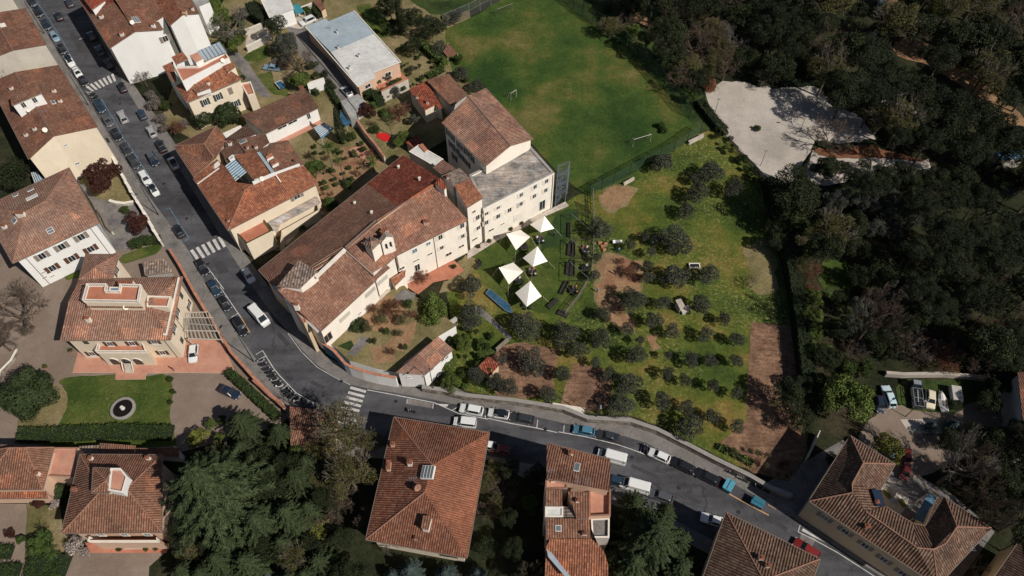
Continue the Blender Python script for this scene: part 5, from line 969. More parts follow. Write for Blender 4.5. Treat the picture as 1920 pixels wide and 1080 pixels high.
def balustrade(bb, pts, h=.85, step=.28, mat='trim', closed=False):
    P = [bb.p(v) for v in pts]; P = P + [P[0]] if closed else P; rt = None
    for i in range(len(P) - 1):
        a, c_ = P[i], P[i + 1]; m = MB(); m.bar(a + Vector((0, 0, h)), c_ + Vector((0, 0, h)), .16, .10); m.bar(a + Vector((0, 0, .06)), c_ + Vector((0, 0, .06)), .16, .10); n = max(2, int((c_ - a).length / step))
        for k in range(n): q_ = a.lerp(c_, (k + .5) / n); m.tube([q_ + Vector((0, 0, .1)), q_ + Vector((0, 0, h * .4)), q_ + Vector((0, 0, h - .04))], [.05, .07, .045], 6, cap=False)
        m.box(a, .2, .2, h + .08); m.build('balustrade', M[mat], bb.root)
balustrade(b, [(402,464,12.1),(612,464,12.1),(600,535,12.1),(758,540,12.1),(772,466,12.1),(998,472,12.1),(968,650,12.1),(354,638,12.1)], closed=True)
b.block([(628,525,12.5),(745,525,12.5),(750,470,12.5),(632,468,12.5)], 'skyglass', 'cream', 12, .05, name='stair_cover')
b.block([(1062,705,9.7),(1300,712,9.7),(1335,590,9.7),(1068,580,9.7)], 'terra', 'cream', 8, .5, name='side_terrace')
q = [(722,398,10.4), (722,480,10.6), (895,470,10.6), (885,392,10.4)]; b.roof_faces([q], 'tile_orange', .1, gut=False, ridges=False, name='stair_roof'); b.wall_ring(q, 'cream', 8, .08)
b.chimney(405, 850, .8, .5, 1.1, 'trim'); b.chimney(905, 445, .5, .5, 1.2, 'cream'); b.chimney(1395, 385, .7, .5, .5, 'pink'); b.dish(835, 720)
for x, y, s in ((825,418,'shut'),(990,415,'shut'),(1155,402,'shut'),(1218,484,'shut'),(690,492,'shut')): b.win(x, y, 1.1, 1.5, s, f=t02)
b.win(645, 408, .9, 1.0, 'shutd', True, f=t02); b.win(750, 542, .9, 1.3, 'shutd', True, f=t02)
for x, y in ((1330,190),(1415,130),(1305,305)): b.win(x, y, 1.0, 1.5, 'shut', f=t02)
for x, y in ((1360,58),(1362,392)): b.win(x, y, .9, 1.4, 'shutd', True, f=t02)
b.win(706, 295, .9, 1.5, 'shut', f=FE)
b.pipe(530, 440, t02); b.pipe(1280, 450, t02); b.pipe(1330, 250, t02)
pt = Bld('portico', 'cream portico with three arches and terracotta balcony on the villa front', 'portico', t02, (950, 500)); q = [(735,480,4.6),(1105,480,4.6),(1085,430,4.6),(745,430,4.6)]; pt.block([(735,490,4.6),(1105,490,4.6),(1088,420,4.6),(745,420,4.6)], 'terra', 'cream', 0, .0); balustrade(pt, [(752,430,4.7),(735,488,4.7),(1105,488,4.7),(1082,430,4.7)], .9, .25)
for x in (868, 955, 1042):
    hqt = pt.rayhit_wall(*t02(x, 560))
    if hqt:
        t_, c_, n_, e_ = hqt; m = MB(); r_ = .75; z0 = 1.9; pts_ = [c_ + n_ * .02 + e_ * (r_ * math.cos(a * math.pi / 10)) + Vector((0, 0, z0 - c_.z + r_ * math.sin(a * math.pi / 10))) for a in range(11)]; pts_ = pts_ + [c_ + n_ * .02 - e_ * r_ + Vector((0, 0, .3 - c_.z)), c_ + n_ * .02 + e_ * r_ + Vector((0, 0, .3 - c_.z))]; m.poly(pts_); m.build('arch_opening', M['glass'], pt.wall)
        m = MB(); arc = [c_ + n_ * .06 + e_ * ((r_ + .1) * math.cos(a * math.pi / 10)) + Vector((0, 0, z0 - c_.z + (r_ + .1) * math.sin(a * math.pi / 10))) for a in range(11)]; m.tube(arc, .09, 6); m.build('arch_trim', M['trim'], pt.wall)
st = empty('front_steps', G(*t02(975, 610)), 'pale stone steps with side rails in front of the portico', 'steps'); 
for k in range(6):
    m = MB(); y0 = 585 + k * 9; P = [G(*t02(*p), 0) for p in ((945 + 0, y0), (1008, y0), (1008, y0 + 9), (945, y0 + 9))]; P = [Vector((p.x, p.y, 1.0 - k * .16)) for p in P]; P = P if newell(P).z > 0 else P[::-1]; m.prism(P, 1.0 - k * .16 - .05); m.build('step', M['concrete'], st)
for x in (940, 1014): m = MB(); m.bar(G(*t02(x, 585)) + Vector((0, 0, 1.7)), G(*t02(x, 640)) + Vector((0, 0, .8)), .12); m.build('handrail', M['trim'], st)
pg = empty('pergola', G(*FE(1650, 900)), 'pale timber and glass pergola between the villa and the street wall', 'pergola'); Q = lambda x, y, h: G(*FE(x, y), h)
for (x0, y0), (x1, y1) in (((1450,760),(1740,750)), ((1450,812),(1795,815)), ((1465,880),(1830,900)), ((1470,960),(1850,965)), ((1520,1050),(1890,1060))): m = MB(); m.bar(Q(x0, y0, 3), Q(x1, y1, 3), .16); m.build('beam', M['beam'], pg)
for k in range(9): m = MB(); u = k / 8; m.bar(Q(1460 + 285 * u, 750, 3.12), Q(1520 + 370 * u, 1055, 3.12), .10); m.build('rafter', M['beam'], pg)
for x, y in ((1450,760),(1740,750),(1520,1050),(1890,1060),(1850,965)): p = Q(x, y, 3); m = MB(); m.box((p.x, p.y, 0), .16, .16, 3); m.build('post', M['beam'], pg)
m = MB(); P = [Q(1470,818,3.18), Q(1795,820,3.18), Q(1835,955,3.18), Q(1475,950,3.18)]; P = P if newell(P).z > 0 else P[::-1]; m.poly(P); m.build('glass_panel', M['netg'], pg)
po = empty('fountain', G(*t02(927, 908)), 'round stone fountain basin with dark water on the villa lawn', 'fountain'); c_ = G(*t02(927, 908)); m = MB(); m.smooth = True; m.lathe(c_, [(2.15, 0), (2.15, .42), (1.72, .45), (1.70, .12), (.0, .10)], 36); m.build('basin', M['kerb'], po); m = MB(); m.lathe(c_ + Vector((0, 0, .05)), [(1.71, .2), (1.70, .25)], 36); m.build('water', flat('dark_pond_water', (.012, .008, .007), .08, 0, .5), po); m = MB(); m.lathe(c_, [(.45, .1), (.35, .5), (.22, .75), (.3, .9)], 14); m.build('centre_stone', M['flatw'], po)
# small tiled store beside the villa
b = Bld('tiled_store', 'low store with weathered tiles squeezed between the villa and the street wall', 'shed', FE, (1150, 250)); b.roof_faces([[(1000,190,3.2),(1250,150,3.2),(1340,300,2.8),(1030,335,2.8)]], 'tile_grey'); b.wall_ring([(1000,190,3.2),(1250,150,3.2),(1340,300,2.8),(1030,335,2.8)], 'greyw', 0, .2)
# bottom-left houses
b = Bld('garden_house', 'red-tiled house on the lower left edge with a tiled porch', 'house', t03, (150, 280)); r0, r1, a, c, d, e = (72,118,8.3), (190,118,8.3), (-150,150,6.2), (402,116,6.2), (318,428,6.2), (-170,432,6.2)
b.roof_faces([[r1, r0, e, d], [c, r1, d], [a, (0, 98, 6.2), c, r1, r0], [r0, a, e]], 'tile'); b.wall_ring([a, c, d, e], 'pink', 0, .4); q = [(-170,437,4), (345,440,4), (356,494,3.5), (-170,498,3.5)]; b.roof_faces([q], 'tile_orange', .1, name='porch_roof'); b.wall_ring(q, 'pink', 0, .3); b.chimney(290, 318, .5, .5, .8, 'trim')
b.block([(395,120,4.6),(590,120,4.6),(570,345,4.6),(355,335,4.6)], 'terra2', 'pink', 0, .35, 'cap', 'roof_terrace')
b = Bld('square_house', 'square red-tiled house with rooftop turret beside the big cedars', 'house', t03, (850, 500)); a, c, d, e, p0, p1 = (600,168,7.6), (1215,172,7.6), (1210,750,7.6), (462,757,7.6), (760,440,10.2), (950,425,10.2)
b.roof_faces([[a, c, p1, p0], [c, d, p1], [d, e, p0, p1], [e, a, p0]], 'tile'); b.wall_ring([a, c, d, e], 'pink', 0, .7)
q = [(700,268,11.2),(842,275,11.2),(820,455,11.2),(688,452,11.2)]; b.roof_faces([[q[0], q[1], (800,360,11.9)], [q[1], q[2], (800,360,11.9)], [q[2], q[3], (800,360,11.9)], [q[3], q[0], (800,360,11.9)]], 'tile', .1, name='turret_roof'); b.wall_ring(q, 'white', 8, .2, 'turret_wall'); b.block([(838,278,11.0),(915,278,11.0),(965,340,11.0),(930,465,11.0),(820,445,11.0)], 'terra2', 'white', 8, .5, 'trim', 'turret_terrace')
b.chimney(570, 440, .6, .5, .9, 'cap'); b.chimney(1120, 205, .6, .4, .9, 'trim'); b.chimney(690, 205, .5, .5, .8, 'trim')
for x in (758, 935, 1105): b.win(x, 768, 1.1, 1.4, None, frame='trim', pane='skyglass')
b.block([(690,800,4.2),(1190,800,4.2),(1195,825,4.2),(680,825,4.2)], 'terra', 'pink', 0, 0, name='balcony'); balustrade(b, [(690,800,4.3),(680,826,4.3),(1195,826,4.3),(1190,800,4.3)], .8, .25)
b = Bld('outbuilding_row', 'row of low tiled outbuildings along the back of the square house', 'outbuilding', t03, (900, 130)); 
for q, mt in (([(750,82,3.4),(1018,102,3.4),(1000,162,3.0),(742,160,3.0)], 'tile'), ([(1022,120,3.4),(1345,120,3.4),(1340,185,3.0),(1010,170,3.0)], 'tile'), ([(592,106,2.8),(745,98,2.8),(742,162,2.6),(588,150,2.6)], 'tile_grey')): b.roof_faces([q], mt, .12); b.wall_ring(q, 'white', 0, .2)
b = Bld('tiled_shed', 'tiled shed under the budding street trees beside the hedge', 'shed', F1, (585, 810)); q = [(543,762,3.4),(628,772,3.4),(628,855,3.0),(545,850,3.0)]; b.roof_faces([q], 'tile'); b.wall_ring(q, 'pink', 0, .2)
# ---------------------------------------------------------------- SOUTH SIDE
b = Bld('hipped_house', 'large square house with red hipped roof and glazed rooftop skylight below the road', 'house', F1, (800, 900)); a, c, d, e, p0, p1 = (739,782,6.6), (917,811,6.6), (875,1046,6.6), (686,1011,6.6), (810,872,9.4), (796,923,9.4)
b.roof_faces([[a, c, p0], [d, e, p1], [e, a, p0, p1]], 'tile_mid'); b.roof_faces([[c, d, p1, p0]], 'tile_warm', name='roof_sunny_slope'); b.wall_ring([a, c, d, e], 'cream', 0, .8)  # sun-facing slope: orange tiles, with some of the sunlit brightness put into their colour
b.chimney(1000, 265, .6, 1.4, 1.2, 'pink', f=t13); b.chimney(1028, 102, .6, .5, .9, 'pink', f=t13); b.chimney(1158, 245, .7, .6, 1.3, 'trim', f=t13); b.dish(1210, 425, f=t13, r=.6, mat='cap'); b.antenna(1190, 380, f=t13); b.skylight(1295, 308, 2.1, 2.1, f=t13, bars=3, z=.5); b.chimney(1198, 800, .35, .35, .5, 'trim', f=t13)
q = [(1250,625,9.5),(1322,632,9.5),(1292,735,9.4),(1238,722,9.4)]; f_, b.f = b.f, t13; b.roof_faces([q], 'tile', .1, gut=False, name='dormer_roof'); b.wall_ring(q, 'trim', 6.8, .1, 'dormer_wall'); b.f = f_
for x, y in ((1412,925),(1480,935)): b.win(x, y, 1.4, .9, 'shutd', True, f=t13)
b = Bld('terrace_row_house', 'narrow red-tiled row house with roof terraces below the road', 'house', t23, (480, 500)); T = lambda x, y, h: (x, y, h)
rf = [([(262,80,11),(738,205,11),(736,440,13),(258,345,13)], 'tile'), ([(418,445,12.6),(572,450,12.6),(574,645,11),(484,648,11)], 'tile'), ([(252,428,11.6),(376,432,11.6),(376,552,10.8),(250,550,10.8)], 'tile'), ([(385,560,10.4),(484,562,10.8),(484,636,10.8),(384,636,10.4)], 'tile_grey'), ([(252,645,10.6),(576,650,10.6),(596,800,9.8),(256,800,9.8)], 'tile'), ([(282,802,10.0),(600,802,10.0),(690,890,9.6),(722,1000,9.2),(722,1200,8.4),(246,1200,8.4),(252,880,9.4)], 'tile_orange')]
for q, mt in rf: b.roof_faces([q], mt, gut=True, ridges=False)
b.wall_ring([(262,80,11),(738,205,11),(736,440,13),(258,345,13)], 'pink', 0, .25); b.wall_ring([(418,445,12.5),(572,450,12.5),(574,645,10.9),(484,648,10.9)], 'pink', 0, .12); b.wall_ring([(252,428,11.5),(376,432,11.5),(376,552,10.7),(250,550,10.7)], 'white', 0, .12); b.wall_ring([(252,645,10.5),(576,650,10.5),(722,1000,9),(722,1200,8.3),(246,1200,8.3)], 'pink', 0, .2)
b.block([(252,356,11.0),(416,352,11.0),(416,432,11.0),(250,430,11.0)], 'terra2', 'trim', 0, .25, 'cap', 'roof_terrace'); b.block([(572,450,9.6),(738,442,9.6),(735,640,9.6),(574,648,9.6)], 'terra2', 'pink', 0, .9, 'cap', 'roof_terrace'); b.block([(248,555,10.2),(384,560,10.2),(384,640,10.2),(248,640,10.2)], 'flatw', 'white', 0, .2, 'trim', 'roof_terrace'); b.block([(590,655,8.6),(730,650,8.6),(728,800,8.6),(598,800,8.6)], 'yard', 'greyw', 0, .5, 'trim', 'roof_terrace')
strip(t23, [(262,878),(300,910),(440,1085),(400,1085),(270,935)], 'flatb', 10.05, 'sheet_metal_valley', b.root)
b.skylight(487, 265, .9, 1.6); b.skylight(348, 722, .9, .9); b.chimney(440, 168, .7, .5, 1.0, 'trim'); b.chimney(430, 175, .3, .3, .6, 'dmetal'); b.chimney(490, 520, .5, .4, .7, 'trim'); b.chimney(545, 770, .7, .3, .7, 'trim'); b.antenna(480, 390, h=2.6); b.antenna(560, 400, h=2.2); b.antenna(290, 320, h=2); b.chimney(310, 368, .8, .5, .9, 'trim'); b.chimney(510, 430, 1.3, .5, .9, 'trim'); b.chimney(560, 435, .7, .5, .9, 'trim')
b = Bld('hipped_house', 'brown hipped roof house at the bottom edge beside the road', 'house', F1, (1430, 1060)); a, c, d, e, p0, p1 = (1362,961,8), (1537,1048,8), (1480,1215,8), (1300,1135,8), (1432,1088,10.6), (1412,1112,10.6)
b.roof_faces([[a, c, p0], [c, d, p1, p0], [d, e, p1], [e, a, p0, p1]], 'tile_coarse'); b.wall_ring([a, c, d, e], 'tan', 0, .5); b.chimney(1425, 1048, .7, .5, .9, 'trim'); b.chimney(1438, 1062, .6, .5, .8, 'trim')
b = Bld('courtyard_house', 'large U-shaped house with coarse brown tiles around a pale courtyard', 'house', t33, (900, 700)); W, A0, A1, J1, J2, J3, K, Bv, Cc, Ee, E1, E2, S0, I1, I2, I3, P1, P2 = (310,517,8), (620,28,8), (952,240,8), (715,233,10.6), (630,388,10.6), (633,455,10.6), (735,597,10.6), (1118,868,10.6), (1240,880,10.6), (1672,718,8), (1330,492,8), (1417,710,10.6), (1272,1150,8), (842,428,8), (880,558,8), (1092,690,8), (1332,836,10.6), (1185,705,8)
b.roof_faces([[W, A0, J1, J2, J3], [A0, A1, J1], [J1, A1, I1, J2], [J2, I1, (775,424,8.3), (832,560,8.3), I2, K, J3], [W, J3, K, Bv, Cc, S0], [K, I2, I3, Bv], [Bv, I3, P2, Cc], [Cc, P2, (1272,492,8), E1, E2, P1], [E1, Ee, E2], [E2, Ee, S0, Cc, P1]], 'tile_coarse')
b.wall_ring([W, A0, A1, I1, I2, I3, P2, (1272,492,8), E1, Ee, S0], 'tan', 0, .5)
for x, y in ((425,640),(580,745),(730,850),(870,955),(1010,1060)): b.win(x, y, 1.2, 1.5, 'shutg', f=t33)
q = [(778,430,9.2),(842,432,8.7),(876,552,8.6),(820,556,9.4)]; b.roof_faces([q], 'solar', .08, gut=False, ridges=False, name='solar_panels'); b.chimney(735, 715, .7, .5, .8, 'cap'); b.chimney(805, 535, .5, .4, .8, 'trim'); b.antenna(1490, 880, h=1.6)
sheet('courtyard', t33, [(842,428),(905,350),(1062,478),(1040,560),(990,625),(880,558)], 'sand', 6)
cn = shed('canopy_roof', 'long dark teal canopy over the courtyard beside the curved tiled wing', 'canopy', t33, [(1200,462,4.5),(1270,490,4.5),(1170,686,4.5),(1094,648,4.5)], None, 'skyglass')
for x, y, a in ((890,470,'yellow-green lounger at the left side of the courtyard'),(1003,536,'yellow-green lounger near the right side of the courtyard')):
    p = G(*t33(x, y)); r_ = empty('sun_lounger', p, a, 'lounger'); m = MB(); m.box(p + Vector((0, 0, .3)), .7, 1.3, .12, .4); m.build('cushion', M['l_yel'], r_); m = MB(); m.box(p, .6, 1.2, .3, .4); m.build('frame', M['dmetal'], r_)
p = G(*t33(932, 518)); r_ = empty('garden_table', p, 'small dark table between the two loungers in the courtyard', 'table'); m = MB(); m.box(p + Vector((0, 0, .5)), .9, .6, .05, .5); m.build('tabletop', M['metal'], r_); m = MB(); m.tube([p, p + Vector((0, 0, .5))], .05, 6); m.build('leg', M['dmetal'], r_)
b = Bld('corner_house', 'dark tiled house cut by the bottom right corner', 'house', F1, (1900, 1060)); a, c, d, e = (1918,1006,8), (2040,1090,8), (1960,1230,8), (1832,1130,8); b.roof_faces([[a, c, (1940,1100,10)], [c, d, (1930,1125,10), (1940,1100,10)], [d, e, (1930,1125,10)], [e, a, (1940,1100,10), (1930,1125,10)]], 'tile_coarse'); b.wall_ring([a, c, d, e], 'tan', 0, .5)
b = Bld('edge_house', 'dark walled house with reddish roof edge beyond the car park', 'house', F1, (1910, 760)); q = [(1908,698,6.5),(2000,690,6.5),(2010,830,6.5),(1925,850,6.5)]; b.roof_faces([q], 'tile_dark'); b.wall_ring(q, 'greyw', 0, .3)
# ---------------------------------------------------------------- EAST SIDE OF THE STREET, TOP
b = Bld('white_gable_house', 'tiled house with blank white gable wall nearest the street at the top', 'house', t00, (800, 200)); a, c, d, e, p1, p0 = (822,360,11), (560,-60,11), (960,-190,11.2), (1222,222,11.2), (1013,234,13.2), (750,-180,13.2)
mid, midp = (655,92,11), (855,15,13.2); b.roof_faces([[a, mid, midp, p1], [p1, p0, d, e]], 'tile'); b.roof_faces([[mid, c, p0, midp]], 'tile_red', name='roof_new_tiles', ridges=False); b.wall_ring([a, c, p0, d, e, p1], 'white', 0, .3); b.win(1240, 290, 1.3, 1.6, 'shutg'); b.chimney(765, 135, .9, .6, .9, 'trim'); b.chimney(920, 268, .8, .6, .9, 'trim'); b.chimney(1155, 205, .8, .6, 1, 'white'); b.skylight(1020, 150, 2.6, 1.4, bars=2); b.dish(1000, 190)
q = [(690,72,13.2),(790,2,13.2),(700,-120,13.2),(590,-60,13.2)]; b.roof_faces([q], 'tile_red', name='upper_roof'); b.wall_ring(q, 'white', 9, .15)
b = Bld('white_gable_house', 'second white gabled house with tiled roof, set back behind the corrugated roof', 'house', FH, (350, 200)); a, c, d, e, p1, p0, v0 = (228,288,12), (-20,-110,12), (313,-250,12), (565,150,12), (375,162,13.8), (128,-237,13.8), (150,195,12.0)
b.roof_faces([[a, c, p0, p1]], 'tile_orange'); b.roof_faces([[p1, p0, d, e]], 'tile'); b.wall_ring([a, c, p0, d, e, p1], 'white', 0, .3); b.chimney(400, 150, 1.0, .6, .8, 'pink'); b.chimney(492, 118, .5, .5, .9, 'trim')
q = [(480,0,9),(560,75,9),(680,28,9),(640,-60,9)]; b2 = Bld('rear_house', 'grey corrugated roof with white wall behind the gabled houses', 'house', FH, (580, 20)); b2.block(q, 'flatg', 'white', 0, 0)
b3 = Bld('link_house', 'tiled link roof wedged between the two white gabled houses', 'house', t00, (1120, 100)); q = [(1000,95,12.2),(1130,-60,12.2),(1225,122,12.1),(1150,168,11.4),(1015,160,11.4)]; b3.roof_faces([q], 'tile'); b3.wall_ring(q, 'white', 0, .1)
b = Bld('terrace_house', 'cream house with roof terrace and corrugated canopy above the magnolia trees', 'house', FH, (600, 800)); eW, eS, eE, p_, q_, hx = (298,968,8.6), (420,1152,8.6), (1048,884,8.6), (500,850,10.6), (830,742,10.6), (505,945,9.9)
b.roof_faces([[eW, eS, hx, p_], [eS, eE, q_, p_, hx]], 'tile_orange'); b.wall_ring([eW, eS, eE, q_, p_], 'cream', 0, .4); b.block([(288,765,11.4),(380,938,11.4),(905,668,11.4),(860,602,11.4),(600,740,11.4),(560,760,11.4)], 'terra', 'white', 0, .5, 'trim', 'roof_terrace')
q = [(145,745,9),(262,690,9),(305,905,8.6),(265,920,8.6)]; b.roof_faces([q], 'tile_orange', name='side_roof'); b.wall_ring(q, 'white', 0, .15); q = [(820,745,10.7),(905,668,10.7),(968,745,10.2),(880,812,10.2)]; b.roof_faces([q], 'tile_orange', .1, name='side_roof'); b.wall_ring(q, 'cream', 0, .1); q = [(250,640,10.5),(375,580,10.5),(435,660,10.3),(300,720,10.3)]; b.roof_faces([q], 'tile_orange', .1, name='side_roof'); b.wall_ring(q, 'white', 0, .1)
q = [(545,572,13),(790,470,13),(872,582,12.6),(622,682,12.6)]; b.roof_faces([q], 'flatb', .08, gut=False, ridges=False, name='corrugated_canopy'); [rim(b, (545 + 41*k, 572 - 17*k, 13.1), (622 + 41.6*k, 682 - 16.6*k, 12.75), .1, .06, 'metal', 'canopy_rib') for k in range(7)]
q = [(450,625,13.2),(545,585,13.2),(600,660,13),(520,702,13)]; b.roof_faces([q], 'terra2', .1, gut=False, ridges=False, name='stair_roof'); b.wall_ring(q, 'white', 8, .05)
q = [(485,1000,10.0),(625,908,10.3),(685,990,9.8),(530,1050,9.6)]; b.roof_faces([q], 'tile', .1, gut=False, ridges=False, name='dormer_roof'); b.wall_ring(q, 'white', 8, .08, 'dormer_wall'); b.chimney(668, 945, .5, .4, .7, 'white'); b.dish(835, 712)
for x, y, s, cl in ((388,190,'shutd',0),(532,130,'shutd',0),(672,62,'shutg',1),(735,205,'shutd',0),(468,340,'shutg',0)): b.win(x, y, 1.0, 1.8, s, bool(cl), f=FA)
b = Bld('rear_wing', 'small cream rear wing with potted balcony behind the terrace house', 'house', FA, (900, 100)); b.block([(790,-10,5.2),(905,-30,5.2),(955,110,5.2),(870,130,5.2)], 'terra', 'cream', 0, .4)
b = Bld('bungalow', 'long bungalow with mossy red-brown roof and white veranda wall', 'house', FA, (1200, 300)); q = [(785,332,4.6),(958,280,4.6),(1512,28,4.6),(1668,248,3.9),(1060,545,3.9)]; b.roof_faces([q], 'tile_dark'); b.wall_ring(q, 'white', 0, .35); b.chimney(1478, 45, .8, .6, .7, 'cap'); b.chimney(972, 530, .5, .5, .7, 'trim')
for x, y in ((1252,462),(1370,405)): b.win(x, y, 2.3, 1.1, None, f=FA)
b.win(1550, 340, .9, 2.0, f=FA, door=True)
b = Bld('rambling_house', 'rambling house of many tiled roofs with blue glass skylight beside the street', 'house', FB, (700, 350)); RH = b
w, n, s, ri, rj, rk, ee = (255,205,8), (600,-60,8), (645,790,8), (835,340,10.4), (920,275,10.4), (1180,155,10.4), (1662,265,8); b.roof_faces([[w, (520,-10,9.2), (640,100,9.8), (740,250,10.0), rj, ri, s], [s, ri, rj, rk, ee], [rk, (1500,60,9.0), ee]], 'tile_orange'); b.wall_ring([w, (520,-10,9), (920,250,10), (1500,60,8.8), ee, s], 'cream', 0, .5)
rim(b, (925,262,10.9), (1180,150,10.9), .5, .5, 'white', 'parapet'); rim(b, (1180,150,10.8), (1450,52,9.9), .35, .35, 'white', 'parapet'); rim(b, (1185,172,10.6), (1240,250,9.8), .2, .2, 'trim'); rim(b, (300,270,8.6), (545,90,9.8), .2, .15, 'trim'); b.dish(1035, 240)
a1, a2_, a3, a4, a5, a6 = (35,682,8), (512,455,8), (632,612,8), (495,826,8.2), (262,1030,8), (378,660,10); f_ = b.f; b.f = FA
b.roof_faces([[a1, a2_, a6], [a2_, a3, a4, a6], [a1, a6, a4, a5]], 'tile'); b.wall_ring([a1, a2_, a3, a4, a5], 'tan', 0, .5)
for q, mt, bs in (([(615,600,8.6),(850,440,8.2),(965,545,8.8),(745,620,9.2)], 'tile_dark', 0), ([(560,745,8.2),(680,640,8.6),(745,620,9.2),(832,752,9.0),(700,775,8.4),(625,835,7.8)], 'tile_dark', 0), ([(742,615,9.2),(1060,545,9.2),(1112,640,9.6),(1000,720,9.6),(840,750,9.4)], 'tile', 0), ([(722,785,8.8),(965,730,9.6),(1150,985,9.4),(930,1052,8.8)], 'tile_orange', 0), ([(1115,650,9.6),(1312,615,9.0),(1502,888,8.8),(1165,982,9.4),(1075,780,9.6)], 'tile', 0), ([(985,725,9.6),(1110,670,9.7),(1130,730,9.4),(1060,780,9.4)], 'tile_dark', 0)): b.roof_faces([q], mt, ridges=False); b.wall_ring(q, 'white', 0, .15)
strip(FA, [(968,755),(1000,745),(1165,970),(1130,985)], 'flatb', 9.75, 'sheet_metal_valley', b.root)
for q in (([(1072,800,10.6),(1140,755,10.6),(1150,790,10.2),(1080,830,10.2)], ), ([(1130,890,10.4),(1200,840,10.4),(1208,862,10.2),(1140,905,10.2)], )): b.roof_faces([q[0]], 'tile_orange', .08, gut=False, name='dormer_roof'); b.wall_ring(q[0], 'white', 8, .02, 'dormer_wall')
q = [(615,912,9.4),(722,832,9.4),(852,972,9.0),(722,1078,9.0)]; b.roof_faces([q], 'skyglass', .1, gut=False, ridges=False, name='glass_roof')
for k in range(8): u = k / 7; rim(b, (615 + 107*u, 912 + 166*u, 9.55 - .4*u), (722 + 130*u, 832 + 140*u, 9.55 - .4*u), .11, .08, 'frame', 'glazing_bar')
b.block([(648,820,9.3),(700,780,9.3),(720,815,9.3),(670,850,9.3)], 'skyglass', 'white', 7, .1, name='stair_cover'); b.skylight(475, 935, 3.6, 1.3, bars=2, pane='trim', rot=R(38)); b.skylight(815, 635, 1.6, 1.0); b.chimney(672, 672, .7, .5, .9, 'trim'); b.chimney(968, 712, .5, .5, .9, 'trim'); b.chimney(870, 715, .4, .4, .8, 'pink'); b.chimney(1408, 865, .5, .4, .8, 'gutter'); b.f = f_
b.chimney(655, 690, .4, .3, .5, 'trim'); b.win(1420, 408, 1.4, 1.5, 'shutg')
tb = Bld('terrace_annex', 'pale annex with red roof terrace and planted parapet at the street corner', 'annex', FB, (1000, 850)); tb.block([(710,800,4.9),(1050,672,4.9),(1150,812,4.9),(862,958,4.9)], 'terra', 'cream', 0, .5, 'l_hedge', 'roof_terrace'); tb.win(1150, 1050, 1.6, .5, None)
tc2 = Bld('rear_annex', 'long narrow annex with greenish sloping canopy behind the rambling house', 'annex', FB, (1400, 600)); q = [(1095,705,5.2),(1640,405,5.2),(1688,480,4.6),(1232,722,4.6),(1190,830,4.6)]; tc2.roof_faces([q], 'flatroof', .1, gut=False, ridges=False); tc2.wall_ring([(1095,705,5.1),(1640,405,5.1),(1660,560,3.2),(1250,790,3.2),(1225,990,3.2)], 'cream', 0, .1); sheet('yard', FB, [(1240,800),(1660,570),(1730,600),(1420,830),(1300,960)], 'concrete', 4)
b = Bld('flat_roofed_house', 'long flat-roofed house with half blue-grey and half white roof', 'house', t10, (800, 350)); q1 = [(370,200,4.4),(524,136,4.4),(545,160,4.4),(735,80,4.4),(892,250,4.4),(562,392,4.4)]; q2 = [(562,392,4.35),(892,250,4.35),(1086,465,4.35),(884,545,4.35),(897,578,4.35),(766,652,4.35)]
b.block(q1, 'flatb', 'pink', 0, 0, o=.3); b.block(q2, 'flatw', 'pink', 0, 0, name='roof_white_half', o=.3); rim(b, (1086,465,4.5), (735,80,4.5), .2, .15, 'trim', 'roof_edge'); rim(b, (370,200,4.5), (766,652,4.5), .2, .15, 'trim', 'roof_edge'); rim(b, (884,545,4.45), (1086,465,4.45), .2, .1, 'trim', 'roof_edge')
b.win(838, 645, 1.6, 1.2, None); [b.chimney(x, y, .3, .3, .9, 'trim', cap='metal') for x, y in ((612,250),(620,368),(775,430),(705,520))]; b.antenna(560, 220, h=1.2); b.win(990, 555, 1.6, 1.2, None)
b = Bld('flat_roofed_block', 'pale grey flat-roofed block with a white wall at the top edge', 'house', t10, (160, 60)); b.block([(28,-20,4.5),(235,-60,4.5),(285,65,4.5),(102,132,4.5)], 'flatw', 'white', 0, 0, o=.25); rim(b, (28,-20,4.6), (102,132,4.6), .2, .15, 'trim', 'roof_edge')
shed('lean_to', 'turquoise sheet lean-to roof beside the top flat-roofed block', 'lean-to', t10, [(272,45,2.8),(318,25,2.8),(362,85,2.6),(300,105,2.6)], None, 'teal'); shed('garden_shed', 'small red-brown shed at the top beside a blue-grey lean-to', 'shed', t10, [(425,5,2.6),(480,-10,2.6),(525,60,2.4),(490,85,2.4)], 'tan', 'tile')
b = Bld('cottage', 'small cream cottage with orange ribbed roof behind the dormitory', 'cottage', FC, (1000, 350)); q = [(762,224,4.6),(962,126,4.6),(1138,425,4.2),(1102,440,4.2),(1056,398,4.2),(938,460,4.2)]; b.roof_faces([q], 'tile_red', gut=False, turn=False); b.wall_ring(q[:3] + q[4:], 'cream', 0, .2); b.chimney(855, 325, .6, .5, .8, 'pink'); b.chimney(972, 385, .6, .5, .8, 'pink'); b.win(1005, 460, .4, .4, None)
b = Bld('barn', 'plain red-tiled building tucked against the dormitory roof', 'house', FC, (1200, 250)); q = [(962,122,5.6),(1208,48,5.6),(1420,285,5.0),(1238,415,5.0)]; b.roof_faces([q], 'tile'); b.wall_ring(q, 'greyw', 0, .25)
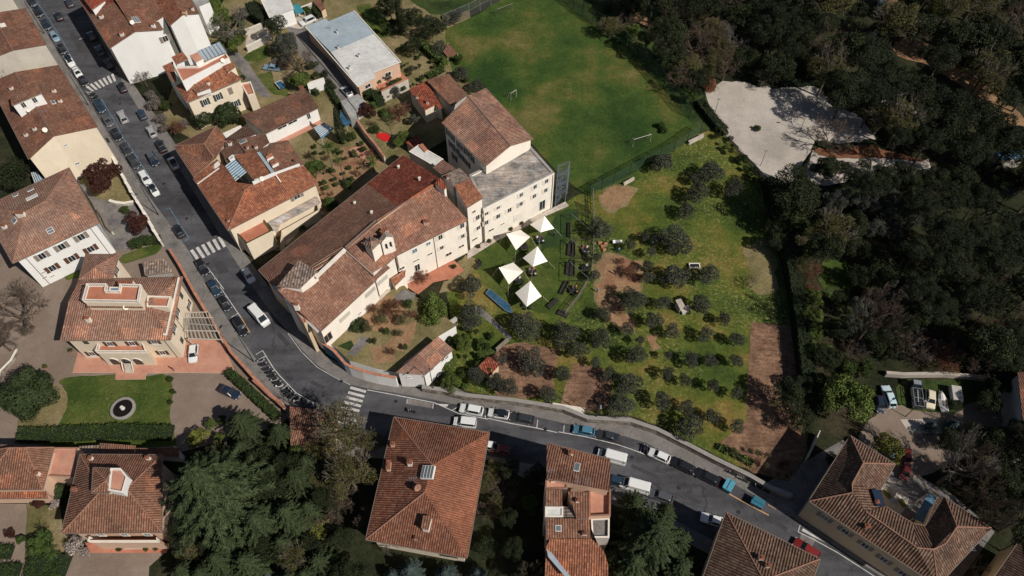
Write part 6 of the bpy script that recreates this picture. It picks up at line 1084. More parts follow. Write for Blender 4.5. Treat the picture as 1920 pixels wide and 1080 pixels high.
b = Bld('carport', 'flat grey concrete carport roofs above a blue tarpaulin', 'carport', FC, (130, 400)); b.block([(-10,360,2.8),(60,335,2.8),(165,470,2.8),(180,560,2.8),(100,555,2.8)], 'flatg', 'greyw', 0, 0); b.block([(68,330,2.9),(190,275,2.9),(290,380,2.9),(172,468,2.9)], 'flatg', 'greyw', 0, 0); shed('awning', 'dark blue tarpaulin awning beside the carport', 'awning', FC, [(-10,460,2.2),(60,560,2.0),(125,580,2.0),(60,640,1.8),(-20,600,2.0)], None, 'bluet')
shed('garden_shed', 'low red-tiled shed beside the annex and the green bush', 'shed', FC, [(725,822,2.8),(845,738,2.8),(928,832,2.5),(822,890,2.5)], 'pink', 'tile_red'); shed('field_hut', 'little red-tiled hut on posts at the edge of the football field', 'hut', t10, [(1405,385,2.6),(1440,318,2.9),(1512,400,2.6),(1438,432,2.3)], None, 'tile')
hs = Bld('wall_cottage', 'low white cottage with mottled tiles on the street wall of the garden', 'cottage', t12, (1250, 550)); q = [(1048,636,5.8),(1366,364,5.8),(1478,458,5.3),(1262,652,5.3)]; hs.roof_faces([q], 'tile_pale'); hs.wall_ring(q, 'white', 0, .2); hs.win(1400, 540, .7, .9, None); hs.win(1320, 608, .7, .8, None); hs.win(1430, 520, .8, .8, None); hs.win(1150, 668, .8, .5, None)
shed('tool_shed', 'little red-tiled tool shed among the olive trees beside the soil plot', 'shed', t12, [(1662,590,2.6),(1745,510,2.8),(1828,575,2.5),(1752,658,2.3)], 'tan', 'tile_red'); shed('field_shelter', 'pair of pale concrete roofs on a small shelter among the olives', 'shelter', t22, [(1226,90,2.2),(1266,78,2.4),(1298,135,2.2),(1262,162,2.0)], 'greyw', 'concrete'); shed('field_shelter', 'low pale slab beside the small concrete shelter among the olives', 'shelter', t22, [(1264,152,1.2),(1322,125,1.2),(1338,165,1.1),(1280,190,1.1)], 'greyw', 'concrete')
shed('greenhouse', 'pale shed with blue roof panels at the right edge of the wood', 'shed', t31, [(1690,62,3),(1930,40,3),(1930,105,3),(1760,120,3)], 'palewall', 'skyglass')
AW = shed('slatted_awning', 'white slatted blue awning beside the bungalow terrace', 'awning', FA, [(1610,480,2.8),(1730,420,2.8),(1840,480,2.6),(1700,600,2.6)], None, 'skyglass'); [rim(AW, (1610 + 12 * k, 480 + 16 * k, 2.95), (1730 + 15 * k, 420 + 8 * k, 2.95), .14, .08, 'frame', 'slat') for k in range(7)]
# ---------------------------------------------------------------- WALLS, FENCES, LAMPS
wallrun('stone_wall', 'long rubble stone wall between the orchard and the road', 'wall', F1, [(793,733),(830,738),(870,748),(960,757),(1055,772),(1100,790),(1180,795),(1230,812),(1290,842),(1340,868),(1400,897),(1440,920),(1480,935)], 1.7, .6, 'stone', 'kerb')
wallrun('boundary_wall', 'grey garden wall with pale pillars along the left pavement of the street', 'wall', t01, [(860,120),(940,270),(1010,400),(1060,480),(1110,560),(1180,690),(1230,770)], 2.0, .35, 'palewall', 'trim', posts=2.6)
wallrun('boundary_wall', 'weathered vine-covered wall around the villa along the left pavement', 'wall', F1, [(325,478),(345,510),(372,560),(400,605),(440,670),(480,715),(512,748),(540,775)], 2.0, .4, 'stone', 'coping')
wallrun('curved_wall', 'pale curved garden wall round the larger plum tree', 'wall', t01, [(830,440),(880,455),(940,462),(1015,448)], .8, .5, 'palewall', 'trim'); wallrun('curved_wall', 'thin curved driveway wall with a stone ball beside the white villa', 'wall', t01, [(745,510),(785,570),(815,640),(855,680)], 1.0, .3, 'palewall', 'gutter')
wallrun('garden_wall', 'white garden wall with red coping behind the cottage', 'wall', FC, [(470,372),(620,300),(765,228)], 3.4, .35, 'palewall', 'coping'); wallrun('garden_wall', 'long garden wall running down to the convent red roof', 'wall', FC, [(190,640),(290,790),(400,920),(500,1060)], 2.2, .35, 'palewall', 'coping'); wallrun('garden_wall', 'white wall joining the bungalow to the driveway', 'wall', t10, [(405,705),(530,665)], 3.2, .3, 'white', 'trim')
wallrun('garden_wall', 'pale concrete wall beside the driveway below the grey-green conifer', 'wall', FH, [(1110,585),(1200,540),(1350,455)], 1.6, .3, 'palewall', 'trim'); wallrun('garden_wall', 'pale wall above the concrete forecourt near the bare tree', 'wall', FH, [(1085,395),(1200,350),(1320,298)], 1.5, .3, 'palewall', 'trim'); wallrun('garden_wall', 'pale retaining wall between the top flat block and its lean-to', 'wall', FH, [(1500,215),(1700,160),(1900,80)], 1.8, .3, 'palewall', 'trim')
wallrun('garden_wall', 'white parapet wall between the rambling house and the magnolia garden', 'wall', FA, [(590,555),(690,510),(795,462)], 3.6, .7, 'white', 'trim', ph=3.6); wallrun('orchard_wall', 'low stone wall beside the garden steps and the olives', 'wall', t12, [(1380,355),(1440,320),(1510,275)], 2.6, .4, 'palewall', 'greyw'); wallrun('orchard_wall', 'short pale wall beside the tool shed', 'wall', t12, [(1800,478),(1890,398)], 1.2, .3, 'wood', None)
wallrun('low_wall', 'long low whitewashed wall behind the gravel car park', 'wall', t32, [(870,655),(1000,665),(1300,660),(1620,690)], 1.2, .6, 'sand', None); wallrun('low_wall', 'low pale kerb wall at the corner of the football field', 'wall', t20, [(1320,1085),(1430,1030)], 1.0, .5, 'concrete', None); wallrun('low_wall', 'straight pale wall across the dark yard beside the courtyard house', 'wall', t33, [(360,25),(320,120),(270,225)], 2.2, .16, 'palewall', None)
wallrun('low_wall', 'short pale wall by the earth patch behind the goal', 'wall', t21, [(835,312),(912,268)], .8, .4, 'concrete', None); wallrun('retaining_wall', 'pale terracotta wall along the hedge below the parked motorbikes', 'wall', t12, [(0,720),(60,770),(130,840),(215,900)], 1.8, .5, 'pink', 'coping'); wallrun('villa_kerb', 'low kerb wall on the left of the villa grounds', 'wall', t02, [(150,470),(100,560),(20,640),(-40,900)], .9, .3, 'stone', 'trim')
fence('field_fence', 'tall green net fence along the right side of the football field', F1, [(1040,-8),(1110,45),(1178,92),(1228,148),(1292,222)], 4.5, 'dmetal', 4); fence('field_fence', 'wire mesh fence along the near end of the football field', F1, [(1312,250),(1262,285),(1210,312),(1150,345),(1105,368)], 3.5, 'dmetal', 4); fence('field_fence', 'tall mesh fence along the top end of the football field', F1, [(832,52),(880,32),(960,-10)], 4, 'metal', 4, 'netg')
fence('wire_fence', 'wire fence beside the gravel clearing and the orchard', F1, [(1340,238),(1372,275),(1412,318),(1440,345)], 1.6, 'wood', 3, 'netg'); fence('path_fence', 'long timber post fence between the benches and the olive orchard', F1, [(1111,365),(1113,420),(1112,480),(1108,520),(1085,560),(1060,592)], 2.0, 'wood', 2.6, 'netg', rails=3); fence('wire_fence', 'thin wire fence crossing the vegetable plot above the road', t22, [(382,792),(560,920),(630,940)], 1.0, 'dwood', 2.5, None, .05, 1)
fence('dark_screen', 'black netting screen beside the end of the field fence', t21, [(545,470),(575,555)], 2.6, 'dmetal', 3, 'net')
# iron pergola frames over the benches
for (x, y), lab in (((480, 640), 'dark pergola frame beside the nearest canopy'), ((478, 830), 'dark pergola frame in the middle of the bench row'), ((470, 1000), 'dark pergola frame at the lower end of the bench row')):
    r_ = empty('garden_pergola', G(*t21(x, y)), lab, 'pergola'); Q = [G(*t21(x + a, y + c), 0) for a, c in ((-45, -70), (115, -70), (115, 70), (-45, 70))]
    for p in Q: m = MB(); m.tube([p, p + Vector((0, 0, 2.3))], .05, 6); m.build('post', M['dmetal'], r_)
    for i in range(4): m = MB(); m.bar(Q[i] + Vector((0, 0, 2.3)), Q[(i + 1) % 4] + Vector((0, 0, 2.3)), .08); m.build('beam', M['dmetal'], r_)
    m = MB(); m.bar(Q[0] + Vector((0, 0, 2.3)), Q[2] + Vector((0, 0, 2.3)), .06); m.build('brace', M['metal'], r_)
LPZ = [('left', t01, 1190, 535, 9.6, 120, 0, 'street lamp on the left pavement between the two plum trees'), ('l', t00, 665, 792, 9.6, 90, -50, 'street lamp on the left pavement just below the upper zebra crossing'), ('l', t00, 335, 255, 9.6, 90, -50, 'street lamp on the left pavement beside the topmost parked cars'), ('v', t02, 1905, 555, 10, 60, -80, 'street lamp on the pavement beside the villa terrace'), ('c', t12, 1335, 782, 9.5, -60, 90, 'street lamp by the corner of the low white cottage'), ('r', t22, 625, 995, 9.5, 0, 90, 'street lamp rising in front of the sign on the stone wall')]
for _, f, x, y, h, dx, dy, lab in LPZ: lamp_post(f, x, y, h, dx, dy, lab)
for f, x, y, h, lab in ((t30, 235, 990, 5, 'slim lamp post in the pale gravel clearing beside the pine shadow'), (t21, 1862, 165, 4.6, 'slim lamp post at the left edge of the gravel clearing'), (t20, 1520, 850, 4.2, 'slim lamp post at the upper left corner of the clearing')): lamp_post(f, x, y, h, 10, 0, lab, 0, .05)
lamp_post(t32, 1030, 965, 5.0, 60, -30, 'lamp post standing in the gravel car park', 1.2, .06)
# overhead wire with post across the road
w_ = MB(); a, c = G(*t01(1310, 470), 7), G(*t01(1315, 940), 7)
goal(F1, (958, 188), (968, 182), 2.2, 'goal frame at the convent side of the football field', mat='trim'); goal(t20, (905, 1100), (1035, 1062), 2.3, 'goal at the near right corner of the football field'); goal(t10, (1810, 125), (1925, 82), 2.3, 'goal at the far left end of the football field', mat='kerb')
goal(t21, (585, 365), (672, 300), 2.5, 'dark goal-like net cage at the near fence corner', mat='dmetal')
# sign panel on the road wall
A, B = G(*t22(300, 905), .6), G(*t22(540, 945), .6); r_ = empty('banner_board', A, 'long pale advertising board on the orchard wall beside the road', 'sign'); m = MB(); d = (B - A).normalized(); q = Vector((d.y, -d.x, 0)) * .1; up = Vector((0, 0, 1.3)); tl_ = -q * 6
m.poly([A + q, B + q, B + up + tl_, A + up + tl_]); m.poly([A + q * 2, A + up + tl_ + q, B + up + tl_ + q, B + q * 2]); m.build('board', M['trim'], r_)
m = MB(); k0 = .55; m.poly([(A + (B - A) * u + up * z + tl_ * z + q * 1 * (1 - z)) + Vector((0, -.03, .06)) for u, z in ((.62, .2), (.95, .2), (.95, .42), (.62, .35))]); m.build('blue_band', M['bluep'], r_)
m = MB(); [m.bar(A + (B - A) * u + Vector((0, 0, -.6)), A + (B - A) * u + Vector((0, 0, 1.3)), .08) for u in (0, .5, 1)]; m.build('support', M['metal'], r_)
# ---------------------------------------------------------------- CANOPIES, TABLES, PEOPLE
sail(FF, [(848,150),(680,245),(800,335),(958,292)], (3.9,2.3,3.9,2.3), 'white canopy nearest the convent end wall, topmost of the five'); sail(FF, [(765,490),(600,622),(715,722),(882,660)], (3.9,2.3,3.9,2.3), 'white canopy in the middle right of the five, above the seated group')
sail(FF, [(685,878),(515,1015),(645,1172),(815,1052)], (3.9,2.3,3.9,2.3), 'white canopy lowest of the five, above the dark olive trees'); sail(FF, [(575,305),(415,350),(525,535),(688,385)], (2.3,3.9,2.3,3.9), 'white canopy second from the convent wall, with shallow fold'); sail(FF, [(495,672),(330,730),(445,920),(610,775)], (2.3,3.9,2.3,3.9), 'white canopy leftmost of the five, near the blue covered pool')
PL = 0; SK = ['white', 'black', 'blue', 'white', 'grey', 'orange', 'black', 'white', 'red']
def party(f, x, y, ang, lab, folk, place_):
    global PL
    b_, Rz = table_set(f, x, y, ang, lab)
    for i, (u, v) in enumerate(((-.4, .75), (.4, .75), (-.4, -.75), (.4, -.75))):
        p = b_ + Rz @ Vector((u, v, 0)); a = ang + (-math.pi / 2 if v > 0 else math.pi / 2); sd = ('upper left', 'upper right', 'lower left', 'lower right')[i]
        chair(p, a, f'black chair {sd} of the {place_}')
        if i in folk:
            k = SK[PL % len(SK)]; PL += 1; o = person(f, x, y, 'sit', a, k, f'person in {k} top seated {sd} of the {place_}'); o.location = (p.x, p.y, 0)
party(FF, 795, 410, .3, 'dark table with a group under the topmost canopy', (0, 1, 2, 3), 'table under the topmost canopy'); party(FF, 710, 775, .2, 'dark table with a group under the middle canopy', (0, 1, 2, 3), 'table under the middle canopy'); party(FF, 1310, 530, .1, 'dark table with a group beside the long fence', (0, 1, 2, 3), 'upper table beside the long fence'); party(FF, 1305, 735, .1, 'dark table beside the long fence below the first group', (1,), 'middle table beside the long fence'); party(FF, 1170, 985, .5, 'dark table near the lower end of the fence', (1, 3), 'lower table near the fence')
party(FF, 560, 880, .4, 'dark table in the shade of the leftmost canopy', (0, 1), 'table beside the leftmost canopy'); party(FF, 620, 505, .2, 'empty dark table beside the second canopy', (), 'table beside the second canopy'); party(t22, 110, 125, .2, 'dark table under the lowest canopy', (0, 1), 'table under the lowest canopy')
for a, c, lab in (((1135, 455), (1125, 590), 'upper black bench facing the fence tables'), ((1118, 665), (1108, 805), 'middle black bench facing the fence tables'), ((1100, 880), (1030, 1020), 'slanted black bench at the lower end of the lawn'), ((1165, 430), (1165, 600), 'long black table along the upper bench'), ((1160, 640), (1158, 820), 'long black table along the middle bench')): bench(FF, a, c, lab, .9, .5, 'dwood')
bench(FF, (1120, 225), (1120, 385), 'black bench panel beside the dark turf', .5, .5, 'dwood'); bench(t22, (345, 175), (420, 205), 'square dark bench near the lowest tables', 1.2, .45, 'dwood', False); bench(t22, (275, 150), (345, 85), 'dark slatted bench below the slanted bench', .7, .45, 'dwood'); bench(FF, (70, 740), (130, 690), 'black bench at the left edge of the canopy lawn', .6, .5, 'dwood'); bench(FF, (85, 640), (130, 690), 'short black bench at the left edge of the canopy lawn', .6, .5, 'dwood')
for x, y, s, a, lab, f in ((1198,960,'orange',0,'person in orange top standing at the lower fence table',FF),(955,365,'black',1,'person in black standing at the right of the topmost canopy',FF),(1680,540,'blue',2,'person in blue top standing below the white table in the orchard',FF),(1295,640,'white',1.4,'person in red and dark clothes standing on the villa terrace',None),(1440,990,'blue',1,'person in blue top standing on the earth near the fence',FF),(1640,790,'black',1,'person bending in dark top on the bare earth of the orchard',FF)):
    if f is None: person(t02, 1295, 608, 'stand', 1.2, 'red', 'person in red top standing on the villa terrace')
    else: person(f, x, y, 'stand', a, s, lab)
pq = G(*FF(1662, 462)); r_ = empty('folding_table', pq, 'white folding table standing in the orchard grass', 'table'); m = MB(); m.box(pq + Vector((0, 0, .72)), 1.9, .8, .05); m.build('tabletop', M['canvas'], r_); [(lambda m: (m.box(pq + Vector((i * .85, j * .3, 0)), .05, .05, .72), m.build('leg', M['metal'], r_)))(MB()) for i in (-1, 1) for j in (-1, 1)]
pq = G(*FF(1497, 500)); r_ = empty('brick_stack', pq, 'stack of terracotta bricks beside the orchard fence', 'bricks'); [(lambda m: (m.box(pq + Vector((dx, dy, 0)), .7, .45, .5, .3), m.build('brick_pile', M['coping'], r_)))(MB()) for dx, dy in ((0, 0), (-.5, .9), (.3, -.9), (.7, .6))]
# covered pool, trampoline-like things and small objects
r_ = empty('pool_cover', G(*t11(1800, 1080)), 'long blue tarpaulin cover on a low frame beside the dark olive', 'cover'); q = [G(*t12(*p), .6) for p in ((1722, 40), (1752, 5), (1905, 130), (1925, 190), (1870, 170))]; q = q if newell(q).z > 0 else q[::-1]; m = MB(); m.prism(q, .55); m.build('cover', M['bluet'], r_); m = MB(); [m.bar(q[i] + Vector((0, 0, .03)), q[(i + 1) % 5] + Vector((0, 0, .03)), .08) for i in range(5)]; m.build('rim', M['metal'], r_)
r_ = empty('red_cover', G(*FC(480, 750)), 'bright red crumpled plastic sheet on the garden lawn', 'sheet'); q = [G(*FC(*p), .25) for p in ((400,705),(440,725),(470,708),(530,730),(558,770),(500,808),(450,790),(405,765))]; q = q if newell(q).z > 0 else q[::-1]; m = MB(); m.prism(q, .24); m.build('sheet', M['red'], r_)
for f, x, y, lab in ((FF,105,510,'potted plant on the footpath, leftmost beside the black bench'),(FF,228,450,'potted plant on the footpath below the small windows'),(FF,468,312,'potted plant on the footpath beside the second canopy'),(FF,590,250,'potted plant on the footpath beside the topmost canopy'),(t03,905,885,'terracotta pot left of the pale steps'),(t03,1105,882,'terracotta pot right of the pale steps'),(t03,1180,878,'terracotta pot at the right end of the red terrace'),(t03,880,843,'dark round pot on the red terrace'),(t02,350,600,'lone dark pot on the gravel left of the villa'),(t02,540,480,'dark pot at the left corner of the villa'),(t11,335,590,'small plant pot on the narrow yard, leftmost'),(t11,387,565,'small plant pot in the middle of the narrow yard'),(t11,435,535,'small plant pot on the narrow yard, rightmost')): pot(f, x, y, lab)
m = MB(); p = G(*t03(1022, 855)); r_ = empty('doorstep', p, 'wide pale stone steps of the square house', 'steps'); [(lambda m: (m.box(p + Vector((0, .35 - k * .35, 0)), 3.6 , .36, .45 - k * .14), m.build('step', M['flatw'], r_)))(MB()) for k in range(3)]
for k, (x, y, dx, dy, lab) in enumerate(((1625,405,-22,40,'light blue waste skip on the pavement edge, left of the two'),(1840,530,40,22,'blue waste container behind the ochre line, right of the two'))):
    p = G(*t23(x, y), .8); a = G(*t23(x + dx, y + dy), .8) - p; an = math.atan2(a.y, a.x); r_ = empty('waste_container', (p.x, p.y, 0), lab, 'container'); r_.rotation_euler.z = an; m = MB(); m.box((0, 0, .15), 1.9, 1.3, 1.15, taper=1.1); m.build('bin_body', flat('blue_container_paint', (.06, .22, .30) if k == 0 else (.02, .10, .15), .5), r_, True)
    m = MB(); m.box((0, .3, 1.3), 2.0, .85, .12, taper=.9); m.box((0, -.55, 1.3), 2.0, .5, .08); m.build('lid', flat('container_lid', (.08, .26, .33) if k == 0 else (.03, .13, .18), .4), r_, True); m = MB(); [m.tube([(i * .8, j * .5 - .04, .1), (i * .8, j * .5 + .04, .1)], .1, 8) for i in (-1, 1) for j in (-1, 1)]; m.build('wheel_set', M['tyre'], r_, True); m = MB(); [m.box((i * 1.0, 0, .9), .06, .5, .08) for i in (-1, 1)]; m.build('lifting_bar', M['metal'], r_, True)
r_ = empty('outdoor_bath', G(*t21(1370, 915)), 'white open tank standing among the olive trees', 'tank'); p = G(*t21(1370, 908), .6); m = MB(); m.box((p.x, p.y, 0), 2.2, 1.1, .6, .0); m.build('tank_body', M['trim'], r_); m = MB(); m.box((p.x, p.y - .1, .6), 1.8, .75, .03); m.build('tank_inside', M['black'], r_)
# ---------------------------------------------------------------- LANDMARKS FOR LABELS
for n_, x, y in (('white canopies', 970, 480), ('football field', 1040, 170), ('terraced villa', 240, 600), ('fountain', 231, 767), ('gravel clearing', 1450, 240), ('gravel car park', 1720, 750), ('flat-roofed house', 665, 85), ('big hipped house', 800, 900), ('lower zebra crossing', 390, 465), ('upper zebra crossing', 188, 152), ('curved zebra crossing', 660, 750), ('rambling house', 460, 330), ('dormitory block', 915, 230), ('row house', 1080, 960), ('courtyard house', 1680, 950), ('concrete shelter', 1280, 573), ('vegetable plot', 1455, 700), ('low white cottage', 800, 680), ('white open tank', 1302, 497), ('lower soil plot', 1110, 710), ('square house', 210, 930), ('white gabled houses', 300, 80), ('white villa', 110, 440), ('leaf litter strip', 1640, 290), ('grass glade', 1560, 530), ('bungalow', 530, 210), ('earth patch behind the goal', 1155, 372), ('white car by the villa', 363, 663), ('bottom edge house', 1430, 1040), ('teal canopy', 1735, 955), ('dirt path', 1700, 90), ('top right car', 1650, 12), ('bare earth patch', 1170, 500), ('banner board', 1065, 770), ('blue waste containers', 1395, 925), ('belfry', 730, 460), ('red plastic sheet', 720, 257), ('garden cypress', 638, 240), ('parked motorbikes', 530, 710), ('cypress on the clearing', 1500, 325)): landmark(n_, x, y)
# ---------------------------------------------------------------- TREES
OL = [(1242,302,30),(1310,362,30),(1335,322,34),(1375,352,26),(1305,335,16),(1287,395,22),(1127,430,30),(1267,452,42),(1232,446,18),(1210,443,13),(1182,459,15),(1222,472,14),(1267,517,38),(1330,515,28),(1215,497,15),(1217,520,16),(1120,482,12),(1115,517,15),(1187,562,36),(1242,567,20),(1315,570,28),(985,610,40),(1060,625,38),(1085,657,26),(1125,635,30),(1130,587,19),(1225,600,24),(1177,617,18),(1200,637,13),(1192,665,27),(1260,622,21),(1322,627,21),(1357,597,19),(1382,637,19),(1252,665,11),(1295,675,21),(1332,675,20),(1380,677,18),(1250,700,18),(1285,712,18),(1337,722,18),(1382,737,16),(1145,700,20),(1180,720,34),(1117,679,15),(1242,750,24),(1165,757,36),(1287,765,22),(1335,780,22),(1295,802,36),(1382,800,19),(997,680,38),(1055,700,24),(1027,740,24),(955,725,26),(882,592,36),(882,535,32),(892,702,22),(930,715,24),(942,675,15),(1445,340,18),(865,137,20),(895,160,20),(825,88,20),(737,165,18)]
for x, y, r_ in OL: tree('olive', x, y, r_ * (.98 if r_ < 24 else .95), h=2.4 if r_ < 24 else 3.0, group='olive trees in the orchard')
USED = []
def many(kind, L, group=None, **k):
    for t in L:
        USED.append(t[:3]); tree(kind, *t[:3], group=group, **dict(k, **(t[3] if len(t) > 3 else {})))
many('pine', [(1588,170,66),(1625,100,60),(1672,150,58),(1715,172,62),(1765,110,50),(1780,205,66),(1850,225,62),(1740,262,40),(1690,255,30),(1820,285,50),(1740,382,46),(1790,375,48),(1840,370,42),(1772,432,54),(1840,440,50),(1777,500,58),(1865,490,56),(1840,540,46),(1500,60,44),(1465,25,46),(1540,45,44),(1865,565,50),(1905,620,44),(1827,560,40),(1720,470,40),(1900,420,40),(1730,540,44),(1725,215,36)], 'stone pines of the wood', h=9)
many('dark', [(1552,308,26),(1580,318,22),(1620,310,18),(1650,322,20),(1690,318,22),(1530,318,16),(1460,125,40),(1422,60,42),(1385,25,38),(1525,115,36),(1260,105,36),(1397,110,32),(1727,50,42),(1777,75,42),(1820,120,36),(1865,250,38),(1820,290,34),(1552,320,30),(1600,340,28),(1665,336,30),(1710,338,32),(1752,338,34),(1802,335,36),(1865,330,36),(1908,345,32),(1602,425,36),(1590,460,30),(1645,640,36),(1677,650,32),(1477,745,44),(1552,672,34),(1465,365,30),(1453,400,28),(1455,455,28),(1450,425,26),(1852,752,32),(1790,828,34),(1865,830,46),(1900,880,50),(1890,940,44),(1830,905,36),(1180,20,30),(1310,150,28),(1640,480,34),(1690,480,36),(1650,520,36),(1720,590,34),(1690,610,34),(1770,610,36),(1810,650,36),(1890,690,34),(1870,720,30),(1540,720,28),(1790,760,20,dict(zs=.6)),(1500,790,34),(1505,720,26),(25,325,42),(730,15,32),(767,38,32),(810,55,30),(775,85,22),(912,1025,30),(1000,1050,34),(1010,890,26),(1575,560,22),(1610,520,30),(1655,60,26),(1600,20,34),(1860,60,40),(1910,110,36),(1905,20,36),(1700,15,30),(1230,60,20),(1570,620,30),(1560,860,16),(975,985,30),(1150,1000,30),(1120,1075,30)], 'dark trees of the wood')
many('grey', [(1570,378,32),(1595,375,30),(1630,384,30),(1672,372,32),(1665,405,30),(1705,412,28),(1645,432,32),(1677,438,24),(1557,400,24),(1665,527,24),(1615,580,36),(1602,612,30),(1677,562,34),(1727,570,34),(1705,545,24),(1752,600,28),(1640,560,28),(1885,60,30),(540,82,36,dict(desc='grey-green conifer')),(777,225,16),(1800,590,26)], 'silvery trees of the wood')
many('green', [(1590,747,58),(995,945,26),(811,584,40),(845,718,24),(870,645,24),(842,690,18),(1522,590,26),(1527,622,26),(1535,655,28),(1525,560,24),(563,153,26),(592,308,16),(413,33,28),(440,80,24),(400,10,22),(757,258,18),(748,267,16),(832,118,14),(767,577,20),(1187,57,20),(842,660,16)])
many('shrub', [(1502,432,28),(1515,470,28),(1590,690,28),(1622,690,26),(310,200,16),(566,427,10),(320,712,10),(325,735,8),(320,755,8),(280,455,12),(262,462,10),(290,450,10),(659,258,16),(702,243,14),(860,110,14),(875,150,10),(645,622,18),(740,677,20),(785,640,16),(1245,245,10),(680,280,10),(652,347,14),(1240,235,12),(1700,560,18),(150,400,10),(235,395,14),(850,500,8),(1420,240,10),(655,315,8),(622,320,10),(1360,250,10),(1405,330,10),(1075,1050,16),(20,842,8),(575,20,14),(600,5,14),(480,15,16)])
many('round', [(56,740,50),(110,920,17),(380,222,21),(428,215,25),(670,615,24),(797,617,15),(761,516,7),(455,145,6)])
many('magnolia', [(592,312,22),(700,200,12,dict(zs=1.2)),(718,210,10),(622,382,20),(75,1022,28),(560,850,30),(40,1010,12)])
many('plum', [(190,332,40,dict(label='large purple plum tree leaning against the cream wall')),(257,420,26,dict(label='smaller purple plum tree beside the street wall')),(71,945,14),(19,1002,12),(687,207,20)])
many('climber', [(287,192,20),(282,178,14),(300,225,16),(345,232,14),(310,240,14),(515,118,12)]); many('rust', [(332,240,18),(748,213,26),(1330,162,18),(1770,675,36),(1877,622,30),(1520,510,24),(1520,545,20),(732,592,30),(705,645,22),(718,660,18),(790,520,20),(535,120,16),(1182,510,18),(1740,640,26),(1835,640,26)])
many('rust', [(1165,490,9),(1200,520,10),(1150,540,9),(1215,505,8),(1160,580,10),(1140,600,9)], h=.9); many('autumn', [(640,800,62,dict(h=9)),(655,890,56,dict(h=8)),(690,740+90,34),(600,850,40),(912,905,30),(930,880,26),(935,940,26),(1145,50,30),(1340,60,38),(1292,125,36),(1360,95,36),(1310,30,34),(1505,500,26),(720,590,24),(745,600,20),(405,850,34),(1240,95,22),(1190,25,24),(1495,555,20),(1340,120,34)])
many('blossom', [(105,945,15),(142,1022,24),(160,1035,14)]); many('yellow', [(1665,842,36),(1497,405,22),(372,822,26),(1475,480,14),(835,95,14),(1760,20,26),(1830,940-130,26),(600,990,30)])
many('bare', [(35,590,58,dict(label='big bare brown tree on the left edge beside the villa',h=5)),(1267,27,36),(1330,67,36),(563,117,30),(700,980,34),(985,1022,24),(1557,262,42,dict(h=3)),(1702,660,36),(1802,660,34),(1840,690,32),(270,150,18),(1477,507,12),(1405,530,14),(620,960,40),(0,640,40),(1300,90,34),(1360,130,30),(640,935,30),(1600,660,26),(1850,620,30),(945,915,28),(1275,150,30),(910,960,26),(1050,1015,20),(1165,45,24),(690,660,14)])
many('baregrey', [(438,55,40),(1727,650,32),(1802,875,52,dict(h=8)),(1492,880,18),(1827,1062,26),(1380,85,34),(1900,970,30),(560,1010,30),(735,1015,26),(1620,650,24),(1850,480,20),(1430,150,20),(1890,800,30)])
many('cedar', [(400,925,120,dict(label='very large feathery cedar overlapping the square house roof',h=11)),(490,985,66,dict(h=6)),(455,795,40,dict(h=6)),(522,812,28,dict(h=6)),(555,900,44,dict(h=5)),(470,1060,60,dict(h=4)),(350,1075,44,dict(h=4)),(1222,1010,82,dict(label='very large feathery cedar right of the narrow row house',h=8)),(1187,948,38,dict(h=6)),(1247,958,26,dict(h=6)),(540,970,50,dict(h=6)),(600,1060,50,dict(h=4)),(1270,1070,50,dict(h=6)),(1185,1060,50,dict(h=6))])
many('fir', [(770,1072,30),(835,1080,30),(895,1078,24),(505,1078,20),(735,1080,20),(1745,800,16),(1785,800,20)]); tree('dark', 518, 50, 26, h=6); many('blue', [(1890,365,26),(535,110,20)])
for x, y, r_, h_, lab in ((748,28,6,6,'tall cypress beside the flat-roofed house lawn'),(636,240,9,4.5,'tall garden cypress beside the bungalow terrace'),(1502,325,7,5,'dark cypress standing against the pale gravel clearing')):
    o = tree('cypress', x, y, r_, h=h_, label=lab); 
    for ch in o.children:
        r0 = ch.scale[0]
        if ch.name.startswith('crown'): ch.scale = (r0, r0, h_ / 3.5)
        if ch.name.startswith('crown'): ch.location.z = h_ / 3.5 * 1.0 + .3
        else: ch.scale = (r0, r0, 1); ch.location.z = 1.6
for x, y, r_, h_, lab in ((613,277,13,7,'tall palm in the garden, left of the two'),(635,300,12,7,'tall palm in the garden, right of the two'),(728,218,12,6,'slender palm beside the reddish bare tree'),(698,302,14,3,'short palm on the garden path by the convent'),(82,1005,16,3,'fan palm on the lower left lawn edge, upper of the two'),(95,1035,16,3,'fan palm on the lower left lawn edge, lower of the two')): tree('palm', x, y, r_, h=h_, label=lab)
def inpoly(x, y, P):
    c = False; j = len(P) - 1
    for i in range(len(P)):
        if (P[i][1] > y) != (P[j][1] > y) and x < (P[j][0] - P[i][0]) * (y - P[i][1]) / (P[j][1] - P[i][1]) + P[i][0]: c = not c
        j = i
    return c
def fill(poly, step, kinds, r0, r1, h, keep, seed, avoid=.62, grp=None):
    rr = random.Random(seed); xs = [p[0] for p in poly]; ys = [p[1] for p in poly]; y = min(ys)
    while y < max(ys):
        x = min(xs)
        while x < max(xs):
            px, py, r_ = x + rr.uniform(-.35, .35) * step, y + rr.uniform(-.35, .35) * step, rr.uniform(r0, r1)
            if inpoly(px, py, poly) and not any(inpoly(px, py, k) for k in keep) and all(math.hypot(px - a, py - b_) > avoid * min(r_, c_) + 6 for a, b_, c_ in USED): tree(rr.choice(kinds), px, py, r_, h=rr.uniform(*h), group=grp)
            x += step
        y += step * .8
CLR = [(1310,150),(1345,140),(1440,150),(1520,165),(1600,215),(1650,260),(1760,290),(1760,330),(1640,330),(1500,345),(1400,330),(1330,240)]
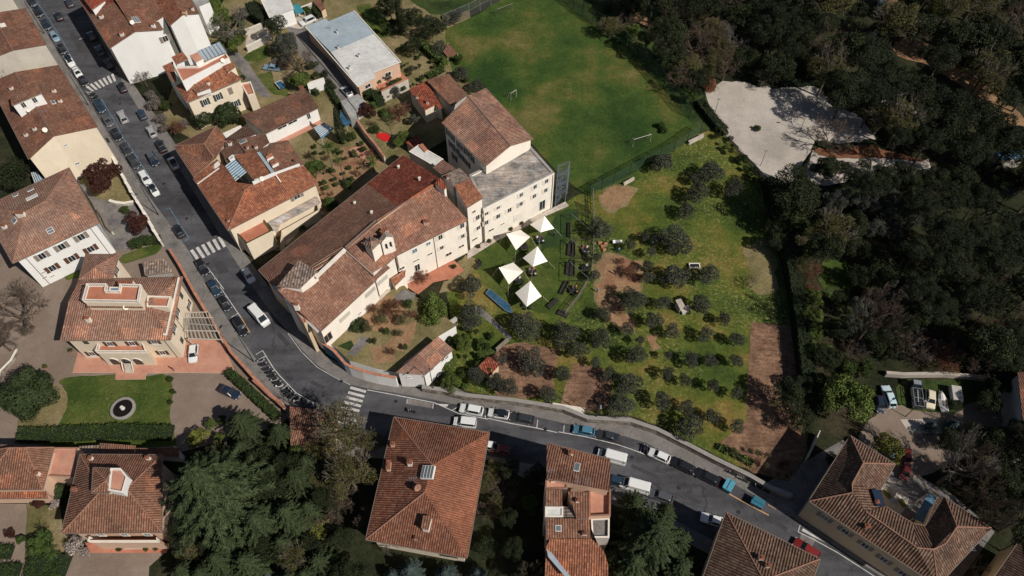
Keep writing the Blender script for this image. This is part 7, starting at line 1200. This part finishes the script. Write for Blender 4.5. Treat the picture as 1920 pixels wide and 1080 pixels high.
PTH = [(1655,75),(1700,60),(1790,95),(1850,150),(1935,215),(1935,262),(1830,215),(1740,140),(1680,115)]; GL = [(1540,470),(1600,480),(1605,545),(1580,600),(1530,560)]; TRK = [(1640,-30),(1700,-30),(1680,45),(1640,40)]; CP = [(1590,700),(1920,700),(1920,860),(1760,890),(1690,900),(1600,830)]; DP = [(1165,10),(1250,60),(1235,70),(1160,40)]
fill([(1165,-30),(1960,-30),(1960,330),(1760,330),(1720,270),(1650,235),(1600,170),(1440,140),(1340,130),(1230,110)], 48, ['dark', 'pine', 'pine', 'dark', 'bare', 'autumn'], 38, 62, (6, 10), [CLR, PTH, TRK, DP], 3)
fill([(1450,330),(1960,300),(1960,690),(1540,690),(1515,560),(1490,420)], 50, ['dark', 'pine', 'pine', 'dark', 'grey', 'bare', 'autumn'], 36, 60, (6, 10), [GL, CLR, CP], 5)
fill([(1880,800),(1960,760),(1960,1100),(1900,1000),(1830,960),(1800,900)], 44, ['dark', 'bare', 'dark'], 30, 42, (6, 8), [], 7)
fill([(345,820),(545,860),(640,860),(680,1010),(690,1100),(300,1100),(345,1000)], 48, ['dark', 'dark', 'autumn', 'cedar'], 30, 42, (4, 6), [(lambda: [(0, 0), (1, 0), (1, 1)])()], 9); fill([(885,1040),(905,880),(1015,880),(1018,1100),(885,1100)], 40, ['dark', 'bare', 'autumn'], 22, 30, (4, 6), [], 11); fill([(1150,930),(1230,975),(1330,1010),(1290,1100),(1150,1100)], 46, ['dark', 'cedar'], 26, 34, (4, 6), [], 13)
fill([(560,330),(590,260),(650,255),(700,275),(730,290),(650,350),(600,400),(560,420)], 17, ['shrub', 'magnolia', 'green', 'shrub', 'rust'], 4, 8, (.8, 1.4), [], 15); fill([(720,140),(760,80),(800,95),(850,130),(830,150),(760,175),(700,190),(690,170)], 20, ['shrub', 'olive', 'green', 'shrub'], 5, 10, (.9, 1.6), [], 17); fill([(405,20),(470,10),(480,50),(440,110),(400,90)], 20, ['shrub', 'dark', 'green'], 8, 13, (1, 2), [], 19)
fill([(560,110),(600,120),(640,170),(590,170),(550,150),(530,130)], 20, ['shrub', 'dark', 'autumn'], 8, 14, (1, 2), [], 21); fill([(690,50),(860,20),(870,50),(760,60),(700,60)], 24, ['dark', 'shrub', 'olive'], 9, 16, (1.5, 2.5), [], 23); fill([(1090,-20),(1190,20),(1250,120),(1310,170),(1300,200),(1215,110),(1130,30)], 24, ['shrub', 'autumn', 'dark', 'bare'], 10, 16, (1.2, 2.5), [DP], 25)
fill([(830,640),(900,600),(940,640),(930,700),(880,730),(830,710)], 22, ['green', 'shrub', 'magnolia'], 8, 13, (1, 2), [], 27); fill([(390,790),(470,770),(530,800),(540,850),(400,850)], 28, ['green', 'shrub'], 10, 16, (1, 2), [], 29); fill([(1310,160),(1345,230),(1420,320),(1445,360),(1400,330),(1335,255)], 15, ['shrub', 'dark'], 6, 10, (.8, 1.5), [], 31)
fill([(1360,850),(1400,860),(1480,900),(1505,860),(1480,865),(1400,835)], 20, ['rust', 'shrub', 'autumn', 'rust'], 5, 10, (.6, 1.2), [], 33)
for x, y, k, r_ in ((700,580,'rust',14),(715,600,'autumn',16),(740,572,'rust',16),(755,600,'autumn',16),(725,620,'shrub',10),(765,570,'shrub',13),(700,640,'shrub',9),(735,660,'rust',10),(760,650,'shrub',9),(690,615,'autumn',13),(775,590,'rust',10),(750,625,'autumn',10)): tree(k, x, y, r_, h=1.2, ground_=3)
for f_, x, y in ((t00,735,480),(t00,900,780),(t01,1230,300),(t01,1400,560),(t01,1560,900),(t02,1900,120),(t12,330,380),(t12,640,700),(t12,1050,850),(t22,250,1060),(t23,900,190),(t23,1250,420),(t23,1700,600)):
    p_ = G(*f_(x, y)); m_ = MB(); m_.lathe(p_ + Vector((0, 0, .07)), [(.34, 0), (.33, .012)], 16); tag(m_.build('manhole_cover', M['dmetal']), kind='structure')
hedge('clipped hedge along the lower edge of the villa lawn', t03, [(160,40),(500,25),(850,12),(1300,15)], 2.5, 1.5); hedge('clipped hedge beside the black car on the villa gravel', F1, [(432,702),(455,722),(490,755),(522,785)], 1.6, 1.6); hedge('dark hedge along the grass bed beside the plum tree', t01, [(985,780),(1080,740),(1210,735)], 1.6, 1.5); hedge('tall hedge beside the carport', FC, [(240,240),(300,320),(400,340),(450,420)], 2.2, 2.2); hedge('dark hedge between the top houses', FH, [(1170,130),(1230,240),(1330,290)], 3, 3, 'l_dark'); hedge('hedge beside the lawn of the flat-roofed house', t10, [(1250,350),(1320,420),(1390,480)], 2, 2, 'l_green'); hedge('low hedge on the lower left lawn', t03, [(220,1010),(380,1000),(520,1010)], 3.5, 1.2); hedge('small clipped hedge at the left edge', t03, [(-60,900),(20,905),(100,905)], 2.2, 1.0); hedge('small clipped hedge at the lower left corner', t03, [(-60,1050),(60,1045),(160,1040)], 2.2, 1.0); hedge('ivy hedge along the right edge of the orchard', F1, [(1440,350),(1462,430),(1482,520),(1496,610),(1505,690),(1512,760)], 2.6, 3.0, 'l_dark'); hedge('leafy hedge beneath the wall above the road', F1, [(1345,838),(1375,852),(1410,872)], 1.2, .8, 'l_green'); hedge('hedge beside the garage driveway', t10, [(445,90),(490,135)], 2, 1.8); hedge('hedge along the garden wall behind the bungalow', t10, [(530,640),(600,760),(640,820)], 1.2, 1.4); hedge('hedge between the terrace and the lawn above the cottage', t10, [(1120,660),(1050,700),(1290,590),(1400,530)][2:], 1.6, 1.2, 'l_green'); hedge('dark shrub bank on the clearing edge', F1, [(1310,195),(1335,228),(1355,250)], 2.2, 1.6, 'l_dark'); hedge('hedge at the left of the cedar garden', FH, [(1760,1010),(1900,1075)], 1.2, 1.5)
# ---------------------------------------------------------------- VEHICLES
D = (24, 38)
for x, y, k, c, rc in ((60,3,'sedan','dgrey',None),(72,23,'hatch','black',None),(87,47,'hatch','navy',None),(103,69,'hatch','sblue',None),(117,93,'mini','black',None),(131,115,'estate','white','glass'),(146,137,'hatch','white',None),(157,153,'mini','black',None),(187,200,'estate','blue',None),(202,227,'hatch','grey',None),(219,253,'hatch','black',None),(237,280,'hatch','dgrey',None),(252,304,'suv','dgrey',None)): car(F1, x, y, D[0], D[1], k, c, roofc=rc)
car(F1, 273, 335, 24, 38, 'suv', 'white', 'white SUV parked on the left kerb, directly above the small white car'); car(F1, 289, 357, 24, 38, 'mini', 'white', 'tiny white car with black roof parked behind the white SUV', 'glass'); car(F1, 335, 434, -24, -38, 'hatch', 'black', 'lone black hatchback in the blue-marked bay above the lower zebra crossing')
for x, y, k, c in ((379,501,'sedan','black'),(402,540,'hatch','blue'),(422,570,'mini','black'),(451,613,'suv','black')): car(F1, x, y, 22, 36, k, c)
car(F1, 110, 31, -22, -38, 'hatch', 'black', 'black hatchback driving up the street at the top left', moving=True); car(F1, 230, 219, -20, -38, 'estate', 'silver', 'silver car driving up the street below the upper zebra crossing', moving=True); o = car(F1, 287, 299, 22, 38, 'suv', 'navy', 'big dark SUV with roof rack driving down the street', moving=True)
m = MB(); [m.bar((x_, -.5, 1.74), (x_, .5, 1.74), .05) for x_ in (-1.4, -1.0, -.6, -.2, .2)]; m.bar((-1.5, .55, 1.74), (.4, .55, 1.74), .05); m.bar((-1.5, -.55, 1.74), (.4, -.55, 1.74), .05); m.build('roof_rack', M['metal'], o, True)
for x, y, k, c in ((130,6,'hatch','dgrey'),(172,68,'hatch','dgrey'),(187,95,'sedan','grey'),(204,120,'hatch','dgrey'),(229,164,'hatch','black'),(266,215,'hatch','blue'),(284,247,'hatch','silver'),(302,274,'sedan','black'),(325,306,'hatch','white')): car(F1, x, y, -22, -38, k, c, roofc='glass' if (x, y) == (325, 306) else None)
car(F1, 466, 517, 22, 36, 'hatch', 'white', 'white car with blue windscreen driving below the lower zebra crossing', moving=True); car(F1, 487, 594, 24, 27, 'van', 'white', 'long white van driving round the bend towards the motorbikes', moving=True)
car(F1, 363, 663, -3, 38, 'hatch', 'white', 'white hatchback parked on the red terrace beside the villa', group='cars in private yards'); car(F1, 430, 735, 40, 18, 'sedan', 'navy', 'blue-black saloon parked on the villa gravel beside the hedge', group='cars in private yards')
car(F1, 577, 40, -36, 16, 'suv', 'white', 'white SUV parked at the corner of the flat-roofed house', group='cars in private yards'); car(F1, 510, 127, -40, -4, 'sedan', 'sblue', 'silver-blue saloon parked in the garden above the bungalow', group='cars in private yards'); car(F1, 650, 172, -22, -24, 'hatch', 'white', 'white car with black roof on the driveway of the flat-roofed house', 'glass', group='cars in private yards')
for x, y, dx, dy, k, c, rc in ((884,769,-44,-8,'suv','white',None),(935,776,-44,-7,'hatch','white','glass'),(979,785,-44,-8,'estate','dgrey',None),(1095,808,-44,-8,'hatch','lblue',None),(1139,818,-44,-10,'sedan','dgrey',None),(1236,855,-40,-18,'hatch','white',None),(1279,873,-40,-20,'estate','black',None),(1325,894,-40,-20,'estate','black',None),(1238,930,-40,-14,'estate','grey',None)): car(F1, x, y, dx, dy, k, c, roofc=rc)
car(F1, 872, 793, -44, -5, 'smallvan', 'white', 'white van driving past the roof of the big hipped house', moving=True); car(F1, 1147, 858, -44, -12, 'van', 'white', 'white box van driving beside the row house roof', moving=True); car(F1, 1190, 912, -44, -12, 'van', 'white', 'white van parked on the lower kerb right of the row house'); car(F1, 1150, 900, -44, -12, 'hatch', 'blue', 'dark car half hidden by the row house roof'); car(F1, 1338, 976, -40, -12, 'sedan', 'white', 'white car parked by the brown roof at the bottom edge'); car(F1, 910, 835, -30, -5, 'hatch', 'white', 'white car just showing beyond the right eave of the big hipped house'); car(F1, 938, 843, -42, -8, 'hatch', 'dred', 'dark red car in the shade right of the big hipped house')
car(F1, 1512, 1030, -40, -26, 'estate', 'red', 'red car driving past the corner of the bottom edge house', moving=True)
for x, y, dx, dy, k, c, lab in ((1666,744,-14,-40,'estate','pale','pale blue estate car, leftmost clear car in the car park'),(1649,758,6,38,'mini','navy','dark car half under the bright green tree in the car park'),(1744,749,0,38,'hatch','cream','cream hatchback parked in the middle of the car park'),(1699,858,4,38,'mini','red','red car in front of the courtyard house, upper of the two'),(1697,884,-4,20,'mini','dred','dark red car behind the courtyard house, lower of the two'),(1670,854,20,-30,'mini','sblue','pale blue car under the yellow-green tree'),(1650,12,-20,36,'hatch','sblue','light blue car on the dirt track in the wood at the top right')): car(F1, x, y, dx, dy, k, c, lab, group='cars in the yards on the right')
# truck, covered boat and trailer in the car park
r_ = empty('recovery_truck', (0, 0, 0), 'dark flatbed truck with crane frame in the car park', 'truck'); m = MB(); m.box((-.8, 0, .7), 4.2, 1.9, .15); m.build('bed', M['black'], r_, True); m = MB(); m.box((2.1, 0, .5), 1.5, 1.9, 1.5, taper=.85); m.build('cab', paint(BC['navy']), r_, True); m = MB(); m.box((2.1, 0, 2.02), .9, 1.4, .1); m.build('cab_roof', M['metal'], r_, True); m = MB(); [m.bar((x_, y_, .85), (x_, y_, 1.7), .09) for x_ in (-2.7, -1, 1) for y_ in (-.85, .85)]; [m.bar((-2.7, y_, 1.7), (1, y_, 1.7), .08) for y_ in (-.85, .85)]; [m.bar((x_, -.85, 1.7), (x_, .85, 1.7), .08) for x_ in (-2.7, -1, 1)]; m.tube([(.8, 0, .85), (.4, .2, 2.1), (-1.8, .1, 1.5)], .09, 6); m.build('crane_frame', M['metal'], r_, True)
for x_ in (-1.9, 1.8):
    for y_ in (-.85, .85): m = MB(); m.tube([(x_, y_ - .12, .42), (x_, y_ + .12, .42)], .42, 14); m.build('wheel', M['tyre'], r_, True)
place(r_, 1716, 742, -5, -38)
r_ = empty('covered_boat', (0, 0, 0), 'small white boat under a pale cover beside the cream car', 'boat'); m = MB(); m.smooth = True; S_ = [(-2, .7, .9), (-1, .85, 1.05), (.4, .85, 1.1), (1.5, .55, 1.05), (2.1, .08, 1.0)]; rg_ = [[Vector((x_, w, .75)), Vector((x_, w * .5, z)), Vector((x_, 0, z + .1)), Vector((x_, -w * .5, z)), Vector((x_, -w, .75)), Vector((x_, -w * .5, .35)), Vector((x_, w * .5, .35))] for x_, w, z in S_]
for i in range(4):
    for k in range(7): m.poly([rg_[i][k], rg_[i][(k + 1) % 7], rg_[i + 1][(k + 1) % 7], rg_[i + 1][k]])
m.poly(rg_[0]); m.build('hull', M['frame'], r_, True); m = MB(); m.box((-.6, 0, 1.15), 1.2, .5, .08); m.build('hatch', M['gutter'], r_, True); m = MB(); m.bar((-1.6, 0, .25), (2.6, 0, .3), .1); [m.tube([(-.6, y_ - .08, .28), (-.6, y_ + .08, .28)], .28, 12) for y_ in (-.75, .75)]; m.build('trailer', M['metal'], r_, True); place(r_, 1767, 754, -6, -30)
r_ = empty('box_trailer', (0, 0, 0), 'grey canvas-topped trailer, rightmost vehicle in the car park', 'trailer'); m = MB(); m.box((0, 0, .5), 3.2, 1.9, .5); m.build('trailer_body', M['metal'], r_, True); m = MB(); m.box((0, 0, 1.0), 3.2, 1.9, .8, taper=.93); m.build('canvas_top', M['greyw'], r_, True); [(lambda m: (m.tube([(0, y_ - .1, .32), (0, y_ + .1, .32)], .32, 12), m.build('wheel', M['tyre'], r_, True)))(MB()) for y_ in (-.95, .95)]; m = MB(); m.bar((1.6, 0, .55), (2.8, 0, .5), .1); m.build('drawbar', M['dmetal'], r_, True); place(r_, 1789, 742, 6, 36)
r_ = empty('garden_trailer', (0, 0, 0), 'small white-framed trailer with dark cover above the bungalow', 'trailer'); m = MB(); m.box((0, 0, .4), 2.6, 1.5, .4); m.build('cover', M['bluet'], r_, True); m = MB(); m.bar((-1.3, -.8, .8), (1.3, -.8, .8), .1); m.bar((-1.3, .8, .8), (1.3, .8, .8), .1); m.bar((-1.3, -.8, .8), (-1.3, .8, .8), .1); m.build('rail', M['frame'], r_, True); [(lambda m: (m.tube([(0, y_ - .1, .3), (0, y_ + .1, .3)], .3, 12), m.build('wheel', M['tyre'], r_, True)))(MB()) for y_ in (-.8, .8)]; place(r_, 526, 160, 20, 24)
MO = [(t12,45,548,'silver'),(t12,62,575,'black'),(t12,88,610,'dgrey'),(t12,112,636,'black'),(t12,130,662,'black'),(t12,148,690,'silver'),(t12,168,712,'black'),(t12,185,735,'white'),(t12,232,768,'black'),(t12,252,790,'dgrey'),(t12,278,810,'black'),(t12,315,838,'white'),(t12,345,858,'black'),(t12,385,878,'black'),(t12,420,900,'dgrey'),(t12,480,925,'black'),(t12,520,945,'black')]
for f, x, y, c in MO: moto(f, x, y, 60, -30 if y > 740 else -14, c)
for f, x, y, dx, dy, c in ((t00,668,695,-60,20,'silver'),(t00,690,715,-60,20,'black'),(t00,712,735,-60,25,'black'),(t00,885,560,-30,-50,'dgrey'),(t00,812,1052,-30,-50,'black'),(t23,990,120,0,-60,'black'),(t23,1012,130,0,-60,'dgrey'),(t23,1650,312,-60,-30,'black'),(t23,1735,362,-60,-30,'dgrey'),(t23,1840,408,-60,-30,'black'),(t23,1900,440,-60,-30,'black')): moto(f, x, y, dx, dy, c)
o = moto(F1, 771, 772, -40, -8, 'black', 'black motorbike being ridden past the curved zebra crossing', None); q = person(F1, 771, 770, 'sit', o.rotation_euler.z, 'black', 'person in black riding the motorbike on the curve'); q.location = (o.location.x, o.location.y, .32)
finish_labels()
